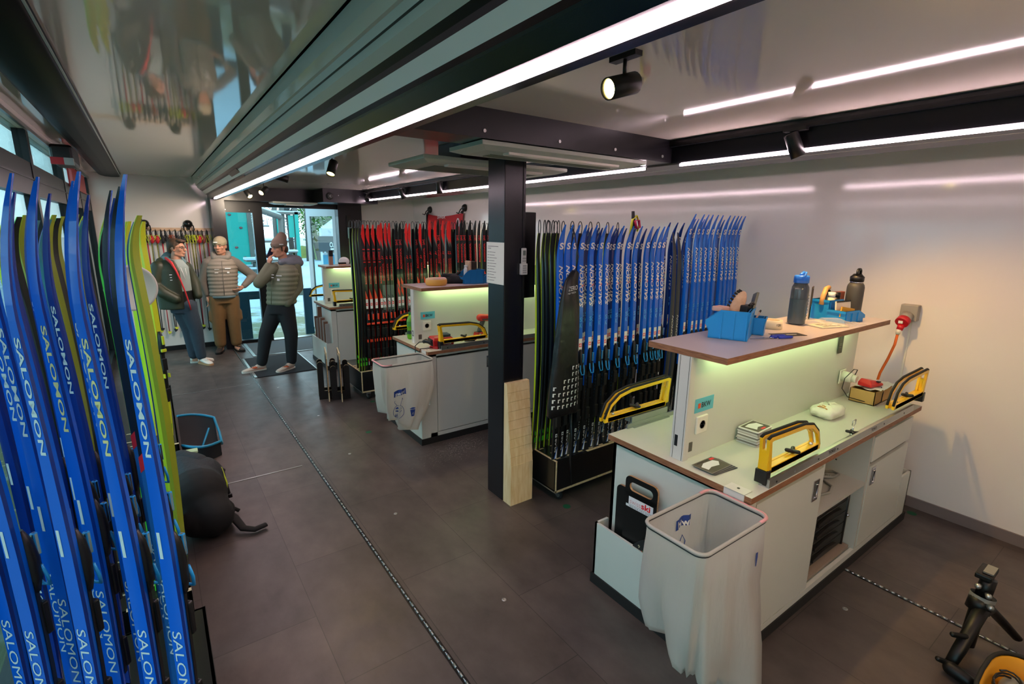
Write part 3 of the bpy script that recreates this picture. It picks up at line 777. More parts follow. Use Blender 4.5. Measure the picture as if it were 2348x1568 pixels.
# rack: black box on casters, slotted lid
M_castm = mat('caster_metal', (150, 150, 150), .35, metal=.8)
def rack(x0, x1, y0, y1, label, slats=False):
    A = thing('ski_rack', label, 'ski rack', ((x0+x1)/2, (y0+y1)/2, 0), 'ski racks on casters')
    zb, zt = .10, .335; t = .012
    mb = MB()
    mb.box(x0, y0, zb, x1, y0+t, zt, M_skiblk); mb.box(x0, y0, zb, x0+t, y1, zt, M_skiblk); mb.box(x0, y1-t, zb, x1, y1, zt, M_skiblk); mb.box(x1-t, y0, zb, x1, y1, zt, M_skiblk)
    mb.box(x0, y0, zb, x1, y1, zb+t, M_skiblk)
    mb.build('box', A)
    mb = MB()
    e = .0012
    mb.box(x0-e, y0-e, zb-.004, x1+e, y0+.004, zb+.012, M_plyl); mb.box(x0-e, y0-e, zb, x0+.010, y0+.002, zt, M_plyl)
    mb.box(x0-e, y0-e, zt-.002, x0+.012, y1, zt+e, M_plyl); mb.box(x0-e, y0+.01, zb-.006, x0+.006, y1, zb+.004, M_alu)
    mb.build('edge_trim', A)
    mb = MB(); mb.box(x0+.002, y0+.002, zt-.012, x1-.002, y1-.002, zt, M_skiblk)
    if slats:
        for k in range(5): y = y0+.0+k*.075; mb.box(x0, y, zt, x1, y+.022, zt+.006, M_plyl)
    else:
        for i in range(int((x1-x0)/.105)):
            for j in range(6):
                xx = x0+.03+i*.105+(j % 2)*.03; yy = y0+.03+j*.095
                mb.box(xx, yy, zt, xx+.038, yy+.011, zt+.0015, M_plyl)
        mb.box(x0+.30, y0, zt, x1, y0+.022, zt+.002, M_plyl)
    mb.build('lid', A)
    for cx, cy in ((x0+.09, y0+.06), (x1-.12, y0+.06), (x0+.09, y1-.07), (x1-.12, y1-.07)):
        mb = MB(); mb.cyl((cx-.012, cy, .034), (cx+.012, cy, .034), .033, M_rubber, n=20); mb.cyl((cx-.014, cy, .034), (cx+.014, cy, .034), .018, M_castm, n=16)
        c = mb.build('caster', A)
        mb = MB(); mb.box(cx-.022, cy-.024, .062, cx+.022, cy+.024, .10, M_castm, bev=.004); mb.box(cx-.02, cy-.012, .03, cx-.016, cy+.02, .07, M_castm); mb.box(cx+.016, cy-.012, .03, cx+.02, cy+.02, .07, M_castm); mb.build('fork', c)
    return A
rack(2.115, 4.15, 2.415, 3.02, 'black ski rack on casters holding the blue skis')
rack(1.742, 4.10, 5.307, 5.92, 'black slatted ski rack on casters holding the red and black skis', True)

ZR = .337
# --- blue rack
pb = proto_blue(1.60); pbd = proto_blue(1.585, True, 'SKATE'); pbl = proto_blue(1.70)
F = [2.129, 2.189, 2.238, 2.307, 2.397, 2.485, 2.537, 2.649, 2.767, 2.834, 2.966, 3.027, 3.081, 3.141]
place(pb, [(x, 2.46+.006*(i % 3), random.uniform(-.10, .12)) for i, x in enumerate(F)], 'royal blue ski, %s from left in the front row beside the black ski bag', 'blue skis in the front row', ZR)
B2 = [2.453, 2.476, 2.549, 2.580, 2.714, 2.745, 2.809, 2.851, 2.938, 3.05, 3.154, 3.337, 3.406, 3.514, 3.596]
B2 = [B2[0]-.005, 2.49, 2.545, 2.592, 2.700, 2.746, 2.795, 2.845, 2.938, 3.05, 3.154, 3.337, 3.406, 3.505, 3.575]
place(pbd, [(x, 2.60+.016*(i % 2), random.uniform(-.25, .3), random.uniform(-.01, .012), ZR+(.05 if i > 10 else .0)) for i, x in enumerate(B2)], 'darker blue ski, %s from left in the row behind the front blue skis', 'dark blue skis in the second row', ZR)
FL = [3.452, 3.535, 3.592, 3.66, 3.735, 3.80, 3.91, 3.975, 4.05, 4.10, 4.16]
FL = [3.452, 3.55, 3.605, 3.676, 3.749, 3.816, 3.925, 3.985, 4.04, 4.085, 4.14]
FL = [x if i < 6 else 3.816+(x-3.816)*1.0 for i, x in enumerate(FL)]
place(pbl, [(x, 2.47, random.uniform(-.05, .15), random.uniform(-.002, .008)) for x in FL], 'long royal blue ski, %s from left in the taller right group by the wall', 'long blue skis at the right', ZR)
place(pbl, [(x, 2.62, random.uniform(-.1, .25), .0, ZR-.03) for x in (3.66, 3.70, 3.78, 3.87, 3.96, 4.08)], 'half hidden long blue ski, %s from left behind the taller right group', 'long blue skis behind the right group', ZR)
pg = proto_graybase(1.56)
place(pg, [(3.285, 2.47, .1, .012), (3.345, 2.47, .1, .012)], 'ski with grey base turned forward, %s of two leaning between the blue groups', 'grey based skis', ZR)
pf = proto_fischer(1.63)
place(pf, [(x, 2.66, random.uniform(.3, .42), .0) for x in (2.098, 2.142, 2.172, 2.215, 2.262)], 'black ski with lime edges and holed tip, %s from left right of the column', 'black and lime skis by the column', ZR)
place(pf, [(x, 2.80, random.uniform(-.3, .3), 0) for x in (2.30, 2.36, 2.43, 2.52, 2.60, 2.70, 2.78, 2.88, 2.99)], 'black ski with holed tip, %s from left in the back row of the blue rack', 'black skis behind the blue ones', ZR)
# --- red rack
pr1 = proto_redtip(1.60, True); pr2 = proto_redtip(1.62); pk = proto_blacktip(1.62)
place(pr1, [(x, 5.37, random.uniform(-.06, .06), .002) for x in (1.853, 1.905, 1.962, 2.022)], 'black ski with red tip and red monogram, %s from left of the four', 'black skis with red monogram', ZR)
place(pr2, [(x, 5.37, random.uniform(-.12, .15), -.006) for x in (2.068, 2.112, 2.156)], 'grey ski with large red tip, %s of three right of the monogram skis', 'red tipped skis, left trio', ZR)
place(pr2, [(x, 5.37+.02*(i % 2), random.uniform(-.12, .15), -.004, ZR+(.04 if i > 2 else 0)) for i, x in enumerate((2.352, 2.400, 2.525, 2.655, 2.718, 2.822, 2.885, 2.918))], 'grey ski with large red tip, %s from left in the middle of the red rack', 'red tipped skis, middle', ZR)
place(pk, [(x, 5.40+.015*(i % 2), random.uniform(-.1, .15), -.002, ZR+(.05 if i > 3 else 0)) for i, x in enumerate((2.25, 2.298, 2.492, 2.588, 2.77, 3.035, 3.080, 3.131, 3.202, 3.279, 3.332, 3.416, 3.470, 3.53, 3.59, 3.66))], 'black tipped ski with red lettering and orange slashes, %s from left in its rack', 'black skis with orange slashes', ZR)
pf2 = proto_fischer(1.645)
place(pf2, [(x, 5.36, random.uniform(.28, .42), 0) for x in (1.640+.115, 1.785, 1.815)] , 'black ski with lime edges, %s from left at the red rack end', 'black skis at the left end of the red rack', ZR)
place(pf2, [(x, 5.50+.01*(i % 3), random.uniform(-.3, .2), random.uniform(-.003, .003)) for i, x in enumerate((1.78, 1.817, 1.857, 1.886, 1.915, 1.942, 1.968, 1.998, 2.047, 2.081, 2.127, 2.174, 2.205, 2.252, 2.296, 2.36, 2.388, 2.417, 2.496, 2.533, 2.567, 2.609, 2.652, 2.751, 2.937, 3.006, 3.052, 3.131, 3.168, 3.225, 3.288, 3.4, 3.454, 3.509))], 'black ski with holed tip, %s from left in the back row of the red rack', 'black skis behind the red ones', ZR)
# --- left racks
place_r = 2.30
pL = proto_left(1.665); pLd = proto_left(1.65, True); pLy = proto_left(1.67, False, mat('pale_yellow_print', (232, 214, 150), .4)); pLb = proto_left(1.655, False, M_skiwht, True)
ZL = .337
def rackL(x0, x1, y0, y1, label):
    return rack(x0, x1, y0, y1, label)
rackL(-.56, .01, 1.12, 2.22, 'black ski rack on casters in the left foreground under the blue skis')
rackL(-.56, -.03, 2.36, 3.36, 'black ski rack on casters behind the left foreground skis')
rackL(-.56, .0, 4.2, 5.9, 'black ski rack on casters by the far left windows')
A1 = 2.42
T1, T2, T3, T4, T5 = 1.30, 1.58, 1.75, 1.95, 2.12
place(pLy, [(-.133, 1.35, A1), (-.228, T2, A1), (-.262, T3, A1)], 'blue ski with cream lettering, %s from right in the left foreground', 'left blue skis with cream lettering', ZL)
place(pL, [(-.068, 1.30, A1), (-.258, 1.44, A1), (-.356, 1.50, A1), (-.165, T2, A1), (-.31, T2+.02, A1), (-.41, T2, A1), (-.50, T2+.01, A1), (-.18, T3, A1), (-.35, T3, A1), (-.45, T3+.02, A1), (-.53, T3, A1)], 'bright blue ski with white lettering, %s of its kind from the right, left foreground', 'left bright blue skis', ZL)
place(pLb, [(-.092, T2-.02, A1-.1), (-.105, T3-.01, A1-.1)], 'blue and black ski with a red band, %s from right in the left foreground', 'left skis with a red band', ZL)
place(pLd, [(-.10, T4, A1), (-.17, T4+.01, A1), (-.25, T4, A1), (-.33, T4, A1), (-.42, T4+.01, A1), (-.50, T4, A1), (-.12, T5, A1), (-.22, T5, A1), (-.32, T5, A1), (-.45, T5, A1)], 'dark blue ski, %s of the darker ones behind the left foreground skis', 'left dark blue skis', ZL)
# green and yellow skis of the next rack
pY = proto_fischer(1.63, M_olive, M_lime, True); pG = proto_fischer(1.62, M_skiblk, M_limeg, True); pT = proto_fischer(1.61, M_teal, M_bluedk, True)
r = random.Random(4)
gy = []
for j in range(4):
    for i in range(5): gy.append((-.055-.095*i-.01*j, 2.44+.24*j+.02*i, 1.05+r.uniform(-.2, .2), r.uniform(-.01, .01)))
place(pY, gy[0::2], 'olive yellow ski with blunt tip, %s nearest behind the foreground blue skis', 'left yellow green skis', ZL)
place(pG, gy[1::4], 'black ski with bright green edges, %s nearest behind the foreground blue skis', 'left black and green skis', ZL)
place(pT, gy[3::4], 'teal ski with blunt tip, %s nearest behind the foreground blue skis', 'left teal skis', ZL)
# fluorescent yellow skis by the far windows
pX = proto_fischer(1.62, M_yel, M_lime, True, 'FISCHER', True)
fy = []
for i in range(6):
    for j in range(2): fy.append((-.06-.07*j-.012*i, 4.42+.24*i+.06*j, .75+r.uniform(-.1, .1), r.uniform(-.008, .004)))
fy[0] = (-.045, 4.40, .55, .0)
place(pX, fy, 'fluorescent yellow ski with black lettering, %s in the far left rack', 'far left yellow skis', ZL)
# pale round disc between the skis
mb = MB(); mb.lathe([(.001, 0), (.15, 0), (.15, .012), (.135, .014), (.13, .006), (.001, .006)], mat('cream_disc', (206, 204, 190), .5), (-.135, 4.10, 1.50), (.35, -.94, 0), n=36)
o = mb.build('round_disc'); tag(o, 'pale round disc with a raised cream rim between the yellow skis', 'disc')
# ------------------------------------------------------------------ workbenches
M_body = mat('bench_white', (205, 207, 196), .34, var=.02)
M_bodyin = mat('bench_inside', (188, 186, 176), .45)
M_top = mat('bench_top_laminate', (204, 206, 192), .22, var=.02)
M_shelf = mat('shelf_top_laminate', (188, 178, 176), .3, var=.02)
M_plinth = mat('dark_plinth', (30, 29, 28), .6)
M_gap = mat('dark_gap', (70, 70, 60), .7)
M_cy = mat('sticker_cyan', (96, 184, 200), .5); M_or = mat('sticker_orange', (222, 84, 40), .5)
M_sock = mat('socket_cream', (226, 222, 206), .35); M_sockd = mat('socket_hole', (150, 146, 132), .5)
M_num = mat('black_print', (14, 14, 20), .5)
M_grau = mat('grey_plate', (96, 92, 86), .3, metal=.4)
XB0, XB1 = 1.845, 3.80
def bench(k, yo, label, number, full=True):
    A = thing('workbench', label, 'workbench', (2.82, 1.31+yo, 0), 'white wax workbenches')
    y0, y1 = .94+yo, 1.68+yo; cx0, cx1 = 1.87, 3.785; zb, zt = .06, .83
    t = .02
    # carcass
    mb = MB()
    mb.box(cx0, y0+t, zb, cx0+t, y1, zt, M_body); mb.box(cx1-t, y0+t, zb, cx1, y1, zt, M_body); mb.box(cx0, y1-t, zb, cx1, y1, zt, M_body)
    mb.box(cx0, y0+t, zb, cx1, y1, zb+t, M_body); mb.box(cx0, y0+t, zt-t, cx1, y1, zt, M_body)
    mb.box(cx0, y0, zt-.022, cx1, y0+t, zt, M_body); mb.box(cx0, y0, zb, cx1, y0+t, zb+.035, M_body)
    mb.box(cx0, y0, zb, 1.937, y0+t, zt, M_body)
    for x in (2.565, 3.165): mb.box(x-.01, y0+.002, zb, x+.01, y1, zt, M_bodyin if x > 3 else M_body)
    mb.box(2.56, y0+.30 if False else y1-.12, zb, 3.17, y1-.10, zt, M_bodyin)
    mb.build('carcass', A)
    mb = MB(); mb.box(cx0-.095, y0-.005, .0, cx1+.20, y1+.03, .058, M_plinth); mb.build('plinth', A)
    # compartment shelf with holes
    mb = MB(); mb.box(2.575, y0+.004, .505, 3.155, y1-.12, .525, M_bodyin); mb.build('inner_shelf', A)
    mb = MB()
    for z in (.60, .635, .67, .705): mb.box(3.1535, y0+.16, z-.004, 3.1555, y0+.168, z+.004, M_black)
    mb.build('shelf_pin_holes', A)
    # doors
    def door(x0, x1, z0, z1, hx, hz, nm='door'):
        mb = MB(); mb.box(x0+.002, y0-.001, z0+.002, x1-.002, y0+t-.003, z1-.002, M_body)
        mb.box(x0, y0+t-.003, z0, x1, y0+t, z1, M_gap); d = mb.build(nm, A)
        if hx:
            mb = MB(); mb.frame([(hx-.028, y0-.0015, hz-.055), (hx+.028, y0-.0015, hz-.055), (hx+.028, y0-.0015, hz+.055), (hx-.028, y0-.0015, hz+.055)],
                     [(hx-.019, y0-.0015, hz-.044), (hx+.019, y0-.0015, hz-.044), (hx+.019, y0-.0015, hz+.044), (hx-.019, y0-.0015, hz+.044)], (0, -.004, 0), M_chrome)
            mb.box(hx-.019, y0-.002, hz-.044, hx+.019, y0-.0008, hz+.044, M_alu); mb.tube([(hx-.012, y0-.004, hz-.034), (hx+.004, y0-.010, hz-.034), (hx+.004, y0-.010, hz+.034), (hx-.012, y0-.004, hz+.034)], .0045, M_chrome, n=6)
            mb.build('handle', d)
    door(1.94, 2.553, .10, .79, 2.49, .685)
    if not full: door(2.577, 3.153, .10, .79, 2.64, .685)
    door(3.18, 3.775, .10, .615, 3.235, .545)
    mb = MB(); mb.box(3.182, y0-.001, .640, 3.773, y0+t-.003, .79, M_body); mb.box(3.18, y0+t-.003, .62, 3.775, y0+t, .795, M_gap); mb.build('drawer', A)
    # side bins
    for s, xa, xb in (('left', cx0-.088, cx0), ('right', cx1, cx1+.17)):
        mb = MB(); q = .014; zz0, zz1 = .059, .368
        xo0, xo1 = (xa, xb) if s == 'left' else (xa, xb)
        if s == 'left': mb.box(xa, y0+.015, zz0, xa+q, y1+.02, zz1, M_body)
        else: mb.box(xb-q, y0, zz0, xb, y1, zz1, M_body)
        mb.box(xa, y0, zz0, xb, y0+q, zz1, M_body); mb.box(xa, y1+.006, zz0, xb, y1+.02, zz1, M_body); mb.box(xa+q, y0+q, zz0, xb, y1, zz0+q, M_bodyin)
        mb.build('side_bin', A)
    # worktop
    mb = MB(); mb.box(XB0, .915+yo, .832, XB1, 1.70+yo, .860, M_plyd, mf={'+z': M_top, '-z': M_top}); mb.build('worktop', A)
    # divider wall, end post, shelf
    mb = MB(); mb.box(1.90, 1.285+yo, .8605, 3.70, 1.345+yo, 1.361, M_body); mb.build('divider_panel', A)
    mb = MB(); mb.box(1.893, 1.278+yo, .8605, 1.90, 1.348+yo, 1.361, M_white); mb.box(1.9, 1.2775+yo, .8605, 1.93, 1.285+yo, 1.361, M_white)
    for yy in (1.285, 1.335): mb.box(1.8922, yy+yo, .862, 1.8932, yy+.002+yo, 1.36, M_gap)
    mb.text(number, (1.8920, 1.330+yo, .925), (0, -1, 0), (0, 0, 1), .017 if number == '1' else .030, .055, M_num, bold=.02)
    mb.build('end_post', A)
    mb = MB(); mb.box(1.893, 1.11+yo, 1.362, 3.645, 1.52+yo, 1.390, M_plyd, mf={'+z': M_shelf, '-z': M_body}); mb.build('top_shelf', A)
    mb = MB(); mb.box(2.02, 1.21+yo, 1.350, 3.55, 1.228+yo, 1.3615, M_ledw); mb.build('led_strip', A)
    mb = MB(); mb.box(2.02, 1.40+yo, 1.350, 3.55, 1.418+yo, 1.3615, M_ledw); mb.build('led_strip', A)
    # sticker, socket, plate
    yp = 1.2775+yo
    mb = MB(); mb.box(1.960, yp+.0055, 1.080, 2.105, yp+.0075, 1.148, M_cy)
    mb.box(1.983, yp+.0045, 1.100, 2.003, yp+.0055, 1.124, M_or); mb.text('BKW', (2.010, yp+.005, 1.100), (1, 0, 0), (0, 0, 1), .072, .026, M_num, bold=.02); mb.build('sticker', A)
    mb = MB(); mb.box(1.975, yp-.004, .975, 2.060, yp+.0075, 1.062, M_sock, bev=.004); mb.lathe([(.022, .0), (.021, .002), (.018, -.001), (.0005, -.001)], M_sockd, (2.0175, yp-.004, 1.0185), (0, -1, 0), n=20)
    for dx in (-.008, .008): mb.cyl((2.0175+dx, yp-.0055, 1.0185), (2.0175+dx, yp-.0035, 1.0185), .0026, M_black, n=8)
    mb.build('socket', A)
    mb = MB(); mb.box(1.925, yp+.004, .895, 1.965, yp+.0075, .940, M_grau); mb.build('cable_plate', A)
    # aluminium rail along the front edge
    mb = MB(); mb.box(1.98, .918+yo, .8605, 3.66, .930+yo, .898, M_alu); mb.box(1.98, .930+yo, .8605, 3.66, .962+yo, .866, M_alu); mb.box(1.98, .948+yo, .866, 3.66, .962+yo, .872, M_alu)
    for x in (2.04, 2.2, 2.42, 2.62, 3.2, 3.5): mb.lathe([(.005, 0), (.005, .0015)], M_black if x != 2.2 else M_screw, (x, .918+yo, .876), (0, -1, 0), n=8)
    for x in (2.52, 3.02): mb.text('TOKO', (x, .9172+yo, .871), (1, 0, 0), (0, 0, 1), .075, .017, M_num, shear=-.2, bold=.03)
    mb.build('vise_rail', A)
    # rear rail
    mb = MB(); mb.box(1.98, 1.688+yo, .8605, 3.66, 1.698+yo, .885, M_alu); mb.build('vise_rail', A)
    return A
bench(1, 0, 'white wax workbench with number one on its post, nearest the camera', '1')
bench(2, 2.915, 'white wax workbench with number two on its post, partly hidden by the column', '2', False)
bench(3, 5.86, 'white wax workbench farthest away, beside the open glazed door', '3', False)

# ------------------------------------------------------------------ yellow ski vises
M_vy = mat('vise_yellow', (238, 186, 16), .35, coat=.3)
def vise(x0, x1, y, z, label, flip=False, slope=True):
    """closed arch frame of two parallel yellow bars with rubber on top; its square end at x0"""
    A = thing('ski_vise', label, 'ski vise', ((x0+x1)/2, y, z), 'yellow ski vises')
    L = x1-x0; s = -1 if flip else 1
    def P(u, zz, yy): return ((x0+u) if not flip else (x1-u), yy, zz)
    arch = []
    if True:
        out = [(0, z+.012), (-.02, z+.17), (.0, z+.178), (L*.62, z+.168), (L*.80, z+.150), (L*.93, z+.105), (L, z+.03), (L, z+.012)]
    inn = [(.022, z+.042), (.004, z+.158), (.02, z+.160), (L*.62, z+.150), (L*.78, z+.134), (L*.90, z+.095), (L-.02, z+.05), (L-.02, z+.042)]
    mb = MB()
    for dy in (-.022, .008): mb.frame([P(u, zz, y+dy) for u, zz in out], [P(u, zz, y+dy) for u, zz in inn], (0, .014, 0), M_vy)
    mb.box(*sorted((P(.0, 0, 0)[0], P(L, 0, 0)[0])), 0, 0, 0, 0, M_vy) if False else None
    a, b = sorted((P(.02, 0, 0)[0], P(L-.02, 0, 0)[0])); mb.box(a, y-.022, z+.012, b, y+.022, z+.040, M_vy)
    a, b = sorted((P(-.012, 0, 0)[0], P(.012, 0, 0)[0])); mb.box(a, y-.02, z+.03, b, y+.02, z+.12, M_vy)
    mb.build('frame', A, bevel=.002)
    mb = MB()
    for dy in (-.015, .015):
        mb.tube([P(u, zz+.004, y+dy) for u, zz in out[1:-1]], .007, M_rubber, n=6)
    mb.build('rubber_edge', A)
    mb = MB(); a, b = sorted((P(-.018, 0, 0)[0], P(.016, 0, 0)[0])); mb.box(a, y-.026, z-.03, b, y+.026, z+.03, M_black, bev=.003); mb.build('end_clamp', A)
    mb = MB(); c = P(L*.5, z+.052, y-.004)
    for k in range(3): an = 2*PI*k/3+.4; mb.cap(c, .010, (c[0]+.026*math.cos(an), c[1]+.026*math.sin(an), c[2]+.006), .009, M_black, 8)
    mb.cyl((c[0], c[1], z+.038), c, .006, M_chrome, n=8)
    mb.build('knob', A)
    mb = MB(); mb.ell(P(L*.86, z+.046, y-.006), .009, M_chrome, 8, 6); mb.build('bolt', A)
    return A
ZW = .8615
vise(1.99, 2.455, .955, .902, 'yellow ski vise at the front left corner of workbench one')
vise(3.37, 3.86, .955, .902, 'yellow ski vise at the right end of workbench one', True)
vise(1.83, 2.34, 1.735, .905, 'yellow ski vise on the rear edge of workbench one, behind the post', True)
vise(1.99, 2.47, 3.87, .902, 'yellow ski vise on the front edge of workbench two')
vise(1.87, 2.36, 4.65, .905, 'yellow ski vise on the rear edge of workbench two, beside the green bottle', True)
vise(1.93, 2.4, 6.815, .902, 'yellow ski vise on the front edge of the farthest workbench')
vise(1.80, 2.3, 7.595, .905, 'yellow ski vise on the rear edge of the farthest workbench', True)
# brackets under the rear vises
for k, (x, y) in enumerate(((2.02, 1.735), (2.08, 4.65), (2.0, 7.595))):
    mb = MB(); mb.box(x, y-.04, .8605, x+.30, y-.026, .918, M_alu); mb.box(x, y-.06, .8605, x+.30, y-.026, .866, M_alu); mb.box(x, y-.03, .885, x+.30, y+.01, .916, M_alu)
    o = mb.build('vise_bracket'); tag(o, 'aluminium bracket under the rear ski vise of workbench %s' % ('one', 'two', 'three, by the open door')[k], 'bracket', 'vise brackets')
# centre vise bolt on bench 1
A = thing('binding_clamp', 'small wire binding clamp with black knob on the front rail of workbench one', 'clamp', (2.88, .955, .866))
mb = MB(); mb.tube([(2.862, .955, .93), (2.862, .955, .955), (2.90, .955, .955), (2.90, .955, .93), (2.885, .955, .925)], .0025, M_chrome, n=6); mb.cyl((2.88, .955, .872), (2.88, .955, .93), .004, M_chrome, n=8); mb.build('wire_loop', A)
mb = MB()
for k in range(4): an = PI/2*k+.5; mb.cap((2.88, .955, .888), .008, (2.88+.024*math.cos(an), .955+.024*math.sin(an), .89), .008, M_black, 8)
mb.cyl((2.88, .955, .873), (2.88, .955, .882), .012, M_chrome, n=10); mb.build('knob', A)
# clip plate for the bag on bench corners
# ------------------------------------------------------------------ things on and around the benches
M_binb = mat('bin_blue', (22, 138, 214), .38, var=.03)
M_binb2 = mat('bin_teal_blue', (20, 110, 170), .38)
ZS = 1.3905
def storage_bin(name, x0, y0, z, w, d, h, label, rz=0., m=None, fr=.5):
    """open plastic stacking bin; low cut front toward -x of its own frame"""
    m = m or M_binb
    A = thing(name, label, 'storage bin', (x0, y0, z), 'blue storage bins'); A.rotation_euler.z = rz
    t = .006
    def side(y): return [(0, y, 0), (w, y, 0), (w+.008, y, h), (w*.28, y, h), (w*.10, y, h*.80), (-w*.10, y, h*fr), (-w*.10, y, h*fr-.02), (0, y, h*.30)]
    mb = MB()
    mb.prism([V(p) for p in side(-d/2)], (0, t, 0), m); mb.prism([V(p) for p in side(d/2-t)], (0, t, 0), m)
    mb.box(0, -d/2, 0, w, d/2, t, m); mb.box(w-t, -d/2, 0, w+.004, d/2, h, m)
    mb.prism([(0, -d/2+t, 0), (0, -d/2+t, h*.30), (-w*.10, -d/2+t, h*fr-.02), (-w*.10, -d/2+t, h*fr), (-w*.07, -d/2+t, h*fr), (t, -d/2+t, h*.3), (t, -d/2+t, 0)], (0, d-2*t, 0), m)
    # rim and ribs
    for y in (-d/2-.003, d/2-t): mb.box(w*.28, y, h-.012, w+.008, y+t+.003, h, m)
    mb.box(w-.002, -d/2-.003, h-.014, w+.010, d/2+.003, h, m)
    for u in (.30, .62, .93):
        mb.box(w*u, -d/2-.004, 0.002, w*u+.008, -d/2+.001, h-.01, m); mb.box(w*u, d/2-.001, 0.002, w*u+.008, d/2+.004, h-.01, m)
    o = mb.build('shell', None); o.parent = A
    return A
def loc_build(mb, name, A):
    o = MB.build(mb, name, None); o.parent = A; return o

# large bin, nearest the camera: its long side faces the camera, low front to the left
bn = storage_bin('storage_bin', 2.297, 1.452, ZS, .175, .205, .142, 'large blue storage bin holding a brush, left end of the shelf on workbench one', -1.16, None, .62)
bn2 = storage_bin('storage_bin', 2.478, 1.408, ZS, .115, .088, .088, 'small blue storage bin right of the large blue bin on workbench one', -1.16, None, .62)
M_brush = mat_wood('beech_brush', (196, 156, 128), (214, 176, 148), (3, 3, 3)); M_brist = mat('bristles_dark', (30, 26, 24), .9)
A = thing('wax_brush', 'oval wooden wax brush with dark bristles sticking out of the large blue bin', 'brush', (2.37, 1.37, ZS+.07))
lf, tw = V((-.81, .58, 0)), V((-.57, -.79, .15)).normalized(); ax = (V((0, 0, 1))*.93-lf*.36).normalized(); lf = tw.cross(ax).normalized(); lf = lf if lf.x < 0 else -lf
Rb3 = Matrix((lf, tw, ax)).transposed(); cb = V((2.372, 1.372, ZS+.152))
mb = MB(); mb.ell(cb, (.034, .016, .078), M_brush, 18, 12, Rb3); mb.build('handle', A)
mb = MB()
for k in range(11):
    a = -1.2+k*.24; p = cb+Rb3 @ V((.030*math.cos(a), -.002, .076*math.sin(a))); q = p+Rb3 @ V((.016, -.002, .004)); mb.cyl(p, q, .006, M_brist, n=6)
mb.build('bristles', A)
A = thing('scraper_block', 'grey plastic scraper standing tilted in the large blue bin', 'scraper', (2.40, 1.35, ZS+.07))
mb = MB(); Rm = Matrix.Translation((2.452, 1.335, ZS+.150)) @ Matrix.Rotation(.30, 4, 'Y') @ Matrix.Rotation(-.9, 4, 'Z'); mb.box(-.006, -.045, -.065, .006, .045, .065, mat('scraper_grey', (92, 92, 82), .4), .002, Rm); mb.build('blade', A)
A = thing('block_tool', 'black edge tool lying among the contents of the large blue bin', 'tool', (2.36, 1.33, ZS+.10))
mb = MB(); mb.box(2.37, 1.315, ZS+.10, 2.43, 1.36, ZS+.158, M_black, .006); mb.tube([(2.375, 1.312, ZS+.16), (2.40, 1.312, ZS+.172), (2.425, 1.312, ZS+.16)], .006, M_black, n=6); mb.build('body', A)
A = thing('sanding_cork', 'flat pink cork at the low front of the large blue bin', 'cork', (2.265, 1.35, ZS+.12))
mb = MB(); mb.box(2.25, 1.375, ZS+.128, 2.315, 1.435, ZS+.152, mat('pink_cork', (206, 164, 150), .6), .006); mb.build('block', A)
A = thing('notepad', 'spiral notepad with pinkish pages in the small blue bin', 'notepad', (2.52, 1.325, ZS+.03))
M_pad = mat('pad_pink', (222, 190, 180), .6)
mb = MB(); Rm = Matrix.Translation((2.525, 1.345, ZS+.085)) @ Matrix.Rotation(.4, 4, 'Z') @ Matrix.Rotation(.35, 4, 'X'); mb.box(-.032, -.004, -.05, .032, .004, .03, M_pad, M=Rm); mb.build('pages', A)
mb = MB()
for k in range(7): p = Rm @ V((-.028+k*.0093, 0, .03)); mb.tube([p+V((0, .004*math.cos(a), .005*math.sin(a))) for a in (0, 1, 2, 3, 4, 5)], .0012, M_black, n=4)
mb.build('spiral', A)
# tape roll
M_tape = mat('masking_tape', (224, 214, 186), .6); M_core = mat('tape_core', (200, 180, 150), .7)
A = thing('tape_roll', 'roll of pale printed tape lying behind the small blue bin', 'tape', (2.78, 1.37, ZS))
mb = MB(); mb.lathe([(.037, .0), (.052, 0), (.052, .046), (.037, .046), (.037, .0)], M_tape, (2.735, 1.37, ZS), n=30, cap=False, ms=[M_tape, M_tape, M_tape, M_core]); mb.build('roll', A)
mb = MB()
for k, (s, a0) in enumerate((('P ZERO', -2.2),)):
    vs, fs = text_geo(s, 0, .02)
    vv = [mb.v((2.735+.0524*math.cos(a0+x*.55), 1.37+.0524*math.sin(a0+x*.55), ZS+.017+y*.013)) for x, y in vs]
    for f in fs: mb.face([vv[i] for i in f], M_num)
mb.build('print', A)
# scissors
M_scb = mat('scissor_blue', (26, 52, 168), .35)
A = thing('scissors', 'scissors with blue handles lying in front of the small blue bin', 'scissors', (2.47, 1.22, ZS))
mb = MB()
for s in (-1, 1): mb.prism([(2.33, 1.262+s*.002, ZS+.003), (2.455, 1.222+s*.010, ZS+.003), (2.455, 1.222+s*.001, ZS+.003)], (0, 0, .003), M_chrome)
mb.cyl((2.452, 1.224, ZS), (2.452, 1.224, ZS+.010), .006, M_chrome, n=10); mb.build('blades', A)
for s in (-1, 1):
    mb = MB(); c = V((2.515, 1.203+s*.019, ZS+.007)); mb.tube([c+V((.036*math.cos(a)*.95-.012*math.sin(a), .014*math.sin(a)-.010*math.cos(a)*.8, 0)) for a in [2*PI*k/16 for k in range(16)]], .0055, M_scb, n=8, closed=True)
    mb.tube([(2.45, 1.224, ZS+.007), (2.475, 1.216+s*.008, ZS+.007)], .007, M_scb, n=6); mb.build('handle', A)
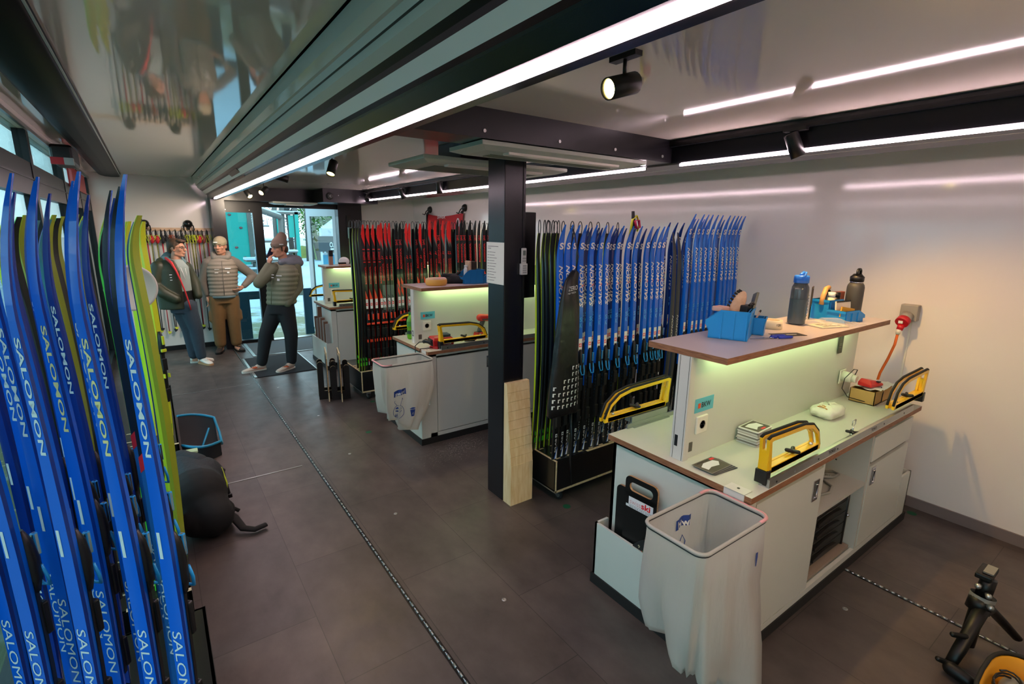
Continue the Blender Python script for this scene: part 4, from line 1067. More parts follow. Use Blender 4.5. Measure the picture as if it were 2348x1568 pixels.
# dark card
mb = MB(); Rm = Matrix.Translation((2.62, 1.225, ZS+.0005)) @ Matrix.Rotation(-.42, 4, 'Z'); mb.box(-.085, -.036, 0, .085, .036, .0012, mat('black_card', (34, 32, 32), .4), M=Rm)
for dx, w in ((-.07, .035), (-.01, .06)): mb.box(dx, -.006, .0013, dx+w, .002, .0016, M_skiwht, M=Rm)
o = mb.build('flyer'); tag(o, 'dark flyer card lying beside the blue scissors', 'flyer')
# clear drinking bottle
M_bot = mat('smoky_bottle', (96, 104, 112), .12, trans=.55, spec=.6); M_water = mat('bottle_water', (84, 100, 110), .1, trans=.3); M_lidb = mat('lid_blue', (40, 118, 232), .35)
def nalgene(x, y, z, s, label, clear=False):
    A = thing('water_bottle', label, 'bottle', (x, y, z))
    mB = M_bot if not clear else mat('clear_bottle', (176, 184, 184), .1, trans=.7)
    mb = MB(); mb.lathe([(.036*s, 0), (.043*s, .006*s), (.044*s, .02*s), (.044*s, .185*s), (.042*s, .205*s), (.034*s, .222*s), (.032*s, .23*s)], mB, (x, y, z), n=26); mb.build('body', A)
    mb = MB(); mb.lathe([(.038*s, .228*s), (.038*s, .262*s), (.034*s, .268*s), (.0005, .268*s)], M_lidb, (x, y, z), n=24)
    mb.cap((x-.008*s, y, z+.272*s), .010*s, (x+.014*s, y, z+.282*s), .009*s, M_lidb, 10)
    mb.tube([(x-.036*s, y-.02*s, z+.248*s), (x-.03*s, y-.03*s, z+.27*s), (x, y-.02*s, z+.285*s), (x+.02*s, y, z+.28*s)], .005*s, M_lidb, n=6); mb.build('lid', A)
    mb = MB()
    if not clear:
        mb.lathe([(.0445*s, .006*s), (.0447*s, .14*s)], M_water, (x, y, z), n=26, cap=False)
        for k in range(9):
            a = -1.05; mb.box(x+.0447*s*math.cos(a)-.004, y+.0447*s*math.sin(a)-.002, z+(.03+.016*k)*s, x+.0447*s*math.cos(a)+.006, y+.0447*s*math.sin(a), z+(.036+.016*k)*s, M_skiwht if False else mat('print_faint', (150, 158, 160), .5))
    mb.build('content_marks', A) if len(mb.bm.verts) else None
    return A
nalgene(2.985, 1.36, ZS, 1.04, 'tall smoky water bottle with a blue lid on the top shelf of workbench one')
# dark thermos
M_th = mat('thermos_charcoal', (66, 66, 64), .5, var=.05)
A = thing('thermos_flask', 'charcoal insulated flask with black loop lid at the right end of the top shelf', 'flask', (3.575, 1.30, ZS))
mb = MB(); mb.lathe([(.044, 0), (.0475, .004), (.0475, .185), (.044, .20), (.036, .212)], M_th, (3.575, 1.30, ZS), n=26); mb.build('body', A)
mb = MB(); mb.lathe([(.0355, .211), (.0355, .222)], M_chrome, (3.575, 1.30, ZS), n=24); mb.build('neck_ring', A)
mb = MB(); mb.lathe([(.038, .2215), (.039, .25), (.030, .258), (.022, .268), (.0005, .268)], M_black, (3.575, 1.30, ZS), n=24)
mb.tube([(3.552, 1.295, ZS+.255), (3.553, 1.295, ZS+.288), (3.562, 1.295, ZS+.296), (3.590, 1.295, ZS+.296), (3.599, 1.295, ZS+.288), (3.60, 1.295, ZS+.255)], .008, M_black, n=8); mb.build('lid', A)
# pair of blue bins with notepads
storage_bin('storage_bin', 3.135, 1.335, ZS, .085, .26, .075, 'shallow blue storage bin with a yellow folder, in front of the dark flask', PI+2.95-PI/2+.12, M_binb, .55) if False else None
b3 = storage_bin('storage_bin', 3.265, 1.235, ZS, .19, .105, .07, 'low blue storage bin holding the cream spiral notepad, in front of the charcoal flask', -2.85, M_binb, .55)
b3.rotation_euler.z = PI-.12; b3.location = (3.435, 1.235, ZS)
b4 = storage_bin('storage_bin', 3.50, 1.345, ZS, .20, .105, .12, 'taller blue storage bin with bottles and a wooden brush, beside the charcoal flask', PI-.1, M_binb, .5)
b4.location = (3.485, 1.348, ZS)
M_cream = mat('cream_paper', (232, 222, 196), .6)
A = thing('notepad', 'cream spiral notepad standing in the low blue bin before the flask', 'notepad', (3.34, 1.255, ZS+.01))
mb = MB(); Rm = Matrix.Translation((3.335, 1.262, ZS+.07)) @ Matrix.Rotation(-.12, 4, 'Z') @ Matrix.Rotation(-.12, 4, 'X'); mb.box(-.075, -.004, -.055, .075, .004, .05, M_cream, M=Rm); mb.build('pages', A)
mb = MB()
for k in range(15): p = Rm @ V((-.07+k*.01, -.003, .046)); mb.box(p.x-.002, p.y-.004, p.z-.004, p.x+.002, p.y, p.z+.006, M_black)
mb.build('spiral', A)
mb = MB(); Rm = Matrix.Translation((3.315, 1.228, ZS+.055)) @ Matrix.Rotation(-.10, 4, 'Z') @ Matrix.Rotation(.15, 4, 'Y'); mb.box(-.075, -.003, -.03, .07, .003, .03, mat('amber_folder', (226, 160, 30), .5), M=Rm)
o = mb.build('folder'); tag(o, 'amber folder in the low blue bin in front of the cream notepad', 'folder')
A = thing('wax_brush', 'beech wax brush leaning in the taller blue bin beside the flask', 'brush', (3.31, 1.36, ZS+.09))
mb = MB(); mb.tube([(3.275, 1.36, ZS+.09), (3.285, 1.36, ZS+.14), (3.31, 1.36, ZS+.185), (3.345, 1.36, ZS+.19)], .014, mat('beech_tan', (208, 158, 96), .5), n=10); mb.build('handle', A)
mb = MB(); mb.tube([(3.295, 1.36, ZS+.10), (3.31, 1.36, ZS+.15), (3.35, 1.36, ZS+.17)], .012, M_brist, n=8); mb.build('bristles', A)
for k, (x, mlid, h, lab) in enumerate(((3.335, M_skiwht, .165, 'small bottle with white cap in the taller blue bin'), (3.405, M_black, .16, 'small bottle with black cap in the taller blue bin'))):
    A = thing('wax_bottle', lab, 'bottle', (x, 1.335, ZS+.01))
    mb = MB(); mb.lathe([(.022, .01), (.023, .11), (.020, h-.03)], M_cream if k == 0 else M_black, (x, 1.335, ZS), n=18); mb.build('body', A)
    mb = MB(); mb.lathe([(.021, h-.03), (.021, h), (.0005, h)], mlid, (x, 1.335, ZS), n=18); mb.build('cap', A)
mb = MB(); Rm = Matrix.Translation((3.455, 1.35, ZS+.11)) @ Matrix.Rotation(-.2, 4, 'Z'); mb.box(-.055, -.012, -.09, .055, .012, .05, mat('brown_leather', (128, 66, 44), .5), .004, Rm)
o = mb.build('wallet'); tag(o, 'reddish brown pouch standing in the taller blue bin', 'pouch')
mb = MB(); fr = [(-.045, 0, -.06), (.045, 0, -.06), (.045, 0, .06), (-.045, 0, .06)]; fi = [(-.032, 0, -.047), (.032, 0, -.047), (.032, 0, .047), (-.032, 0, .047)]
Rm = Matrix.Translation((3.215, 1.39, ZS+.14)) @ Matrix.Rotation(.35, 4, 'Z')
mb.frame([Rm @ V(p) for p in fr], [Rm @ V(p) for p in fi], (0, .006, 0), mat('dark_frame', (64, 54, 46), .5)); mb.box(-.02, .0, -.1395, .02, .006, -.06, M_black, M=Rm)
o = mb.build('card_holder'); tag(o, 'small dark upright frame standing left of the brush behind the low blue bin', 'frame')
# loose papers
M_pap = mat('card_paper', (220, 214, 196), .5); M_blur = mat('print_grey', (120, 116, 108), .6)
mb = MB(); Rm = Matrix.Translation((3.065, 1.225, ZS+.0006)) @ Matrix.Rotation(-.35, 4, 'Z'); mb.box(-.095, -.055, 0, .095, .055, .006, M_pap, M=Rm); mb.box(-.06, -.035, .0061, .07, .03, .0065, M_blur, M=Rm)
for k in range(4): mb.box(-.05+.03*k, -.02, .0066, -.03+.03*k, .015, .0069, M_skiwht, M=Rm)
o = mb.build('postcard_stack'); tag(o, 'thin stack of cards lying right of the water bottle', 'cards')
mb = MB(); Rm = Matrix.Translation((3.16, 1.24, ZS+.008)) @ Matrix.Rotation(-.3, 4, 'Z')
mb.loft([[Rm @ V((-.15+.03*i, -.10+.0, .004+.010*math.sin(i*1.7))), Rm @ V((-.15+.03*i, .0, .012+.016*math.sin(i*1.1+1))), Rm @ V((-.15+.03*i, .10, .004+.008*math.cos(i*2.1)))] for i in range(11)], mat_film('clear_sleeve', (226, 230, 230), .28), closed=False, cap=False)
o = mb.build('plastic_sleeve'); tag(o, 'clear plastic sleeve spread in front of the low blue bin', 'plastic sleeve')
# black hanging tag under the shelf
mb = MB(); mb.box(3.395, 1.2735, 1.175, 3.450, 1.2765, 1.360, mat('black_tag', (52, 54, 48), .5))
for k, (z, w) in enumerate(((1.30, .03), (1.235, .036), (1.226, .034), (1.212, .026))): mb.box(3.402, 1.2725, z-.0012, 3.402+w, 1.2735, z+.0012, M_blur)
o = mb.build('info_card'); tag(o, 'dark printed card hanging under the shelf of workbench one', 'card')
# charger in the far socket of bench 1
A = thing('plug_adapter', 'white round plug adapter with thin black cable in the far socket of workbench one', 'plug', (3.53, 1.26, 1.02))
mb = MB(); mb.box(3.475, 1.270, .965, 3.56, 1.2775, 1.055, M_sock, .004); mb.cyl((3.515, 1.27, 1.015), (3.515, 1.215, 1.012), .034, M_sock, n=22, r1=.030); mb.cyl((3.515, 1.215, 1.012), (3.515, 1.19, 1.01), .024, M_sock, n=20); mb.build('adapter', A)
mb = MB(); pts = [(3.505, 1.20, 1.04), (3.50, 1.19, 1.075), (3.475, 1.20, 1.08), (3.44, 1.23, 1.02), (3.45, 1.24, .95), (3.50, 1.22, .89), (3.56, 1.08, .866), (3.62, 1.075, .875), (3.66, 1.085, .93), (3.66, 1.10, .96)]
mb.tube(pts, .0028, M_black, n=6); mb.build('cable', A)
# cardboard box with paper and red device
M_card = mat('cardboard', (196, 156, 92), .7, var=.06)
A = thing('cardboard_box', 'small open cardboard box with tissue paper at the far end of workbench one', 'box', (3.70, 1.17, ZW))
bz = ZW+.085; bx0, bx1, by0, by1 = 3.535, 3.80, 1.085, 1.225
mb = MB()
mb.box(bx0, by0, ZW, bx1, by0+.004, bz, M_card); mb.box(bx0, by1-.004, ZW, bx1, by1, bz, M_card); mb.box(bx0, by0, ZW, bx0+.004, by1, bz, M_card); mb.box(bx1-.004, by0, ZW, bx1, by1, bz, M_card); mb.box(bx0, by0, ZW, bx1, by1, ZW+.004, M_card); mb.build('box', A)
mb = MB(); n = 12; rr = random.Random(2)
mb.loft([[(bx0+.02+(bx1-bx0+.02)*i/n, by0-.012+(by1-by0+.01)*j/6, bz+.002+.014*rr.random()) for j in range(7)] for i in range(n+1)], mat('white_tissue', (226, 226, 220), .7), closed=False, cap=False); mb.build('tissue', A)
A = thing('red_charger', 'red charging cradle lying on the cardboard box', 'charger', (3.63, 1.17, bz+.018))
mb = MB(); mb.loft([[(3.555, 1.12, bz+.018), (3.69, 1.10, bz+.018), (3.70, 1.19, bz+.018), (3.565, 1.20, bz+.018)], [(3.555, 1.12, bz+.035), (3.69, 1.10, bz+.03), (3.70, 1.19, bz+.03), (3.565, 1.20, bz+.04)], [(3.575, 1.135, bz+.06), (3.665, 1.125, bz+.045), (3.67, 1.18, bz+.045), (3.58, 1.19, bz+.064)]], mat('device_red', (206, 34, 34), .4), sm=False); mb.build('cradle', A, bevel=.004)
mb = MB(); mb.box(3.635, 1.105, bz+.043, 3.66, 1.125, bz+.049, M_black); mb.build('slot', A)
# bread bag
M_brd = mat('bread_bag', (232, 230, 214), .45, bump=.5, bscale=26); M_brdp = mat('bread_print', (206, 140, 66), .5)
A = thing('bakery_bag', 'crumpled white bakery bag with tan print on workbench one', 'paper bag', (3.12, 1.175, ZW))
rr = random.Random(5); rings = []
for j in range(10):
    q = j/9; zz = .006+.052*math.sin(PI*min(1, q*1.0))*1.
    rings.append([(3.12+(.11-.012*math.sin(q*9))*math.cos(2*PI*k/20)*(.80+.3*abs(math.cos(2*PI*k/20))) if False else 3.12+.105*math.copysign(abs(math.cos(2*PI*k/24))**.6, math.cos(2*PI*k/24))*s_ + rr.uniform(-.004, .004),
                   1.175+.072*math.copysign(abs(math.sin(2*PI*k/24))**.6, math.sin(2*PI*k/24))*s_ + rr.uniform(-.004, .004), ZW+.002+hh+rr.uniform(0, .005)) for k in range(24)] if False else [])
prof = [(.80, .0), (1.0, .010), (1.02, .026), (.92, .044), (.62, .056), (.25, .060), (.02, .061)]
R_ = []
for s_, hh in prof: R_.append([(3.12+.105*math.copysign(abs(math.cos(2*PI*k/24))**.6, math.cos(2*PI*k/24))*s_+rr.uniform(-.009, .009), 1.175+.070*math.copysign(abs(math.sin(2*PI*k/24))**.6, math.sin(2*PI*k/24))*s_+rr.uniform(-.008, .008), ZW+hh+(rr.uniform(0, .014) if hh > 0 else 0)) for k in range(24)])
mb = MB(); mb.loft(R_, M_brd); mb.build('bag', A)
mb = MB(); z = ZW+.064
for k in range(5): mb.tube([(3.04+.025*k, 1.15+.01*(k % 2), z-.004), (3.055+.025*k, 1.185, z), (3.05+.025*k, 1.205, z-.004)], .0045, M_brdp, n=6, flat=(1, .6))
mb.build('print', A)
# stack of cards and fan of cards
M_photo = mat('photo_print', (78, 72, 58), .35, var=.5, vscale=22); M_bandp = mat('paper_band', (228, 228, 222), .5)
A = thing('postcard_stack', 'tall stack of postcards in a paper band against the divider of workbench one', 'postcards', (2.40, 1.215, ZW))
rr = random.Random(3); Rb = Matrix.Translation((2.40, 1.222, ZW)) @ Matrix.Rotation(.05, 4, 'Z')
M_edges = [mat('card_edge_%d' % k, c, .6) for k, c in enumerate(((206, 204, 196), (126, 120, 110), (224, 222, 214), (180, 172, 160)))]
for k in range(11):
    mb = MB(); dx, dy = rr.uniform(-.004, .004), rr.uniform(-.003, .003); mb.box(-.072+dx, -.052+dy, .0072*k, .072+dx, .052+dy, .0072*k+.0066, M_edges[k % 4], M=Rb)
    if k == 10:
        mb.box(-.066+dx, -.046+dy, .0072*k+.0066, .066+dx, .046+dy, .0072*k+.0070, M_photo, M=Rb); mb.poly([Rb @ V((x+dx, y+dy, .0072*k+.0073)) for x, y in ((-.05, .03), (.0, .036), (.05, .02), (.045, -.02), (.0, -.012), (-.04, -.028))], M_skiwht)
        mb.box(-.01, -.044, .0072*k+.0073, .03, -.032, .0072*k+.0076, M_red, M=Rb)
    mb.build('card', A)
mb = MB(); mb.box(.02, -.057, .02, .045, -.0555, .060, M_bandp, M=Rb); mb.box(.02, -.057, .0, .045, -.0555, .02, M_bandp, M=Rb); mb.build('band', A)
Rf = Matrix.Translation((1.985, 1.155, ZW+.0005)) @ Matrix.Rotation(-.42+.32, 4, 'Z')
A = thing('postcard_fan', 'fanned pile of photo cards lying at the left front of workbench one', 'postcards', (1.985, 1.155, ZW))
for k in range(6):
    mb = MB(); Rk = Matrix.Translation((1.978-.004*k, 1.155+.003*k, ZW+.0005+.0016*k)) @ Matrix.Rotation(-.10+.02*k, 4, 'Z')
    mb.box(-.075, -.052, 0, .075, .052, .0014, M_edges[1] if k % 2 else mat('navy_card', (44, 46, 66), .5), M=Rk)
    if k == 5:
        mb.box(-.071, -.048, .0014, .071, .048, .0016, M_photo, M=Rk); mb.poly([Rk @ V(p) for p in ((-.06, .012, .0018), (-.02, .03, .0018), (.045, .026, .0018), (.06, .004, .0018), (.03, -.02, .0018), (-.02, -.012, .0018), (-.055, -.022, .0018))], M_skiwht)
        mb.text('MOTION CARD', Rk @ V((-.05, .036, .0019)), Rk.to_3x3() @ V((1, 0, 0)), Rk.to_3x3() @ V((0, 1, 0)), .085, .008, M_num, bold=.02); mb.box(.04, .03, .0017, .07, .044, .0019, M_red, M=Rk)
    mb.build('card', A)
# phone set and cable in the open compartment
M_dk = mat('phone_black', (26, 25, 24), .4); M_cab = mat('grey_cable', (150, 148, 140), .5)
A = thing('card_terminal', 'black payment terminal leaning in the open compartment of workbench one', 'terminal', (2.80, 1.12, .526))
mb = MB(); Rm = Matrix.Translation((2.76, 1.10, .60)) @ Matrix.Rotation(.35, 4, 'Z') @ Matrix.Rotation(-.35, 4, 'Y'); mb.box(-.03, -.07, -.085, .03, .07, .10, M_dk, .01, Rm); mb.box(-.034, -.05, .0, -.03, .05, .08, mat('terminal_screen', (40, 36, 32), .15), M=Rm); mb.build('body', A)
mb = MB(); Rm = Matrix.Translation((2.93, 1.14, .655)) @ Matrix.Rotation(.5, 4, 'Z') @ Matrix.Rotation(-.5, 4, 'Y'); mb.box(-.014, -.025, -.09, .014, .025, .09, M_dk, .008, Rm); mb.build('handset', A)
mb = MB(); pts = [(2.90, 1.12, .58), (2.95, 1.08, .56), (3.02, 1.06, .545), (3.10, 1.06, .54), (3.12, 1.10, .535), (3.06, 1.14, .535), (2.98, 1.12, .535), (2.92, 1.02, .535), (2.84, 1.0, .535), (2.74, 1.02, .535), (2.66, 1.06, .535)]
mb.tube(pts, .007, M_cab, n=8)
for k in range(7): p = V((2.92+.014*k, 1.105-.005*k, .575-.004*k)); mb.lathe([(.012, -.004), (.014, 0), (.012, .004)], M_cab, p, (1, -.3, -.2), n=10)
mb.build('cable', A)
mb = MB(); mb.box(2.59, 1.06, .526, 2.67, 1.16, .60, mat('brown_carton', (132, 110, 76), .7)); o = mb.build('carton'); tag(o, 'small brown carton at the left in the open compartment of workbench one', 'box')
# flight case with drawers in the lower compartment
A = thing('drawer_case', 'black drawer case with curved pulls in the lower compartment of workbench one', 'drawer case', (2.86, 1.25, .096))
mb = MB(); mb.box(2.60, 1.01, .115, 3.125, 1.54, .495, M_black, .004); mb.build('shell', A)
for k in range(5):
    mb = MB(); z = .13+.071*k; mb.box(2.615, .994, z, 3.10, 1.01, z+.066, mat('drawer_front', (24, 24, 22), .4), .003); d = mb.build('drawer', A)
    mb = MB(); mb.prism([(2.72+.28*i/10, .992, z+.045+.014*math.sin(PI*i/10)) for i in range(11)]+[(2.72+.28*i/10, .992, z+.028+.020*math.sin(PI*i/10)) for i in range(10, -1, -1)], (0, -.012, 0), M_dk); mb.build('pull', d)
mb = MB(); mb.box(2.625, .9925, .455, 2.76, .9935, .485, M_skiwht); mb.text('swissski', (2.64, .9920, .46), (1, 0, 0), (0, 0, 1), .11, .018, M_red, bold=.02); mb.box(2.625, .9925, .135, 2.70, .9935, .17, M_skiwht); mb.text('1', (2.66, .9920, .143), (1, 0, 0), (0, 0, 1), .008, .02, M_num)
mb.box(3.0, .9925, .43, 3.08, .9935, .47, mat('dark_label', (70, 40, 40), .4)); mb.build('label_sticker', A)
mb = MB(); mb.cyl((3.112, .998, .12), (3.112, .998, .50), .010, M_black, n=10); mb.ell((3.112, .985, .31), .010, M_chrome, 8, 6); mb.build('lock_bar', A)
mb = MB(); mb.box(2.60, .965, .0965, 3.14, 1.54, .1145, mat('worn_sill', (150, 132, 116), .5)); mb.build('base_tray', A)
# boards in the left bin of bench 1
M_bb = mat('black_board', (18, 17, 16), .35); M_lab = mat('white_label', (226, 222, 222), .5)
def handle_board(loc, rot, w, h, label, text=None, hole=True, t=.012):
    A = thing('carrying_board', label, 'board', loc, 'black carrying boards'); A.rotation_euler = rot
    def rr(x0, z0, x1, z1, r, n=5):
        P = []
        for cx, cz, a0 in ((x1-r, z1-r, 0), (x0+r, z1-r, PI/2), (x0+r, z0+r, PI), (x1-r, z0+r, 1.5*PI)):
            for k in range(n+1): a = a0+PI/2*k/n; P.append((cx+r*math.cos(a), 0, cz+r*math.sin(a)))
        return P
    mb = MB()
    if hole:
        mb.frame(rr(-w/2, h-.11, w/2, h, .03), rr(-w*.36, h-.075, w*.36, h-.028, .022), (0, t, 0), M_bb, M_ply)
        mb.box(-w/2, 0, 0, w/2, t, h-.08, M_bb, mf={'+x': M_ply, '-x': M_ply}) if False else mb.frame(rr(-w/2, 0, w/2, h-.0805, .004), rr(-w*.22, .10, w*.22, .20, .03), (0, t, 0), M_bb, M_ply)
    else: mb.prism(rr(-w/2, 0, w/2, h, .03), (0, t, 0), M_bb, M_ply)
    o = mb.build('panel'); o.parent = A
    if text:
        mb = MB(); mb.box(-w*.36, -.0012, h-.150, w*.40, -.0004, h-.108, M_lab); mb.box(-w*.44, -.0012, h-.165, w*.44, -.0004, h-.152, M_lab)
        mb.text('swiss', (-w*.32, -.0016, h-.144), (1, 0, 0), (0, 0, 1), w*.34, .026, mat('pale_pink_print', (214, 160, 160), .5)); mb.text('ski', (w*.04, -.0016, h-.144), (1, 0, 0), (0, 0, 1), w*.28, .032, M_red, bold=.03)
        mb.text('BIATHLON WC', (-w*.32, -.0016, h-.162), (1, 0, 0), (0, 0, 1), w*.64, .007, M_num)
        o = mb.build('sticker'); o.parent = A
    return A
handle_board((1.812, 1.435, .076), (0, -.0, -PI/2+.06), .19, .64, 'black board with oval handle and white sticker in the left bin of workbench one', True)
handle_board((1.826, 1.535, .076), (0, 0, -PI/2+.02), .13, .555, 'smaller black board behind the stickered board in the left bin of workbench one', None, False)
# dartboard in the bin
M_dbg = mat('dart_green', (24, 104, 60), .7); M_dbr = mat('dart_red', (188, 36, 40), .7); M_dbc = mat('dart_cream', (216, 204, 164), .7); M_dbk = mat('dart_black', (24, 24, 24), .7)
A = thing('dartboard', 'dartboard with cream numbers half hidden in the left bin of workbench one', 'dartboard', (1.80, 1.27, .30))
c = V((1.800, 1.285, .275)); nx = V((-1, .0, .0)); u = V((0, -1, 0)); w = V((0, 0, 1)); Rr = .185
mb = MB(); mb.lathe([(Rr, -.006), (Rr, .012)], M_dbk, c, nx, n=40); mb.build('disc', A)
mb = MB()
for k in range(20):
    a0, a1 = 2*PI*(k-.5)/20, 2*PI*(k+.5)/20
    def ring(r0, r1, m, e=.0125):
        mb.poly([c+nx*e+(u*math.cos(a)+w*math.sin(a))*r*Rr for a, r in ((a0, r0), (a1, r0), (a1, r1), (a0, r1))], m)
    ring(.06, .40, M_dbc if k % 2 else M_dbk); ring(.40, .45, M_dbg if k % 2 else M_dbr); ring(.45, .70, M_dbc if k % 2 else M_dbk); ring(.70, .76, M_dbg if k % 2 else M_dbr)
mb.build('sectors', A)
mb = MB()
for s, an in (('14', 180), ('9', 144), ('12', 108), ('5', 90), ('20', 72), ('11', 198), ('8', 216)):
    p = c+nx*.0126+(u*math.cos(math.radians(an-8))+w*math.sin(math.radians(an-8)))*Rr*.86; mb.text(s, p-u*.011-w*.009, u, w, .022 if len(s) > 1 else .012, .018, M_dbc)
mb.build('numbers', A)
# wall socket with red plug on the right wall
M_cee = mat('wall_box_grey', (150, 146, 138), .5); M_plr = mat('plug_red', (190, 24, 36), .4); M_orc = mat('cable_orange', (226, 104, 24), .5)
A = thing('wall_outlet', 'grey industrial wall outlet box on the right wall', 'outlet', (4.20, 1.18, 1.38))
mb = MB(); mb.box(4.165, 1.125, 1.325, 4.2245, 1.225, 1.435, M_cee, .006); mb.cyl((4.165, 1.175, 1.365), (4.13, 1.18, 1.335), .036, M_cee, n=20); mb.build('box', A)
A = thing('power_plug', 'red round power plug with orange cable hanging from the wall outlet', 'plug', (4.12, 1.19, 1.31))
mb = MB(); mb.cyl((4.13, 1.18, 1.336), (4.10, 1.185, 1.315), .040, M_plr, n=22); mb.cyl((4.115, 1.185, 1.30), (4.10, 1.19, 1.265), .022, M_plr, n=16, r1=.018); mb.box(4.088, 1.175, 1.312, 4.092, 1.20, 1.330, M_skiwht); mb.build('plug', A)
mb = MB(); mb.cyl((4.10, 1.19, 1.27), (4.10, 1.195, 1.235), .016, M_sock, n=14, r1=.012); mb.build('gland', A)
mb = MB(); mb.tube([(4.10, 1.195, 1.235), (4.10, 1.20, 1.16), (4.09, 1.22, 1.06), (4.085, 1.25, .95), (4.09, 1.27, .80), (4.09, 1.28, .5), (4.08, 1.28, .2), (4.06, 1.27, .02)], .0085, M_orc, n=8); mb.build('cable', A)
mb = MB(); mb.box(4.218, 1.16, .08, 4.2245, 1.172, 1.325, M_sock); o = mb.build('cable_duct'); tag(o, 'thin white cable duct running down from the wall outlet', 'cable duct')
# ------------------------------------------------------------------ hanging refuse bags
M_bagw = mat_film('white_bin_liner', (214, 212, 204), .86); M_pinkrim = mat('pink_drawstring', (214, 150, 152), .4); M_swb = mat('liner_blue_print', (36, 66, 140), .5)
M_wire = mat('frame_wire', (60, 60, 62), .4, metal=.6)
from mathutils.bvhtree import BVHTree
def rrect(cx, cy, w, d, z, r, n=6, rot=0.):
    P = []
    for sx, sy, a0 in ((1, 1, 0), (-1, 1, PI/2), (-1, -1, PI), (1, -1, 1.5*PI)):
        for k in range(n+1):
            a = a0+PI/2*k/n; P.append((sx*(w/2-r)+r*math.cos(a), sy*(d/2-r)+r*math.sin(a)))
    c, s = math.cos(rot), math.sin(rot)
    return [V((cx+x*c-y*s, cy+x*s+y*c, z)) for x, y in P]
def subdiv(ring, m=4):
    o = []
    for i in range(len(ring)):
        a, b = ring[i], ring[(i+1) % len(ring)]; L = (b-a).length; k = max(1, int(L/.035))
        for j in range(k): o.append(a+(b-a)*j/k)
    return o
def liner(label, cx, cy, w, d, z, h, seed, tail, clip, side=1, sag=0.):
    A = thing('refuse_bag', label, 'refuse bag', (cx, cy, 0), 'white hanging refuse bags')
    r = random.Random(seed); base = subdiv(rrect(cx, cy, w, d, z, .04)); n = len(base)
    def rim(i): return base[i]
    rings = []
    N = 20
    ph = [r.uniform(0, 6.28) for _ in range(8)]
    for j in range(N+1):
        q = j/N; ring = []
        for i, p in enumerate(base):
            a = 2*PI*i/n; dx, dy = p.x-cx, p.y-cy
            sh = 1-.05*q-.10*max(0, q-.7)/.3
            fold = .012*q*math.sin(7*a+ph[0]+2*q)+.008*q*math.sin(13*a+ph[1]-3*q)+.006*min(1, q*6)*math.sin(23*a+ph[2])
            f = sh+fold/(math.hypot(dx, dy)+.001)*1.9
            sx = min(1, max(0, (p.x-(cx-w/2))/w)); sy = min(1, max(0, (cy+d/2-p.y)/d))
            zz = p.z-(h+(tail[2]*(.75*sx+.25*sy) if tail else 0))*q
            x, y = cx+dx*f, cy+dy*f
            if tail: t = max(0, q-.35)/.65; x += (tail[0]-cx)*.30*t*sx; y += (tail[1]-cy)*.30*t*sx
            ring.append((x, y, max(.014, zz)))
        rings.append(ring)
    # bottom closes to a crumpled seam
    for s_ in (.6, .2):
        ring = []
        for (x, y, zz) in rings[N]: ring.append((cx+(x-cx)*s_+ (0 if not tail else (tail[0]-cx)*.2*(1-s_)), cy+(y-cy)*s_, max(.010, zz-.015*(1-s_))))
        rings.append(ring)
    mb = MB(); mb.loft(rings, M_bagw, cap=False); bag = mb.build('liner', A)
    bvh = BVHTree.FromPolygons([v.co+V((cx, cy, 0)) for v in bag.data.vertices], [tuple(p.vertices) for p in bag.data.polygons])
    mb = MB(); mb.tube([p+V((0, 0, .003)) for p in base], .007, M_bagw, n=6, closed=True); mb.build('folded_rim', A)
    # pink drawstring on the rim
    k0 = [i for i, p in enumerate(base) if (p.x-cx)*side > w*.3]
    mb = MB(); pts = sorted([base[i] for i in k0], key=lambda p: p.y); mb.tube([p+V((.004*side, 0, .006)) for p in pts], .0075, M_pinkrim, n=6, flat=(1, .7)); mb.build('drawstring', A)
    mb = MB(); mb.tube([p+V((0, 0, -.006)) for p in base], .004, M_wire, n=6, closed=True); mb.build('wire_frame', A)
    # clip bracket to the bench corner
    mb = MB(); x, y, zz = clip
    mb.box(x-.004, y, zz-.06, x-.0005, y+.09, zz+.002, M_white); mb.box(x-.004, y, zz+.0006, x+.055, y+.09, zz+.003, M_white); mb.lathe([(.006, 0), (.006, .0012)], M_black, (x+.03, y+.045, zz+.003), n=12)
    mb.tube([(x-.006, y+.09, zz-.05), (x-.008, y+.12, z), (x-.01, y+.15, z-.006)], .004, M_wire, n=6); mb.tube([(x-.006, y-.02, zz-.055), (x-.008, y+.04, z+.005), (x-.01, y+.06, z)], .004, M_wire, n=6)
    mb.build('clip_bracket', A)
    return A, bvh
# bag 1 (in front of bench 1)
A1_, b1 = liner('big white refuse bag hanging in its frame from the corner of workbench one', 1.61, .958, .43, .26, .826, .44, 11, (1.80, .76, .36), (1.845, .945, .860), 1)
def q1(a, z, e=0.): # inner face of the far side of bag 1; the mark is printed outside and shows through mirrored
    h = b1.ray_cast(V((1.70-a, .96, z)), V((0, 1, 0)))[0]
    return V((1.70-a, (h.y if h else 1.08)-.003-e, z))
mb = MB()
mb.loft([[q1(.10*k/8, .715+.008*math.sin(PI*k/8)), q1(.10*k/8, .760+.008*math.sin(PI*k/8))] for k in range(9)], M_swb, closed=False, cap=False, sm=False)
vs, fs = text_geo('swirl', .15, .03); vv = [mb.v(q1(.008+.084*x, .722+.032*y, .0015)) for x, y in vs]
for f in fs: mb.face([vv[i] for i in f], M_skiwht)
mb.build('print', A1_)
mb = MB(); mb.tube([q1(.045, .62), q1(.04, .655), q1(.05, .68), q1(.06, .655)], .002, M_swb, n=4); mb.tube([q1(.085, .63), q1(.09, .665), q1(.11, .67)], .002, M_swb, n=4); mb.build('drawing', A1_)
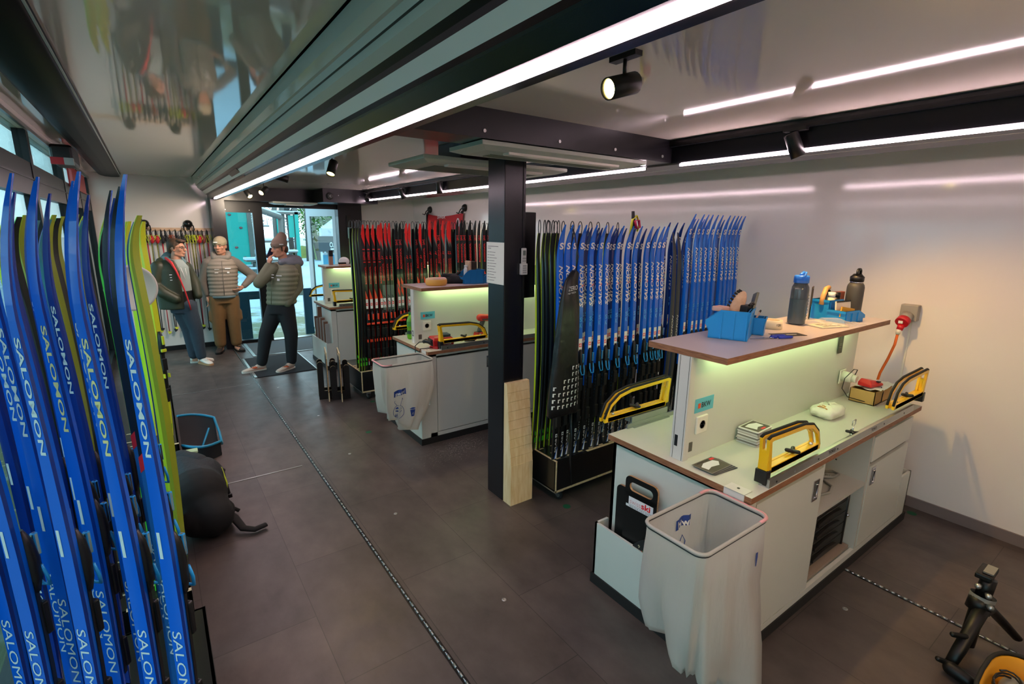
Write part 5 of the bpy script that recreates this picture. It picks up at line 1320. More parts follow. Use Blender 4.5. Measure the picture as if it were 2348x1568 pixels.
hb = b1.ray_cast(V((1.765, .5, .67)), V((0, 1, 0)))[0]
mb = MB(); mb.poly([(1.757, hb.y-.002, .70), (1.762, hb.y-.003, .64), (1.768, hb.y-.003, .64), (1.775, hb.y-.002, .70)], M_swb); mb.build('mark', A1_)
# bag 2 (bench 2)
A2_, b2 = liner('white printed refuse bag hanging in its frame from the corner of workbench two', 1.612, 3.83, .44, .27, .826, .40, 23, (1.15, 3.80, .20), (1.845, 3.86, .860), -1)
def q2(x, z, e=0): # front face of bag 2
    h = b2.ray_cast(V((1.41+x, 3.4, z)), V((0, 1, 0)))[0]
    return V((1.41+x, (h.y if h else 3.70)-.003-2.5*e, z))
mb = MB()
mb.loft([[q2(.06+.11*k/8, .555+.012*k/8+.006*math.sin(PI*k/8)), q2(.06+.11*k/8, .605+.012*k/8+.006*math.sin(PI*k/8))] for k in range(9)], M_swb, closed=False, cap=False, sm=False)
vs, fs = text_geo('swirl', .15, .03); vv = [mb.v(q2(.07+.09*x, .563+.034*y+.01*x, .0015)) for x, y in vs]
for f in fs: mb.face([vv[i] for i in f], M_skiwht)
# tied sack drawing and volume mark
cx, cz = .10, .425
mb.tube([q2(cx+.045*math.cos(a), cz+.055*math.sin(a)) for a in [2*PI*k/24 for k in range(24)]], .0018, M_swb, n=4, closed=True)
mb.tube([q2(cx-.01, cz+.055), q2(cx-.035, cz+.085), q2(cx-.03, cz+.10)], .0018, M_swb, n=4); mb.tube([q2(cx+.01, cz+.055), q2(cx+.03, cz+.10), q2(cx+.035, cz+.115), q2(cx+.04, cz+.10)], .0018, M_swb, n=4)
for s in (1, -1): mb.poly([q2(cx+.026*math.cos(a), cz+.018+s*(.006+.016*math.sin(a))) for a in [PI*k/10 for k in range(11)]], M_swb)
mb.text('60 L', q2(cx-.028, cz-.045, .001), (1, 0, 0), (0, 0, 1), .056, .026, M_swb, bold=.02)
mb.poly([q2(.19, .43), q2(.235, .43), q2(.225, .37), q2(.20, .37)], M_swb); mb.loft([[q2(.185+.055*k/6, .44+.010*math.sin(PI*k/6)) , q2(.185+.055*k/6, .44-.006*math.sin(PI*k/6))] for k in range(7)], M_swb, closed=False, cap=False)
mb.build('print', A2_)

# ------------------------------------------------------------------ on workbench two
Y2 = 2.915
M_cheese = mat('cheese_rind', (216, 158, 66), .45, var=.08, vscale=12); M_cheeset = mat('cheese_top', (224, 190, 150), .5); M_cell = mat('pink_wrap', (226, 170, 170), .3)
A = thing('cheese_wheel', 'golden half wheel of wrapped cheese on the shelf of workbench two', 'cheese', (2.13, 1.23+Y2, ZS))
mb = MB(); prof = [(.001, 0), (.085, 0), (.098, .012), (.100, .035), (.098, .058), (.088, .066), (.001, .066)]; mb.lathe(prof, M_cheese, (2.12, 1.27+Y2, ZS), n=36, ms=[M_cheese]*4+[M_cheeset]*2); mb.build('rind', A)
mb = MB(); mb.loft([[(2.12+.10*math.cos(a)*f, 1.27+Y2+.10*math.sin(a)*f, ZS+.0665+.003*math.sin(3*a+f)) for f in (.2, .7, .93)] for a in [PI*1.1+PI*k/14 for k in range(15)]], M_cell, closed=False, cap=False); mb.build('wrap', A)
M_glove = mat('black_glove', (24, 24, 27), .8)
A = thing('work_gloves', 'pair of dark work gloves bunched behind the cheese wheel', 'gloves', (2.36, 1.35+Y2, ZS))
def fill_g(mb):
    mb.cap((2.25, 1.38+Y2, ZS+.075), .022, (2.36, 1.36+Y2, ZS+.065), .030, M_glove); mb.cap((2.33, 1.33+Y2, ZS+.045), .040, (2.47, 1.30+Y2, ZS+.032), .030, M_glove); mb.cap((2.36, 1.36+Y2, ZS+.07), .016, (2.44, 1.37+Y2, ZS+.105), .014, M_glove); mb.cap((2.28, 1.34+Y2, ZS+.03), .028, (2.40, 1.28+Y2, ZS+.03), .03, M_glove)
organic('glove_body', fill_g, .006, [M_glove], A, 3)
storage_bin('storage_bin', 2.40, 1.29+Y2, ZS, .20, .15, .135, 'large blue storage bin with a bristle brush on the shelf of workbench two', -.15, M_binb2)
storage_bin('storage_bin', 2.605, 1.265+Y2, ZS, .12, .11, .08, 'small blue storage bin right of the large bin on workbench two', -.15, M_binb2)
A = thing('wax_brush', 'upright wooden brush with dense brown bristles in the large bin of workbench two', 'brush', (2.50, 1.30+Y2, ZS+.02))
mb = MB(); mb.box(2.465, 1.25+Y2, ZS+.03, 2.490, 1.34+Y2, ZS+.215, M_brush, .008); mb.build('handle', A)
mb = MB()
for k in range(14): mb.box(2.4905, 1.26+Y2, ZS+.105+.0075*k, 2.550, 1.33+Y2, ZS+.111+.0075*k, mat('brown_bristle', (58, 46, 38), .9) if k == 0 else mb.mats[0])
mb.build('bristles', A)
A = thing('spray_nozzle', 'small white spray cap sticking out of the large bin of workbench two', 'bottle', (2.43, 1.30+Y2, ZS+.02))
mb = MB(); mb.lathe([(.018, .03), (.018, .13), (.012, .155), (.001, .156)], M_skiwht, (2.44, 1.28+Y2, ZS), n=14); mb.build('body', A)
mb = MB(); mb.box(2.428, 1.272+Y2, ZS+.1565, 2.462, 1.288+Y2, ZS+.176, M_skiwht, .003); mb.build('nozzle', A)
mb = MB(); mb.ell((2.765, 1.20+Y2, ZS+.052), .034, mat('tennis_yellow', (186, 196, 40), .9, bump=.6, bscale=200), 20, 14); o = mb.build('ball'); tag(o, 'yellow green ball between the red scraper cords on workbench two', 'ball')
M_rdp = mat('red_plastic', (214, 30, 36), .35)
A = thing('scraper', 'red plastic scrapers lying beside the yellow ball', 'scraper', (2.75, 1.17+Y2, ZS))
mb = MB(); mb.box(2.69, 1.135+Y2, ZS, 2.79, 1.215+Y2, ZS+.018, M_rdp, .006); mb.build('blade', A)
mb = MB(); mb.box(2.70, 1.133+Y2, ZS+.003, 2.785, 1.1352+Y2, ZS+.012, M_skiwht); mb.build('edge', A)
A = thing('scraper', 'red handled scraper with white stripes leaning right of the yellow ball', 'scraper', (2.84, 1.18+Y2, ZS))
mb = MB(); Rm = Matrix.Translation((2.845, 1.19+Y2, ZS+.028)) @ Matrix.Rotation(.5, 4, 'Y'); mb.box(-.045, -.03, -.012, .045, .03, .012, M_rdp, .004, Rm)
for k in range(3): mb.box(-.02+.02*k, -.031, -.008, -.012+.02*k, -.0302, .010, M_skiwht, M=Rm)
mb.build('handle', A)
nalgene(2.865, 1.30+Y2, ZS, .90, 'clear drinking bottle with a blue lid on the shelf of workbench two', True)
mb = MB(); Rm = Matrix.Translation((2.06, 1.22+Y2, ZS+.0006)) @ Matrix.Rotation(.1, 4, 'Z'); mb.box(-.12, -.07, 0, .40, .13, .0012, mat('pinkish_sheet', (206, 190, 188), .6), M=Rm); o = mb.build('paper_sheet'); tag(o, 'large pale sheet of paper under the cheese wheel', 'paper')
# green soda bottle behind the post of bench 2
M_soda = mat('green_bottle', (120, 196, 40), .1, trans=.35); M_sodl = mat('soda_label', (60, 140, 50), .4); M_sodc = mat('soda_cap', (20, 120, 50), .4)
x, y = 1.95, 1.50+Y2
A = thing('soda_bottle', 'green plastic soda bottle standing behind the post of workbench two', 'bottle', (x, y, ZW))
mb = MB(); mb.lathe([(.026, 0), (.032, .008), (.034, .03), (.034, .075), (.031, .10), (.034, .12), (.034, .175), (.026, .205), (.013, .225), (.012, .238)], M_soda, (x, y, ZW-.0010), n=24); mb.build('body', A)
mb = MB(); mb.lathe([(.0346, .125), (.0346, .172)], M_sodl, (x, y, ZW), n=24, cap=False); mb.lathe([(.0346, .05), (.0346, .085)], mat('soda_label_dark', (40, 70, 46), .4), (x, y, ZW), n=24, cap=False); mb.build('label', A)
mb = MB(); mb.lathe([(.0145, .236), (.0145, .258), (.001, .259)], M_sodc, (x, y, ZW), n=18); mb.build('cap', A)
# red waxing iron box
M_redb = mat('appliance_red', (176, 26, 30), .35)
A = thing('wax_iron_case', 'red roto brush charger box with white brand lettering at the front corner of workbench two', 'appliance', (2.05, 1.03+Y2, ZW))
Rm = Matrix.Translation((2.045, 1.055+Y2, ZW)) @ Matrix.Rotation(-.12, 4, 'Z')
mb = MB(); mb.loft([[Rm @ V(p) for p in ((-.095, -.075, .012), (.095, -.075, .012), (.095, .075, .012), (-.095, .075, .012))], [Rm @ V(p) for p in ((-.098, -.078, .07), (.098, -.078, .07), (.098, .078, .07), (-.098, .078, .07))], [Rm @ V(p) for p in ((-.085, -.066, .092), (.085, -.066, .092), (.085, .066, .092), (-.085, .066, .092))]], M_redb, sm=False)
mb.build('case', A, bevel=.004)
mb = MB(); mb.text('SWIX', Rm @ V((-.005, -.0785, .028)), Rm.to_3x3() @ V((1, 0, 0)), Rm.to_3x3() @ V((0, 0, 1)), .082, .018, M_skiwht, shear=.3, bold=.03); mb.text('SWIX', Rm @ V((-.07, -.03, .0926)), Rm.to_3x3() @ V((1, 0, 0)), Rm.to_3x3() @ V((0, 1, 0)), .06, .018, M_skiwht, shear=.3, bold=.02); mb.build('lettering', A)
mb = MB(); mb.box(.0, -.05, .0925, .08, .06, .098, M_black, .002, Rm)
for k in range(3): mb.cap(Rm @ V((.012, -.03+.035*k, .106)), .011, Rm @ V((.072, -.03+.035*k, .106)), .011, M_binb2 if False else mat('slate_roller', (50, 66, 84), .5), 10)
mb.build('top_rollers', A)
mb = MB(); mb.box(-.1015, -.06, .02, -.0965, .06, .08, M_black, .002, Rm)
for k in range(2): mb.cyl(Rm @ V((-.1015, -.03+.05*k, .045)), Rm @ V((-.108, -.03+.05*k, .045)), .008, M_rdp, n=10)
mb.build('control_panel', A)
for sx, sy in ((-1, -1), (1, -1), (1, 1), (-1, 1)):
    mb = MB(); p = Rm @ V((sx*.07, sy*.055, 0)); mb.cyl(p, p+V((0, 0, .0125)), .009, M_rubber, n=10); mb.build('foot', A)
A = thing('waxing_iron', 'black handled iron with red body lying left of the red charger box', 'iron', (1.92, 1.0+Y2, ZW))
mb = MB(); mb.tube([(1.895, 1.10+Y2, ZW+.05), (1.905, 1.075+Y2, ZW+.062), (1.93, 1.04+Y2, ZW+.055), (1.945, 1.02+Y2, ZW+.035)], [.016, .020, .018, .012], M_black, n=10); mb.build('handle', A)
mb = MB(); mb.prism([(1.92, 1.03+Y2, ZW), (1.965, .965+Y2, ZW), (1.985, .975+Y2, ZW), (1.965, 1.05+Y2, ZW)], (0, 0, .022), M_redb); mb.build('sole', A)
mb = MB(); mb.tube([(1.895, 1.105+Y2, ZW+.05), (1.875, 1.14+Y2, ZW+.045), (1.835, 1.15+Y2, ZW+.01), (1.822, 1.12+Y2, ZW-.06), (1.826, 1.06+Y2, ZW-.14), (1.83, 1.02+Y2, ZW-.2)], .0042, M_black, n=6); mb.tube([(1.935, 1.0+Y2, ZW+.012), (1.88, 1.02+Y2, ZW+.008), (1.835, 1.04+Y2, ZW+.006), (1.822, 1.06+Y2, ZW-.06), (1.826, 1.10+Y2, ZW-.14)], .0042, M_black, n=6); mb.build('cable', A)
# cordless drill
M_drr = mat('drill_red', (204, 44, 38), .4); M_drg = mat('drill_grey', (76, 78, 70), .5)
A = thing('cordless_drill', 'red and grey cordless drill standing against the divider of workbench two', 'drill', (2.55, 1.15+Y2, ZW))
dx, dy = 2.52, 1.18+Y2
mb = MB(); mb.box(dx-.035, dy-.04, ZW, dx+.075, dy+.04, ZW+.045, M_drr, .008); mb.box(dx-.03, dy-.036, ZW+.045, dx+.06, dy+.036, ZW+.06, M_drg, .006); mb.build('battery', A)
mb = MB(); mb.cap((dx+.01, dy, ZW+.07), .022, (dx+.055, dy, ZW+.17), .024, M_drg); mb.build('grip', A)
mb = MB(); mb.cap((dx+.02, dy, ZW+.20), .036, (dx+.13, dy, ZW+.19), .034, M_drr); mb.box(dx+.02, dy-.037, ZW+.175, dx+.11, dy+.037, ZW+.195, M_drg, .004); mb.build('motor_housing', A)
mb = MB(); mb.cyl((dx+.14, dy, ZW+.19), (dx+.20, dy, ZW+.185), .024, M_black, n=16, r1=.016); mb.build('chuck', A)
A = thing('roto_brush', 'dark cylindrical rotary brush lying behind the front vise of workbench two', 'brush', (2.36, 1.11+Y2, ZW))
mb = MB(); mb.cyl((2.33, 1.12+Y2, ZW+.024), (2.42, 1.08+Y2, ZW+.024), .023, M_brist, n=18); mb.build('bristles', A)
mb = MB(); mb.cyl((2.42, 1.08+Y2, ZW+.024), (2.435, 1.0735+Y2, ZW+.024), .014, M_rdp, n=14); mb.build('hub', A)
# shavings on the floor by bench 2
rr = random.Random(8); mb = MB(); M_shav = mat('wax_shavings', (176, 168, 158), .8)
for k in range(900):
    a = rr.gauss(0, 1); x = 1.93+.16*rr.gauss(0, 1)+.25*rr.random(); y = 3.62+.10*rr.gauss(0, 1)+.35*(x-1.9)
    s = rr.uniform(.002, .007); mb.poly([(x, y, .0008), (x+s, y+s*.3, .0012+s*.3), (x+s*.4, y+s, .0008)], M_shav)
o = mb.build('wax_shavings'); tag(o, 'pale wax shavings scattered on the floor in front of workbench two', 'wax shavings', kind='stuff')

# ------------------------------------------------------------------ workbench three
Y3 = 5.86
A = thing('cardboard_tube_box', 'small brown upright box with a dark top on the shelf of the farthest workbench', 'box', (2.04, 1.40+Y3, ZS))
mb = MB(); mb.box(2.015, 1.37+Y3, ZS, 2.065, 1.42+Y3, ZS+.17, mat('brown_box', (150, 116, 98), .6)); mb.build('body', A); mb = MB(); mb.box(2.012, 1.367+Y3, ZS+.12, 2.068, 1.423+Y3, ZS+.20, M_black); mb.build('lid', A)
mb = MB(); mb.ell((2.22, 1.38+Y3, ZS+.045), (.075, .06, .062), M_skiwht, 16, 10); o = mb.build('cap_white'); tag(o, 'rounded white cap on the shelf of the farthest workbench', 'cap')
A = thing('wax_brush', 'low black bristled brush on the shelf of the farthest workbench', 'brush', (2.14, 1.25+Y3, ZS))
mb = MB(); mb.box(2.10, 1.22+Y3, ZS, 2.20, 1.26+Y3, ZS+.018, M_brush); mb.build('handle', A); mb = MB(); mb.box(2.10, 1.225+Y3, ZS+.0185, 2.20, 1.255+Y3, ZS+.04, M_brist); mb.build('bristles', A)
mb = MB(); mb.lathe([(.014, 0), (.016, .10), (.006, .20), (.001, .205)], mat('maroon_bottle', (120, 40, 50), .4), (2.375, 1.37+Y3, ZS), n=14); o = mb.build('wax_bottle'); tag(o, 'slim maroon bottle on the shelf of the farthest workbench', 'bottle')
storage_bin('storage_bin', 2.44, 1.36+Y3, ZS, .16, .12, .10, 'teal blue storage bin on the shelf of the farthest workbench', -.1, M_binb2)
M_brd1 = mat('board_brown', (116, 76, 56), .5); M_brd2 = mat('board_grey', (150, 146, 142), .5)
for k in range(8):
    h = (.58, .56, .74, .60, .60, .58, .57, .55)[k]; tl = (-.08, -.06, .02, .01, 0, 0, 0, 0)[k]
    A = thing('carrying_board', 'thin wooden board, %s from the left in the bin of the farthest workbench' % ORD[k], 'board', (1.825, 6.86+.072*(7-k), .08), 'boards in the far bin'); A.rotation_euler = (tl, 0, 0)
    mb = MB(); mb.box(-.028, -.010, 0, .028, .010, h, M_brd1 if k % 2 == 0 else M_brd2, .004); o = mb.build('panel'); o.parent = A
# ------------------------------------------------------------------ black plywood stands on the floor
def stand(loc, rz, label, hs):
    A = thing('board_stand', label, 'board stand', loc, 'black plywood stands'); A.rotation_euler.z = rz; t = .012
    def U(x, w, h, base, r=.03):
        P = []
        for k in range(9): a = PI*k/8; P.append((x, w/2-.03+.03*math.cos(a), h-.03+.03*math.sin(a)))
        for k in range(9): a = PI*k/8; P.append((x, w/2-.06+ .0 - (0) , 0)) if False else None
        out = [(x, w/2, 0.0), (x, w/2, h-.03)]+[(x, w/2-.03+.03*math.cos(a), h-.03+.03*math.sin(a)) for a in [PI*k/8 for k in range(1, 8)]]+[(x, w/2-.06, h-.03), (x, w/2-.06, base)]
        mir = [(x, -yy, zz) for _, yy, zz in reversed(out)]
        return out+mir
    for i, (x, w, h, b) in enumerate(hs):
        mb = MB(); mb.prism([V(p) for p in U(x, w, h, b)], (t, 0, 0), M_bb, M_plyl); o = mb.build('forked_panel'); o.parent = A
    def HP(y, h, x0, x1):
        mb = MB(); q = lambda x, z: V((x, y, z))
        mb.box(x0, y, 0, x1, y+t, .10, M_bb, mf={'+x': M_plyl, '-x': M_plyl}); mb.box(x0+.02, y, .10, x1-.02, y+t, h-.075, M_bb, mf={'+x': M_ply, '-x': M_ply})
        o_ = [q(x0+.02, h-.075), q(x1-.02, h-.075), q(x1-.02, h-.012), q(x1-.03, h), q(x0+.03, h), q(x0+.02, h-.012)]; c = V((sum(p.x for p in o_)/6, y, sum(p.z for p in o_)/6))
        mb.frame(o_, [c+(p-c)*.58 for p in o_], (0, t, 0), M_bb, M_plyl); o = mb.build('handle_panel'); o.parent = A
    HP(-.006, .56, -.10, .24)
    return A
stand((1.452, 5.60, 0), 1.36, 'black plywood stand, left of two on the floor by the red ski rack', [(0, .20, .44, .10), (.13, .20, .44, .10)])
stand((1.565, 5.50, 0), 1.36, 'black plywood stand, right of two on the floor by the red ski rack', [(0, .20, .40, .10), (.17, .20, .42, .10)])

# ------------------------------------------------------------------ bag hanging on the blue skis
M_sack = mat('black_ski_bag', (20, 20, 21), .36, bump=.6, bscale=14, var=.2)
A = thing('ski_bag', 'glossy black ski bag with white tile print hanging in front of the blue skis', 'ski bag', (2.10, 2.38, .7))
rings = []; rr = random.Random(6)
spec = [(1.655, 2.160, .030, .012), (1.64, 2.158, .058, .016), (1.59, 2.135, .095, .018), (1.52, 2.128, .120, .022), (1.44, 2.126, .145, .030), (1.30, 2.118, .175, .034), (1.15, 2.110, .205, .036), (.95, 2.104, .232, .036), (.78, 2.098, .245, .036), (.715, 2.096, .243, .034), (.705, 2.096, .22, .02)]
for z, cx, w, d in spec:
    ring = []
    for k in range(24):
        a = 2*PI*k/24; ring.append((cx+w/2*math.copysign(abs(math.cos(a))**.7, math.cos(a)), 2.350+d*math.copysign(abs(math.sin(a))**.8, math.sin(a))+.006*math.sin(5*a+z*9), z+.004*math.sin(3*a)))
    rings.append(ring)
mb = MB(); mb.loft(rings, M_sack); mb.build('sack', A)
mb = MB(); mb.tube([(2.165, 2.350, 1.645), (2.185, 2.350, 1.74), (2.192, 2.40, 1.88), (2.195, 2.435, 1.93)], .006, M_black, n=6, flat=(1, .5)); mb.tube([(2.17, 2.345, .71), (2.18, 2.34, .50), (2.18, 2.345, .36), (2.195, 2.335, .17)], [.008, .010, .014, .004], M_black, n=6, flat=(1, .3)); mb.build('strap', A)
mb = MB()
def bagfront(x, z):
    for i in range(len(spec)-1):
        z1, c1, w1, d1 = spec[i]; z2, c2, w2, d2 = spec[i+1]
        if z2 <= z <= z1:
            q = (z1-z)/(z1-z2); c = c1+(c2-c1)*q; w = w1+(w2-w1)*q; d = d1+(d2-d1)*q; return c+x*w, 2.350-d*(1-abs(2*x)**2.6)**.5*1.02-.0075
    return x, 2.33
for i in range(7):
    for j in range(7):
        if j < 2 and i < 4 or (j == 2 and i < 2) or (j == 3 and i == 1): continue
        x = -.44+.147*i; z = 1.03-.042*j
        s = .036
        for (u0, v0, u1, v1) in ((0, .018, .075, .024), (0, 0, .034, .024)):
            P = []
            for (uu, vv) in ((u0, v0), (u1, v0), (u1, v1), (u0, v1)):
                px, py = bagfront(max(-.49, min(.49, x+uu-.03)), z+vv-.008); P.append((px, py, z+vv-.008))
            mb.poly(P, M_skiwht)
mb.build('tile_print', A); mb = MB()
px, py = bagfront(-.38, 1.545)
mb.text('ZERO', (px, py-.006, 1.53), (1, 0, .12), (0, 0, 1), .075, .028, M_skiwht, shear=.1); mb.text('ND TECH', (px-.004, py-.006, 1.51), (1, 0, .12), (0, 0, 1), .065, .010, M_skiwht)
mb.build('print', A)
# ski poles standing behind the blue skis: one visible grip with strap
M_pink = mat('strap_pink', (206, 44, 90), .5); M_ystr = mat('strap_yellow', (214, 208, 40), .5)
A = thing('ski_pole', 'pole with black cork grip and pink yellow strap sticking up among the blue skis', 'ski pole', (3.04, 2.70, .34))
mb = MB(); mb.tube([(3.00, 2.70, .34), (3.06, 2.70, 1.86)], .008, M_lime, n=8); mb.build('shaft', A)
mb = MB(); mb.tube([(3.06, 2.70, 1.86), (3.075, 2.70, 1.96), (3.05, 2.69, 2.05)], [.014, .017, .012], M_black, n=10); mb.tube([(3.04, 2.70, 1.86), (3.05, 2.69, 1.99), (3.085, 2.68, 2.02), (3.12, 2.68, 1.96), (3.10, 2.68, 1.90)], .012, M_ystr, n=6, flat=(1, .35)); mb.tube([(3.06, 2.675, 1.98), (3.10, 2.67, 1.985), (3.115, 2.67, 1.93), (3.08, 2.67, 1.92)], .014, M_pink, n=6, flat=(1, .4), closed=True); mb.build('grip_strap', A)
# ------------------------------------------------------------------ red banner bag on the right wall
M_swr = mat('banner_red', (182, 26, 34), .5, var=.06)
A = thing('red_bag', 'red hanging cover with white lettering on the right wall above the red skis', 'bag', (4.16, 7.9, 1.9))
mb = MB(); rows = []
for i in range(15):
    q = i/14; y = 8.55-1.28*q; sag = .05*math.sin(PI*q); rows.append([(4.205-.03*math.sin(PI*q)-.01, y, 2.165-sag), (4.18-.03*math.sin(PI*q), y, 2.02-sag*.6), (4.16, y, 1.6), (4.17, y, 1.2)])
mb.loft(rows, M_swr, closed=False, cap=False); mb.text('SWIX', (4.148, 8.10, 2.075), (0, -1, 0), (0, 0, 1), .32, .055, M_skiwht, shear=.25, bold=.03); 
for y in (7.98, 7.86): mb.box(4.15, y-.02, 1.82, 4.156, y+.02, 1.98, M_black)
mb.text('0', (4.15, 7.42, 1.93), (0, -1, 0), (0, 0, 1), .10, .15, M_skiwht); mb.build('cover', A)
mb = MB(); mb.tube([(4.19, 8.57, 2.17), (4.185, 8.58, 1.9), (4.18, 8.58, 1.3)], .022, M_black, n=8); mb.build('side_seam', A)
M_hk = mat('hook_black', (16, 16, 17), .3)
def wall_hook(loc, nrm, label, sc=1.):
    A = thing('wall_hook', label, 'wall hook', loc, 'black domed wall hooks'); p = V(loc); d = V(nrm).normalized(); up = V((0, 0, 1)); sd = d.cross(up)
    mb = MB(); mb.lathe([(.060*sc, .001), (.060*sc, .02*sc), (.045*sc, .045*sc), (.018*sc, .062*sc), (.001, .064*sc)], M_hk, p, d, n=22); mb.build('dome', A)
    mb = MB()
    for s in (-1, 1): mb.tube([p+sd*s*.04*sc+d*.03*sc, p+sd*s*.062*sc+d*.06*sc-up*.03*sc, p+sd*s*.066*sc+d*.09*sc-up*.09*sc, p+sd*s*.066*sc+d*.13*sc-up*.075*sc], .009*sc, M_hk, n=8)
    mb.ell(p+d*.06*sc-up*.065*sc, .022*sc, M_hk, 10, 8); mb.tube([p+d*.02*sc-up*.03*sc, p+d*.06*sc-up*.065*sc], .010*sc, M_hk, n=8); mb.build('prongs', A); return A
wall_hook((4.2245, 8.50, 2.24), (-1, 0, 0), 'black domed hook at the left end of the red hanging cover'); wall_hook((4.2245, 7.25, 2.24), (-1, 0, 0), 'black domed hook at the right end of the red hanging cover')
# ------------------------------------------------------------------ back wall: pole rail
M_rail = mat_wood('pole_rail_wood', (196, 160, 126), (220, 190, 158), (1, 1, 6))
mb = MB(); mb.box(-.52, YE-.022, 1.825, .795, YE-.0005, 1.872, M_rail); o = mb.build('hook_rail'); tag(o, 'pale wooden hook rail along the end wall', 'hook rail')
wall_hook((-.035, YE-.001, 1.925), (0, -1, 0), 'black domed hook on the end wall, left of the man in the dark jacket'); wall_hook((.505, YE-.001, 1.93), (0, -1, 0), 'black domed hook on the end wall above the man in the dark jacket')
M_pred = mat('pole_red', (176, 24, 34), .35); M_pdk = mat('pole_black', (24, 24, 26), .4); M_strr = mat('strap_red', (190, 20, 34), .6); M_strk = mat('strap_black', (28, 26, 28), .7); M_stro = mat('strap_orange', (206, 84, 40), .6); M_stry = mat('strap_lime', (208, 216, 40), .6); M_ringy = mat('basket_yellow', (200, 196, 50), .5)
M_camo = mat('pole_patterned', (120, 112, 30), .4, var=.9, vscale=30)
PO = [(-.10, 'k', 'y'), (-.03, 'r', 'y'), (.02, 'c', 'r'), (.085, 'c', 'r'), (.15, 'r', 'k'), (.20, 'k', 'k'), (.26, 'r', 'o'), (.33, 'k', 'k'), (.40, 'k', 'k'), (.455, 'r', 'y'), (.52, 'c', 'y'), (.56, 'c', 'y'), (.615, 'r', 'r'), (.67, 'c', 'b'), (.735, 'r', 'y')]
def pole(x, kind, strap, i):
    nm = dict(k='black', r='dark red', c='black and yellow patterned')[kind]; sn = dict(y='lime', r='red', k='black', o='orange', b='brown')[strap]
    A = thing('ski_pole', '%s pole with %s strap, %s from left on the end wall' % (nm, sn, ORD[i]), 'ski pole', (x, YE-.09, .40), 'ski poles on the end wall')
    y = YE-.085; tip = .27+.03*(i % 3); lean = .02*math.sin(i*2.1)
    mb = MB(); a, b, c_, d = V((x, y, 1.66)), V((x+lean*.3, y+.01, 1.25)), V((x+lean*.6, y+.02, .85)), V((x+lean, y+.035, tip))
    m1 = dict(k=M_pdk, r=M_pred, c=M_camo)[kind]; mb.tube([a, b], .0085, m1, n=8); mb.tube([b, c_], .008, M_camo if kind == 'r' else M_pdk if kind == 'c' else M_pdk, n=8); mb.tube([c_, d], .0065, M_pred if (kind == 'c' and i % 2) else M_pdk, n=8); mb.build('shaft', A)
    mb = MB(); mb.tube([(x, y, 1.83), (x, y, 1.79), (x, y, 1.66)], [.010, .015, .011], M_black, n=10); mb.build('grip', A)
    ms = dict(y=M_stry, r=M_strr, k=M_strk, o=M_stro, b=mat('strap_brown', (110, 50, 44), .6))[strap]
    mb = MB()
    mb.tube([(x, y, 1.80), (x-.022, y-.02, 1.74), (x-.020, y-.03, 1.66), (x+.014, y-.03, 1.64), (x+.020, y-.02, 1.71)], .008, ms, n=8, closed=True, flat=(1, .5))
    if strap in 'rkb': mb.ell((x+.012, y-.03, 1.70), (.026, .02, .055), ms, 12, 8)
    mb.tube([(x-.01, y-.04, 1.755), (x+.035, y-.045, 1.765), (x+.05, y-.045, 1.71), (x+.01, y-.04, 1.675)], .0045, M_stry if strap in 'ry' else ms, n=6, closed=True)
    mb.build('strap', A)
    mb = MB(); mb.tube([(x, YE-.022, 1.845), (x, YE-.06, 1.835), (x, y, 1.80)], .005, M_black, n=6); mb.build('hanger', A)
    mb = MB(); dd = d+V((0, 0, .02)); mb.poly([dd+V((-.025, -.004, .03)), dd+V((.03, -.004, .02)), dd+V((.02, -.03, -.005)), dd+V((-.012, -.03, -.01))], M_ringy if i % 2 else M_black); mb.lathe([(.010, 0), (.009, .03), (.004, .04)], M_ringy if i % 2 else M_black, d, n=10); mb.build('basket', A)
for i, (x, k, s) in enumerate(PO): pole(x, k, s, i)
# ------------------------------------------------------------------ folding chair and backpack by the left racks
M_chf = mat('chair_fabric', (28, 30, 34), .8); M_chb = mat('chair_blue', (20, 136, 176), .35)
A = thing('camp_chair', 'black sling camp chair with bright blue piping and poles beside the left racks', 'chair', (.13, 4.42, 0))
top = [(-.16, 4.72, .40), (.0, 4.80, .38), (.17, 4.80, .35), (.25, 4.74, .335), (.272, 4.60, .29), (.275, 4.44, .245), (.27, 4.30, .25)]
frn = [(-.16, 4.30, .30), (-.03, 4.20, .30), (.10, 4.16, .275), (.2, 4.20, .255), (.27, 4.30, .25)]
mb = MB(); rows = []
for i in range(9):
    q = i/8.; a = V((.015+.255*q, 4.74+.06*math.sin(PI*q), .375-.065*q)); b = V((.015+.255*q, 4.26-.08*math.sin(PI*q)+.05*q, .295-.045*q)); m_ = (a+b)/2+V((0, 0, -.13-.04*math.sin(PI*q)))
    rows.append([a, a*.7+m_*.3+V((0, .02, -.03)), m_+V((0, .10, 0)), m_+V((0, -.08, .005)), b*.7+m_*.3+V((0, -.02, -.03)), b])
mb.loft(rows, M_chf, closed=False, cap=False)
mb.loft([[b_ for b_ in (r_[5], r_[5]+V((.0, .03, -.13)))] for r_ in rows], M_chf, closed=False, cap=False); mb.build('seat_sling', A)
mb = MB(); edge = [r_[0] for r_ in rows]+[rows[8][1]+V((.01, 0, .02)), rows[8][2]+V((.02, 0, .06)), rows[8][4]+V((.01, 0, .02))]+[r_[5] for r_ in reversed(rows)]; mb.tube(edge, .010, M_chb, n=8); mb.build('piping', A)
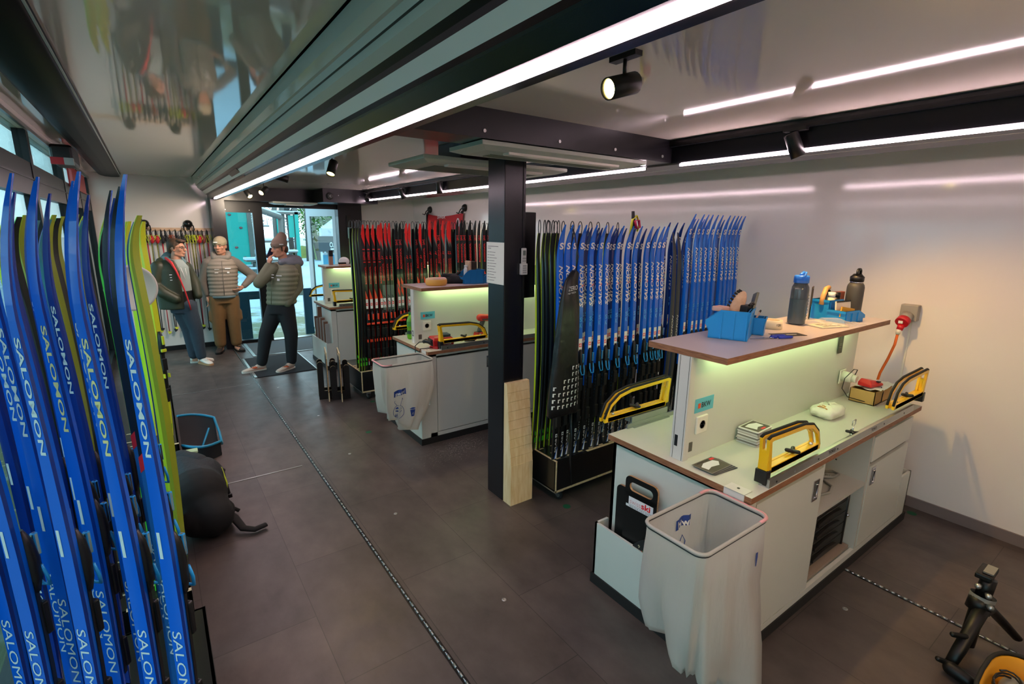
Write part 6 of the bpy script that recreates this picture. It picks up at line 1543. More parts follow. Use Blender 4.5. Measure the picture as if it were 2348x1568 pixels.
for a, b in (((.20, 4.28, .20), (.12, 4.46, .10)), ((.12, 4.46, .10), (.215, 4.62, .035)), ((.12, 4.46, .10), (.20, 4.28, .035)), ((.12, 4.46, .10), (.035, 4.60, .035)), ((.12, 4.46, .10), (.035, 4.30, .035)), ((.22, 4.66, .25), (.12, 4.46, .10))):
    mb = MB(); mb.tube([a, b], .008, M_chb, n=8); mb.build('leg', A)
for x, y in ((.225, 4.63), (.21, 4.27)):
    mb = MB(); mb.cap((x-.01, y, .018), .017, (x+.05, y+.004, .017), .016, M_rubber, 10); mb.build('foot_cap', A)
M_pack = mat('backpack_dark', (30, 37, 42), .75, bump=.5, bscale=40, var=.15); M_packb = mat('backpack_black', (16, 16, 15), .85, var=.2); M_piping = mat('piping_lime', (176, 196, 40), .5)
A = thing('backpack', 'dark backpack with lime piping lying on the floor against the left rack', 'backpack', (.10, 3.5, 0))
def fill_p(mb):
    mb.cap((.02, 3.78, .26), .15, (.06, 3.52, .22), .17, M_pack); mb.cap((.06, 3.50, .19), .16, (.12, 3.36, .13), .12, M_pack); mb.ell((.10, 3.70, .22), (.14, .17, .17), M_pack); mb.ell((.08, 3.42, .12), (.16, .16, .12), M_pack)
organic('sack', fill_p, .012, [M_pack, M_packb], A, 4, mfn=lambda c: 0 if c.y > .05 else 1)
mb = MB(); mb.tube([(.095, 3.82, .345), (.16, 3.76, .345), (.215, 3.68, .30), (.232, 3.60, .22), (.215, 3.55, .15)], .006, M_piping, n=6); mb.tube([(.02, 3.37, .22), (.09, 3.345, .225), (.14, 3.34, .20)], .003, M_piping, n=6); mb.build('piping', A)
mb = MB(); mb.tube([(.18, 3.44, .12), (.235, 3.38, .07), (.27, 3.29, .030), (.33, 3.25, .022), (.40, 3.27, .022)], [.03, .032, .028, .026, .022], M_packb, n=8, flat=(1, .5)); mb.tube([(.20, 3.62, .10), (.25, 3.57, .04), (.28, 3.55, .02)], .012, M_packb, n=6); mb.build('strap', A)
def fill_f(mb):
    mb.cap((.0, 3.84, .335), .085, (.08, 3.74, .335), .075, M_pack); mb.cap((.08, 3.74, .335), .075, (.14, 3.66, .29), .065, M_pack)
organic('top_flap', fill_f, .012, [M_pack], A, 2)
def fill_k(mb): mb.ell((.15, 3.40, .13), (.10, .09, .085), M_packb); mb.cap((.12, 3.34, .05), .05, (.20, 3.44, .05), .045, M_packb)
organic('front_pocket', fill_k, .011, [M_packb], A, 2)
for p, q in (((.19, 3.72, .27), (.24, 3.60, .12)), ((.06, 3.34, .235), (.17, 3.31, .10))):
    mb = MB(); mb.tube([p, (V(p)+V(q))/2+V((.015, -.01, .01)), q], .010, M_packb, n=6, flat=(1, .4)); mb.box(q[0]-.012, q[1]-.012, q[2]-.01, q[0]+.014, q[1]+.012, q[2]+.014, M_black, .003); mb.build('buckle_strap', A)
mb = MB(); mb.box(.03, 3.80, .395, .10, 3.86, .41, mat('pack_badge', (180, 196, 150), .5), .004); mb.tube([(.145, 3.32, .12), (.155, 3.318, .13), (.16, 3.32, .115)], .002, M_piping, n=5, closed=True); mb.build('badge', A)
# ------------------------------------------------------------------ camera bag and stabiliser at the lower right
M_cbk = mat('camera_bag_black', (26, 26, 22), .8, var=.15); M_cby = mat('camera_bag_lining', (212, 150, 20), .7); M_grey = mat('gear_grey', (132, 130, 122), .5); M_ofw = mat('off_white_gear', (206, 202, 186), .5)
A = thing('camera_bag', 'open black camera bag with amber lining at the lower right corner', 'camera bag', (2.74, .20, 0))
ring = lambda s, z, k=0: [(2.735+.225*s*math.copysign(abs(math.cos(a))**.6, math.cos(a)), .17+.165*s*math.copysign(abs(math.sin(a))**.6, math.sin(a)), z) for a in [2*PI*i/28 for i in range(28)]]
mb = MB(); mb.loft([ring(.95, .002), ring(1., .05), ring(1.02, .19), ring(.99, .195), ring(.98, .19)], M_cbk, cap=False); mb.poly(ring(.95, .004), M_cbk); mb.build('shell', A)
mb = MB(); mb.loft([ring(.975, .188), ring(.93, .19), ring(.90, .05), ring(.88, .03)], M_cby, cap=False); mb.poly(ring(.88, .03), M_cbk); mb.build('lining', A)
mb = MB(); mb.tube([V(p)+V((0, 0, .006)) for p in ring(1.0, .19)], .008, M_cbk, n=6, closed=True); mb.build('rim', A)
for k, (a, b) in enumerate((((2.60, .10), (2.90, .22)), ((2.72, .03), (2.66, .31)))):
    mb = MB(); d = V((b[0]-a[0], b[1]-a[1], 0)); n_ = V((-d.y, d.x, 0)).normalized()*.008; mb.prism([V((a[0], a[1], .03))-n_, V((b[0], b[1], .03))-n_, V((b[0], b[1], .03))+n_, V((a[0], a[1], .03))+n_], (0, 0, .13), M_cby); mb.build('divider', A)
for nm, lab, fn in (('flash_head', 'off white cylinder lying in the camera bag', lambda mb: (mb.cyl((2.60, .22, .12), (2.66, .28, .17), .028, M_ofw, n=18), mb.lathe([(.0285, 0), (.0285, .012)], M_grey, (2.648, .268, .16), (1, 1, .8), n=18))),
                    ('lens_pouch', 'grey padded pouch in the camera bag', lambda mb: mb.ell((2.80, .24, .13), (.075, .05, .04), M_grey, 16, 10)),
                    ('battery_case', 'small off white case in the camera bag', lambda mb: mb.box(2.575, .13, .10, 2.64, .18, .15, M_ofw, .008)),
                    ('cable_bundle', 'black cable coiled in the camera bag', lambda mb: mb.tube([(2.74+.07*math.cos(a), .26+.04*math.sin(a), .17+.002*a) for a in [k*.5 for k in range(28)]], .004, M_black, n=6))):
    mb = MB(); fn(mb); o = mb.build(nm); tag(o, lab, 'camera gear')
M_gim = mat('stabiliser_black', (18, 18, 17), .4, metal=.3)
A = thing('camera_stabiliser', 'black camera stabiliser with curved arms standing behind the camera bag', 'camera stabiliser', (2.86, .43, 0))
mb = MB(); mb.cyl((2.84, .435, .02), (2.86, .43, .20), .030, M_gim, n=16); mb.cyl((2.86, .43, .20), (2.875, .425, .26), .046, M_gim, n=20); mb.lathe([(.047, 0), (.047, .02)], M_grey, (2.875, .425, .255), (.2, -.05, 1), n=20, cap=False); mb.build('column', A)
mb = MB(); mb.cyl((2.875, .425, .27), (2.89, .42, .36), .030, M_gim, n=16); mb.box(2.845, .405, .36, 2.975, .465, .385, M_gim, .006); mb.box(2.87, .405, .3855, 2.96, .445, .392, M_grey, .002); mb.build('head_plate', A)
for p, q in (((2.85, .41, .30), (2.82, .40, .31)), ((2.85, .40, .25), (2.82, .385, .26)), ((2.91, .43, .27), (2.94, .44, .28)), ((2.845, .44, .33), (2.815, .44, .34))):
    mb = MB(); mb.cyl(p, q, .010, M_alu, n=10); mb.ell(q, .013, M_alu, 8, 6); mb.build('knob', A)
mb = MB(); mb.tube([(2.60, .44, .03), (2.66, .43, .09), (2.74, .42, .16), (2.83, .415, .215), (2.92, .40, .20), (3.0, .36, .12), (3.05, .30, .04)], [.022, .026, .026, .030, .028, .026, .022], M_gim, n=12, flat=(1, .7)); mb.build('arched_handle', A)
for a, b in (((2.70, .425, .14), (2.655, .46, .15)), ((2.60, .44, .04), (2.57, .475, .055))):
    mb = MB(); mb.cap(a, .013, b, .012, M_gim, 10); mb.build('grip_peg', A)
mb = MB(); mb.cap((2.58, .43, .035), .030, (2.57, .37, .03), .026, M_gim, 12); mb.build('hinge_foot', A)
for o_ in [o for o in COL.objects if o.parent is None and o.get('category') in ('camera bag', 'camera gear')]: o_.location += V((-.20, -.08, 0))
for o_ in [o for o in COL.objects if o.parent is None and o.get('category') == 'camera stabiliser']: o_.location += V((.08, -.07, 0))
# ------------------------------------------------------------------ people
M_skin = mat('skin', (196, 140, 112), .5, var=.05, vscale=20); M_hairb = mat('hair_brown', (72, 50, 32), .6, var=.3, vscale=60); M_eye = mat('eye_dark', (30, 24, 22), .3); M_eyew = mat('eye_white', (168, 158, 148), .4); M_lip = mat('lips', (160, 92, 84), .5); M_stub = mat('stubble', (150, 108, 86), .6)
M_jolive = mat('jacket_olive', (50, 54, 34), .5, var=.15, vscale=6); M_jred = mat('jacket_red_lining', (206, 30, 36), .5); M_hood = mat('hoodie_grey_green', (138, 152, 148), .8, var=.08); M_jean = mat('jeans', (46, 58, 70), .8, var=.15, vscale=40)
M_sneak = mat('sneaker_white', (214, 208, 196), .6); M_gum = mat('sneaker_gum', (190, 142, 100), .6)
M_puff = mat('puffer_taupe', (140, 130, 116), .55, var=.06); M_sleeve = mat('sleeve_taupe', (116, 108, 98), .7, var=.06); M_khaki = mat('cargo_brown', (120, 88, 50), .8, var=.15, vscale=14); M_boot = mat('boots_dark', (48, 40, 34), .7)
M_puff2 = mat('puffer_olive_grey', (122, 120, 96), .55, var=.06); M_sleeve2 = mat('sleeve_olive_grey', (108, 108, 86), .7, var=.06); M_hood2 = mat('hood_grey', (118, 122, 130), .8); M_pblk = mat('trousers_black', (24, 26, 30), .8, var=.15)
M_bean = mat('beanie_sand', (162, 150, 120), .9, bump=.5, bscale=160); M_bean2 = mat('beanie_brown', (124, 106, 92), .9, bump=.5, bscale=160)

class Pose:
    """local figure frame: +x to the right of the picture, +y away from the viewer, z up"""
    def __init__(s, loc, ang, shear=0., sc=1.):
        s.sh = shear; s.M = Matrix.Translation(loc) @ Matrix.Rotation(ang, 4, 'Z') @ Matrix.Scale(sc, 4)
    def __call__(s, *p): return s.M @ V((p[0]+s.sh*max(0, p[2]-.45), p[1], p[2]))
def head_prims(mb, P, c, yaw, pitch=0., m=None, sc=1., skull=True):
    """head centred at c, facing -y of the figure frame turned by yaw about z"""
    R = Matrix.Rotation(yaw, 4, 'Z') @ Matrix.Rotation(pitch, 4, 'X')
    T = lambda x, y, z: P.M @ (V(c)+(R @ V((x*sc, y*sc, z*sc))))
    R3 = (P.M @ R).to_3x3()
    mb.ell(T(0, .012, .03), (.075*sc, .094*sc, .088*sc), m, 20, 14, R3); mb.ell(T(0, -.012, -.035), (.062*sc, .078*sc, .078*sc), m, 18, 12, R3)
    mb.cap(T(0, -.062, -.095), .020*sc, T(0, -.052, -.085), .032*sc, m)                # chin
    for s in (-1, 1):
        mb.cap(T(s*.05, .0, -.07), .022*sc, T(s*.018, -.062, -.095), .018*sc, m)        # jaw
        mb.ell(T(s*.043, -.060, -.02), (.022*sc, .018*sc, .02*sc), m, 10, 8, R3)          # cheek
        mb.cap(T(s*.012, -.084, .024), .010*sc, T(s*.046, -.072, .026), .010*sc, m, 8)    # brow
        mb.ell(T(s*.074, .012, -.005), (.010*sc, .020*sc, .032*sc), m, 10, 8, R3)         # ear
    mb.cap(T(0, -.084, .015), .009*sc, T(0, -.108, -.022), .013*sc, m, 10); 
    for s in (-1, 1): mb.ell(T(s*.012, -.096, -.026), .009*sc, m, 8, 6)
    mb.cap(T(-.018, -.088, -.058), .007*sc, T(.018, -.088, -.058), .007*sc, m, 8); mb.cap(T(-.014, -.085, -.068), .008*sc, T(.014, -.085, -.068), .008*sc, m, 8)
    return T, R3
def eyes(root, T, sc=1.):
    for s in (-1, 1):
        mb = MB(); mb.ell(T(s*.030, -.0765, .006), .0092*sc, M_eyew, 10, 8); mb.ell(T(s*.030-.001, -.0825, .006), .0052*sc, M_eye, 8, 6); mb.build('eye', root)
    mb = MB(); mb.tube([T(-.02, -.0945, -.063), T(0, -.0965, -.062), T(.02, -.0945, -.063)], .0028*sc, M_lip, n=6); mb.build('mouth', root)
    for s in (-1, 1):
        mb = MB(); mb.tube([T(s*.014, -.093, .028), T(s*.030, -.090, .033), T(s*.048, -.080, .028)], .004*sc, M_hairb, n=6); mb.build('eyebrow', root)
def hand_prims(mb, P, w, dirv, side, m, curl=.5, spread=.012):
    """hand from wrist w along dirv; side = direction of the thumb; palm normal = dirv x side"""
    w = V(w); d = V(dirv).normalized(); s = (V(side)-d*V(side).dot(d)).normalized(); n = d.cross(s)
    q = lambda v: P.M @ v
    mb.cap(q(w), .024, q(w+d*.05), .032, m, 10)
    for o in (-.024, -.008, .008, .024): mb.cap(q(w+d*.02+s*o*.6), .016, q(w+d*.085+s*o), .0125, m, 8)
    for o, L in ((-.027, .058), (-.009, .072), (.009, .078), (.027, .070)):
        a = w+d*.085+s*o; b = a+(d*math.cos(curl*.7)+n*math.sin(curl*.7))*L*.42; c = b+(d*math.cos(curl*1.6)+n*math.sin(curl*1.6))*L*.33; e = c+(d*math.cos(curl*2.4)+n*math.sin(curl*2.4))*L*.25
        mb.cap(q(a), .0095, q(b), .0088, m, 8); mb.cap(q(b), .0088, q(c), .0080, m, 8); mb.cap(q(c), .0080, q(e), .0070, m, 8)
    t0 = w+d*.025+s*.026; t1 = t0+(d*.7+s*.75).normalized()*.036; t2 = t1+(d*.95+s*.1+n*.4).normalized()*.030
    mb.cap(q(t0), .014, q(t1), .011, m, 8); mb.cap(q(t1), .011, q(t2), .0085, m, 8)
def limb(mb, P, pts, rs, m):
    for i in range(len(pts)-1): mb.cap(P(*pts[i]), rs[i], P(*pts[i+1]), rs[i+1], m)
def torso_loft(mb, P, secs, m, puff=0., n=28, per=.055, yaw=0.):
    """secs: (z, cx, cy, rx, ry); optional horizontal quilting"""
    Z0 = secs[0][0]; Z1 = secs[-1][0]; rings = []; N = max(2, int(abs(Z1-Z0)/.011)) if puff else len(secs)-1
    R = Matrix.Rotation(yaw, 4, 'Z')
    for i in range(N+1):
        z = Z0+(Z1-Z0)*i/N if puff else secs[i][0]
        for a, b in zip(secs, secs[1:]):
            if (a[0] <= z <= b[0]) or (a[0] >= z >= b[0]):
                q = (z-a[0])/(b[0]-a[0]); s = [x+(y-x)*q for x, y in zip(a, b)]; break
        k = 1+puff*(abs(math.sin(PI*(z-Z0)/per))-.5)
        ring = []
        for j in range(n):
            t = 2*PI*j/n; v = R @ V((s[3]*k*math.copysign(abs(math.cos(t))**.85, math.cos(t)), s[4]*k*math.copysign(abs(math.sin(t))**.85, math.sin(t)), 0)); ring.append(P(s[1]+v.x, s[2]+v.y, z))
        rings.append(ring)
    mb.loft(rings, m)
def shoe(root, P, heel, toe, m_up, m_sole, nm='shoe', w=.046, h=.085, lace=None):
    h0, t0 = V(heel), V(toe); d = (t0-h0); L = d.length; d.normalize(); sd = d.cross(V((0, 0, 1)))
    def ringat(q, wd, zb, zt, n=14): 
        c = h0+d*L*q; return [P(*(c+sd*wd*math.cos(a)+V((0, 0, zb+(zt-zb)*(.5+.5*math.sin(a)))))) for a in [2*PI*k/n for k in range(n)]]
    S = [(-.04, .024, .026, .062), (.0, .036, .024, .085), (.12, .040, .022, h+.012), (.3, .040, .02, h+.010), (.48, .042, .02, h*.86), (.68, w, .018, h*.68), (.86, w*.92, .018, h*.56), (.97, w*.66, .02, h*.46), (1.01, .012, .024, .034)]
    mb = MB(); mb.loft([ringat(*s) for s in S], m_up); u = mb.build(nm, root)
    mb = MB()
    S2 = [(-.055, .022), (.0, .040), (.2, .043), (.45, .042), (.7, w+.004), (.88, w*.96), (.99, w*.68), (1.03, .014)]
    lo = [[P(*(h0+d*L*q+sd*wd*s_+V((0, 0, zz)))) for s_, zz in ((-1, .002), (1, .002), (1.05, .026), (-1.05, .026))] for q, wd in S2]; mb.loft(lo, m_sole, sm=False); mb.build('sole', u)
    if lace:
        mb = MB()
        for q in (.36, .44, .52, .60): c = h0+d*L*q; zt = h*(1.06-.55*(q-.3))-.002; mb.tube([P(*(c+sd*-.026+V((0, 0, zt-.012)))), P(*(c+V((0, 0, zt)))), P(*(c+sd*.026+V((0, 0, zt-.012))))], .0035, lace, n=6)
        mb.build('laces', u)
    return u

# ---- man one: dark olive open jacket, hands in pockets, looking right
def man_one():
    P = Pose((.30, 8.16, 0), -.05)
    root = thing('person', 'man with glasses, dark olive jacket with red lining, hands in pockets', 'person', (.30, 8.16, 0))
    hc = (-.015, .02, 1.605)
    info = {}
    def body(mb):
        info['T'] = head_prims(mb, P, hc, 1.12, .02, M_skin)
        limb(mb, P, [(-.055, .03, 1.40), (-.03, .025, 1.55)], [.062, .055], M_skin)
        torso_loft(mb, P, [(.84, -.05, 0, .13, .09), (1.0, -.07, 0, .125, .085), (1.2, -.08, .0, .15, .10), (1.38, -.07, .01, .14, .09), (1.44, -.06, .02, .08, .07)], M_skin, yaw=.5)
        for s, x, y in ((-1, -.22, -.05), (1, .07, .12)): limb(mb, P, [(x*.8-.01, y, 1.37), (x-.03*s if s < 0 else x+.03, y-.03, 1.12), (x+.10 if s < 0 else x-.02, y-.05, .98)], [.05, .04, .03], M_skin)
        limb(mb, P, [(-.07, .05, .86), (.0, .04, .50), (.02, .05, .09)], [.075, .055, .038], M_skin); limb(mb, P, [(.0, -.04, .86), (.075, -.06, .50), (.10, -.06, .09)], [.075, .055, .038], M_skin)
        limb(mb, P, [(.02, .05, .05), (.12, .04, .035)], [.035, .028], M_skin); limb(mb, P, [(.10, -.06, .05), (.19, -.11, .035)], [.035, .028], M_skin)
        hand_prims(mb, P, (-.13, -.10, .98), (.5, .25, -.75), (.7, -.5, .3), M_skin, .5); hand_prims(mb, P, (.08, .05, .98), (-.5, -.1, -.75), (.5, -.6, 0), M_skin, .5)
    organic('body', body, .0075, [M_skin], root, 3); T, R3 = info['T']; eyes(root, T)
    def hair(mb):
        mb.ell(T(0, .025, .052), (.083, .098, .085), M_hairb, 18, 12, R3); mb.ell(T(0, .075, .0), (.066, .045, .075), M_hairb, 14, 10, R3)
        for k in range(7): mb.cap(T(-.045+.015*k, -.045, .105), .020, T(-.045+.015*k, -.085, .092+.008*(k % 2)), .014, M_hairb, 8)
        for s in (-1, 1): mb.cap(T(s*.072, .0, .04), .016, T(s*.074, .0, -.01), .010, M_hairb, 8)
    organic('hair', hair, .008, [M_hairb], root, 2)
    mb = MB()
    for s in (-1, 1):
        mb.tube([T(s*.031+.023*math.cos(a), -.098+.004*abs(math.cos(a)), .004+.018*math.sin(a)) for a in [2*PI*k/14 for k in range(14)]], .0022, M_black, n=6, closed=True); mb.tube([T(s*.054, -.094, .008), T(s*.078, -.05, .012), T(s*.080, .01, .008)], .0022, M_black, n=6)
    mb.tube([T(-.009, -.099, .008), T(.009, -.099, .008)], .0022, M_black, n=6); mb.build('glasses', root)
    def hoodie(mb):
        torso_loft(mb, P, [(.80, -.03, -.01, .155, .115), (.95, -.05, -.01, .150, .112), (1.2, -.055, -.01, .155, .112), (1.36, -.05, .0, .145, .105), (1.42, -.05, .01, .10, .09), (1.46, -.05, .015, .075, .07)], M_hood, yaw=.5)
    organic('hoodie', hoodie, .012, [M_hood, M_black], root, 3, mfn=lambda c: 1 if .86 < c.z < 1.04 else 0)
    def hood(mb):
        limb(mb, P, [(-.17, .06, 1.46), (-.13, .10, 1.50)], [.055, .06], M_hood); limb(mb, P, [(-.13, .10, 1.50), (-.02, .12, 1.48)], [.06, .05], M_hood); limb(mb, P, [(-.17, .06, 1.46), (-.09, -.07, 1.42)], [.05, .035], M_hood); limb(mb, P, [(-.02, .12, 1.48), (.04, .04, 1.42)], [.05, .035], M_hood)
    organic('hood', hood, .010, [mat('hood_teal', (92, 122, 128), .8)], root, 3)
    # open jacket: back shell and sleeves with a gap at the front
    def shell(mb):
        rings = []
        fa = math.radians(-32)    # front opening direction (toward the viewer, right)
        for z, cx, cy, rx, ry, gap in ((.80, -.09, .01, .215, .165, .62), (.95, -.095, .01, .215, .165, .60), (1.15, -.10, .01, .225, .165, .60), (1.32, -.095, .01, .215, .155, .62), (1.40, -.085, .015, .18, .135, .75), (1.455, -.075, .02, .125, .105, .95)):
            ro, ri = [], []
            for k in range(29):
                t = fa+gap+(2*PI-2*gap)*k/28.
                ro.append((cx+rx*math.cos(t), cy+ry*math.sin(t), z)); ri.append((cx+(rx-.028)*math.cos(t), cy+(ry-.028)*math.sin(t), z))
            rings.append([P(*p) for p in ro+ri[::-1]])
        mb.loft(rings, M_jolive)
        limb(mb, P, [(-.25, -.04, 1.365), (-.315, -.08, 1.13), (-.23, -.15, 1.03), (-.10, -.175, .945)], [.085, .078, .070, .058], M_jolive)
        limb(mb, P, [(.06, .13, 1.35), (.14, .09, 1.13), (.16, .02, .96)], [.075, .068, .055], M_jolive)
        limb(mb, P, [(-.22, .03, 1.43), (-.16, .12, 1.45)], [.055, .055], M_jolive)
    organic('jacket', shell, .011, [M_jolive], root, 3)
    mb = MB()
    # red front edge and collar lining
    e1 = [(-.165+.255*0, 0, 0)]
    L1 = [(.015, -.205, .80), (.012, -.200, .95), (.000, -.195, 1.12), (-.03, -.185, 1.28), (-.075, -.150, 1.40), (-.125, -.085, 1.475), (-.16, .0, 1.50)]
    L1 = [(.055, -.168, .79), (.040, -.178, .90), (.015, -.182, 1.05), (-.02, -.182, 1.20), (-.055, -.165, 1.32), (-.095, -.125, 1.42), (-.15, -.05, 1.475)]
    mb.tube([P(*p) for p in L1], [.016, .018, .018, .020, .026, .036, .034], M_jred, n=8, flat=(1, .5))
    mb.tube([P(*p) for p in ((.075, .105, 1.30), (.055, .07, 1.40), (.03, .06, 1.45))], [.020, .030, .020], M_jred, n=8, flat=(1, .5)); mb.tube([P(*p) for p in ((-.215, .13, 1.1), (-.25, .13, .95), (-.27, .12, .78))], .012, M_jred, n=8); mb.build('lining', root)
    mb = MB()
    for z, w_ in ((1.27, .03), (1.235, .02), (1.20, .025)): p = P(-.075-.045, -.176-.004, z); mb.box(p.x-w_/2, p.y-.006, z-.004, p.x+w_/2, p.y-.002, z+.004, M_skiwht)
    mb.build('chest_print', root)
    mb = MB(); mb.tube([P(.0, -.14, 1.36), P(.02, -.145, 1.28), P(.035, -.142, 1.2)], .004, M_skiwht, n=6); mb.tube([P(.05, -.12, 1.35), P(.06, -.13, 1.25)], .004, M_skiwht, n=6); mb.build('drawstring', root)
    def trousers(mb):
        torso_loft(mb, P, [(.74, -.02, 0, .16, .13), (.88, -.03, 0, .165, .13)], M_jean, yaw=.3)
        limb(mb, P, [(-.075, .05, .82), (-.005, .045, .50), (.015, .05, .12)], [.112, .085, .064], M_jean); limb(mb, P, [(.02, -.04, .82), (.085, -.06, .50), (.105, -.06, .12)], [.112, .085, .064], M_jean)
    organic('jeans', trousers, .012, [M_jean], root, 3)
    shoe(root, P, (-.02, .07, 0), (.245, .04, 0), M_sneak, M_sneak, 'sneaker', lace=M_skiwht); shoe(root, P, (.09, -.02, 0), (.215, -.235, 0), M_sneak, M_gum, 'sneaker', lace=M_skiwht)
man_one()

# ---- man two: taupe puffer, brown cargo trousers, hand on hip
def man_two():
    P = Pose((.815, 8.72, 0), -.07, .03, 1.03)
    root = thing('person', 'man in sand beanie, taupe puffer and brown cargo trousers, hand on hip', 'person', (.79, 8.72, 0))
    info = {}
    def body(mb):
        info['T'] = head_prims(mb, P, (.033, -.01, 1.565), -.42, .05, M_skin)
        limb(mb, P, [(.01, .01, 1.36), (.005, .0, 1.50)], [.060, .055], M_skin)
        torso_loft(mb, P, [(.84, .0, 0, .14, .09), (1.0, .0, 0, .13, .085), (1.2, .0, .0, .16, .10), (1.36, .0, .0, .15, .08), (1.42, .0, .0, .08, .06)], M_skin)
        limb(mb, P, [(-.18, .0, 1.33), (-.24, .03, 1.06), (-.20, .03, .84)], [.05, .04, .03], M_skin); limb(mb, P, [(.19, .0, 1.33), (.40, .06, 1.12), (.255, -.115, .985)], [.05, .04, .030], M_skin)
        for s in (-1, 1): limb(mb, P, [(s*.09, 0, .86), (s*.095, -.01, .48), (s*.10, .01, .09)], [.08, .055, .038], M_skin); limb(mb, P, [(s*.10, .01, .05), (s*.13, -.10, .035)], [.035, .03], M_skin)
        hand_prims(mb, P, (.266, -.125, .980), (-.78, -.14, -.50), (-.2, -.6, .75), M_skin, .45); hand_prims(mb, P, (-.2, .03, .84), (.1, 0, -1), (0, -1, 0), M_skin, .4)
    organic('body', body, .0075, [M_skin], root, 3); T, R3 = info['T']; eyes(root, T)
    def beanie(mb):
        mb.ell(T(0, .012, .062), (.087, .102, .082), M_bean, 20, 12, R3); mb.lathe([(.086, .022), (.094, .03), (.094, .066), (.088, .075)], M_bean, T(0, .006, .0), R3 @ V((0, -.18, 1)), n=24)
    organic('beanie', beanie, .008, [M_bean], root, 2)
    mb = MB(); mb.box(*(list(T(-.045, -.099, .062)-V((.0, .003, .006)))+list(T(.01, -.103, .062)+V((.0, .0, .006)))), M_skiwht); mb.build('beanie_print', root)
    def jacket(mb):
        torso_loft(mb, P, [(.845, .0, .0, .185, .135), (.95, .0, .0, .185, .138), (1.1, .0, .0, .195, .142), (1.25, .0, .0, .205, .142), (1.34, .0, .0, .185, .125), (1.385, .0, .0, .135, .11), (1.41, .0, .0, .10, .09)], M_puff, puff=.085)
    organic('jacket', jacket, .0095, [M_puff], root, 2)
    def sleeves(mb):
        limb(mb, P, [(-.175, .0, 1.325), (-.25, .03, 1.07), (-.215, .03, .88)], [.075, .066, .048], M_sleeve); limb(mb, P, [(.175, .0, 1.325), (.405, .06, 1.115), (.265, -.108, .992)], [.075, .066, .044], M_sleeve)
        limb(mb, P, [(-.14, .0, 1.37), (.14, .0, 1.37)], [.055, .055], M_sleeve)
    organic('sleeves', sleeves, .0095, [M_sleeve], root, 3)
    def collar(mb):
        limb(mb, P, [(-.085, -.04, 1.40), (-.09, .05, 1.45)], [.045, .045], M_hood2); limb(mb, P, [(-.09, .05, 1.45), (.09, .06, 1.45)], [.045, .05], M_hood2); limb(mb, P, [(.09, .06, 1.45), (.085, -.05, 1.41)], [.045, .045], M_hood2); limb(mb, P, [(-.085, -.05, 1.40), (.07, -.075, 1.40)], [.04, .04], M_hood2)
    organic('hood', collar, .010, [mat('hood_taupe', (134, 128, 118), .7)], root, 3)
    mb = MB()
    for x, z, w_, h_ in ((.03, 1.245, .075, .016), (.055, 1.185, .03, .022), (-.10, 1.24, .06, .007), (-.10, 1.19, .045, .012)): mb.poly([P(x+a, -.151-.004, z+b) for a, b in ((0, 0), (w_, .0), (w_, h_), (0, h_))], M_skiwht)
    mb.tube([P(0, -.147, .86), P(0, -.158, 1.1), P(0, -.158, 1.25), P(-.0, -.135, 1.36)], .0045, M_sleeve, n=6); mb.build('zip_and_print', root)
    mb = MB(); mb.lathe([(.175, 0), (.178, .03)], mat('shirt_blue_grey', (98, 122, 128), .8), P(0, 0, .825), n=24); mb.build('shirt_hem', root)
    def trousers(mb):
        torso_loft(mb, P, [(.74, .0, 0, .175, .13), (.87, .0, 0, .172, .125)], M_khaki)
        for s in (-1, 1):
            limb(mb, P, [(s*.09, 0, .80), (s*.10, -.01, .48), (s*.105, .01, .14)], [.115, .092, .080], M_khaki); limb(mb, P, [(s*.175, 0, .60), (s*.18, 0, .50)], [.045, .045], M_khaki)
    organic('cargo_trousers', trousers, .012, [M_khaki], root, 3)
    shoe(root, P, (-.10, .06, 0), (-.155, -.17, 0), M_boot, M_black, 'boot', h=.10, lace=M_khaki); shoe(root, P, (.10, .06, 0), (.175, -.15, 0), M_boot, M_black, 'boot', h=.10, lace=M_khaki)
man_two()

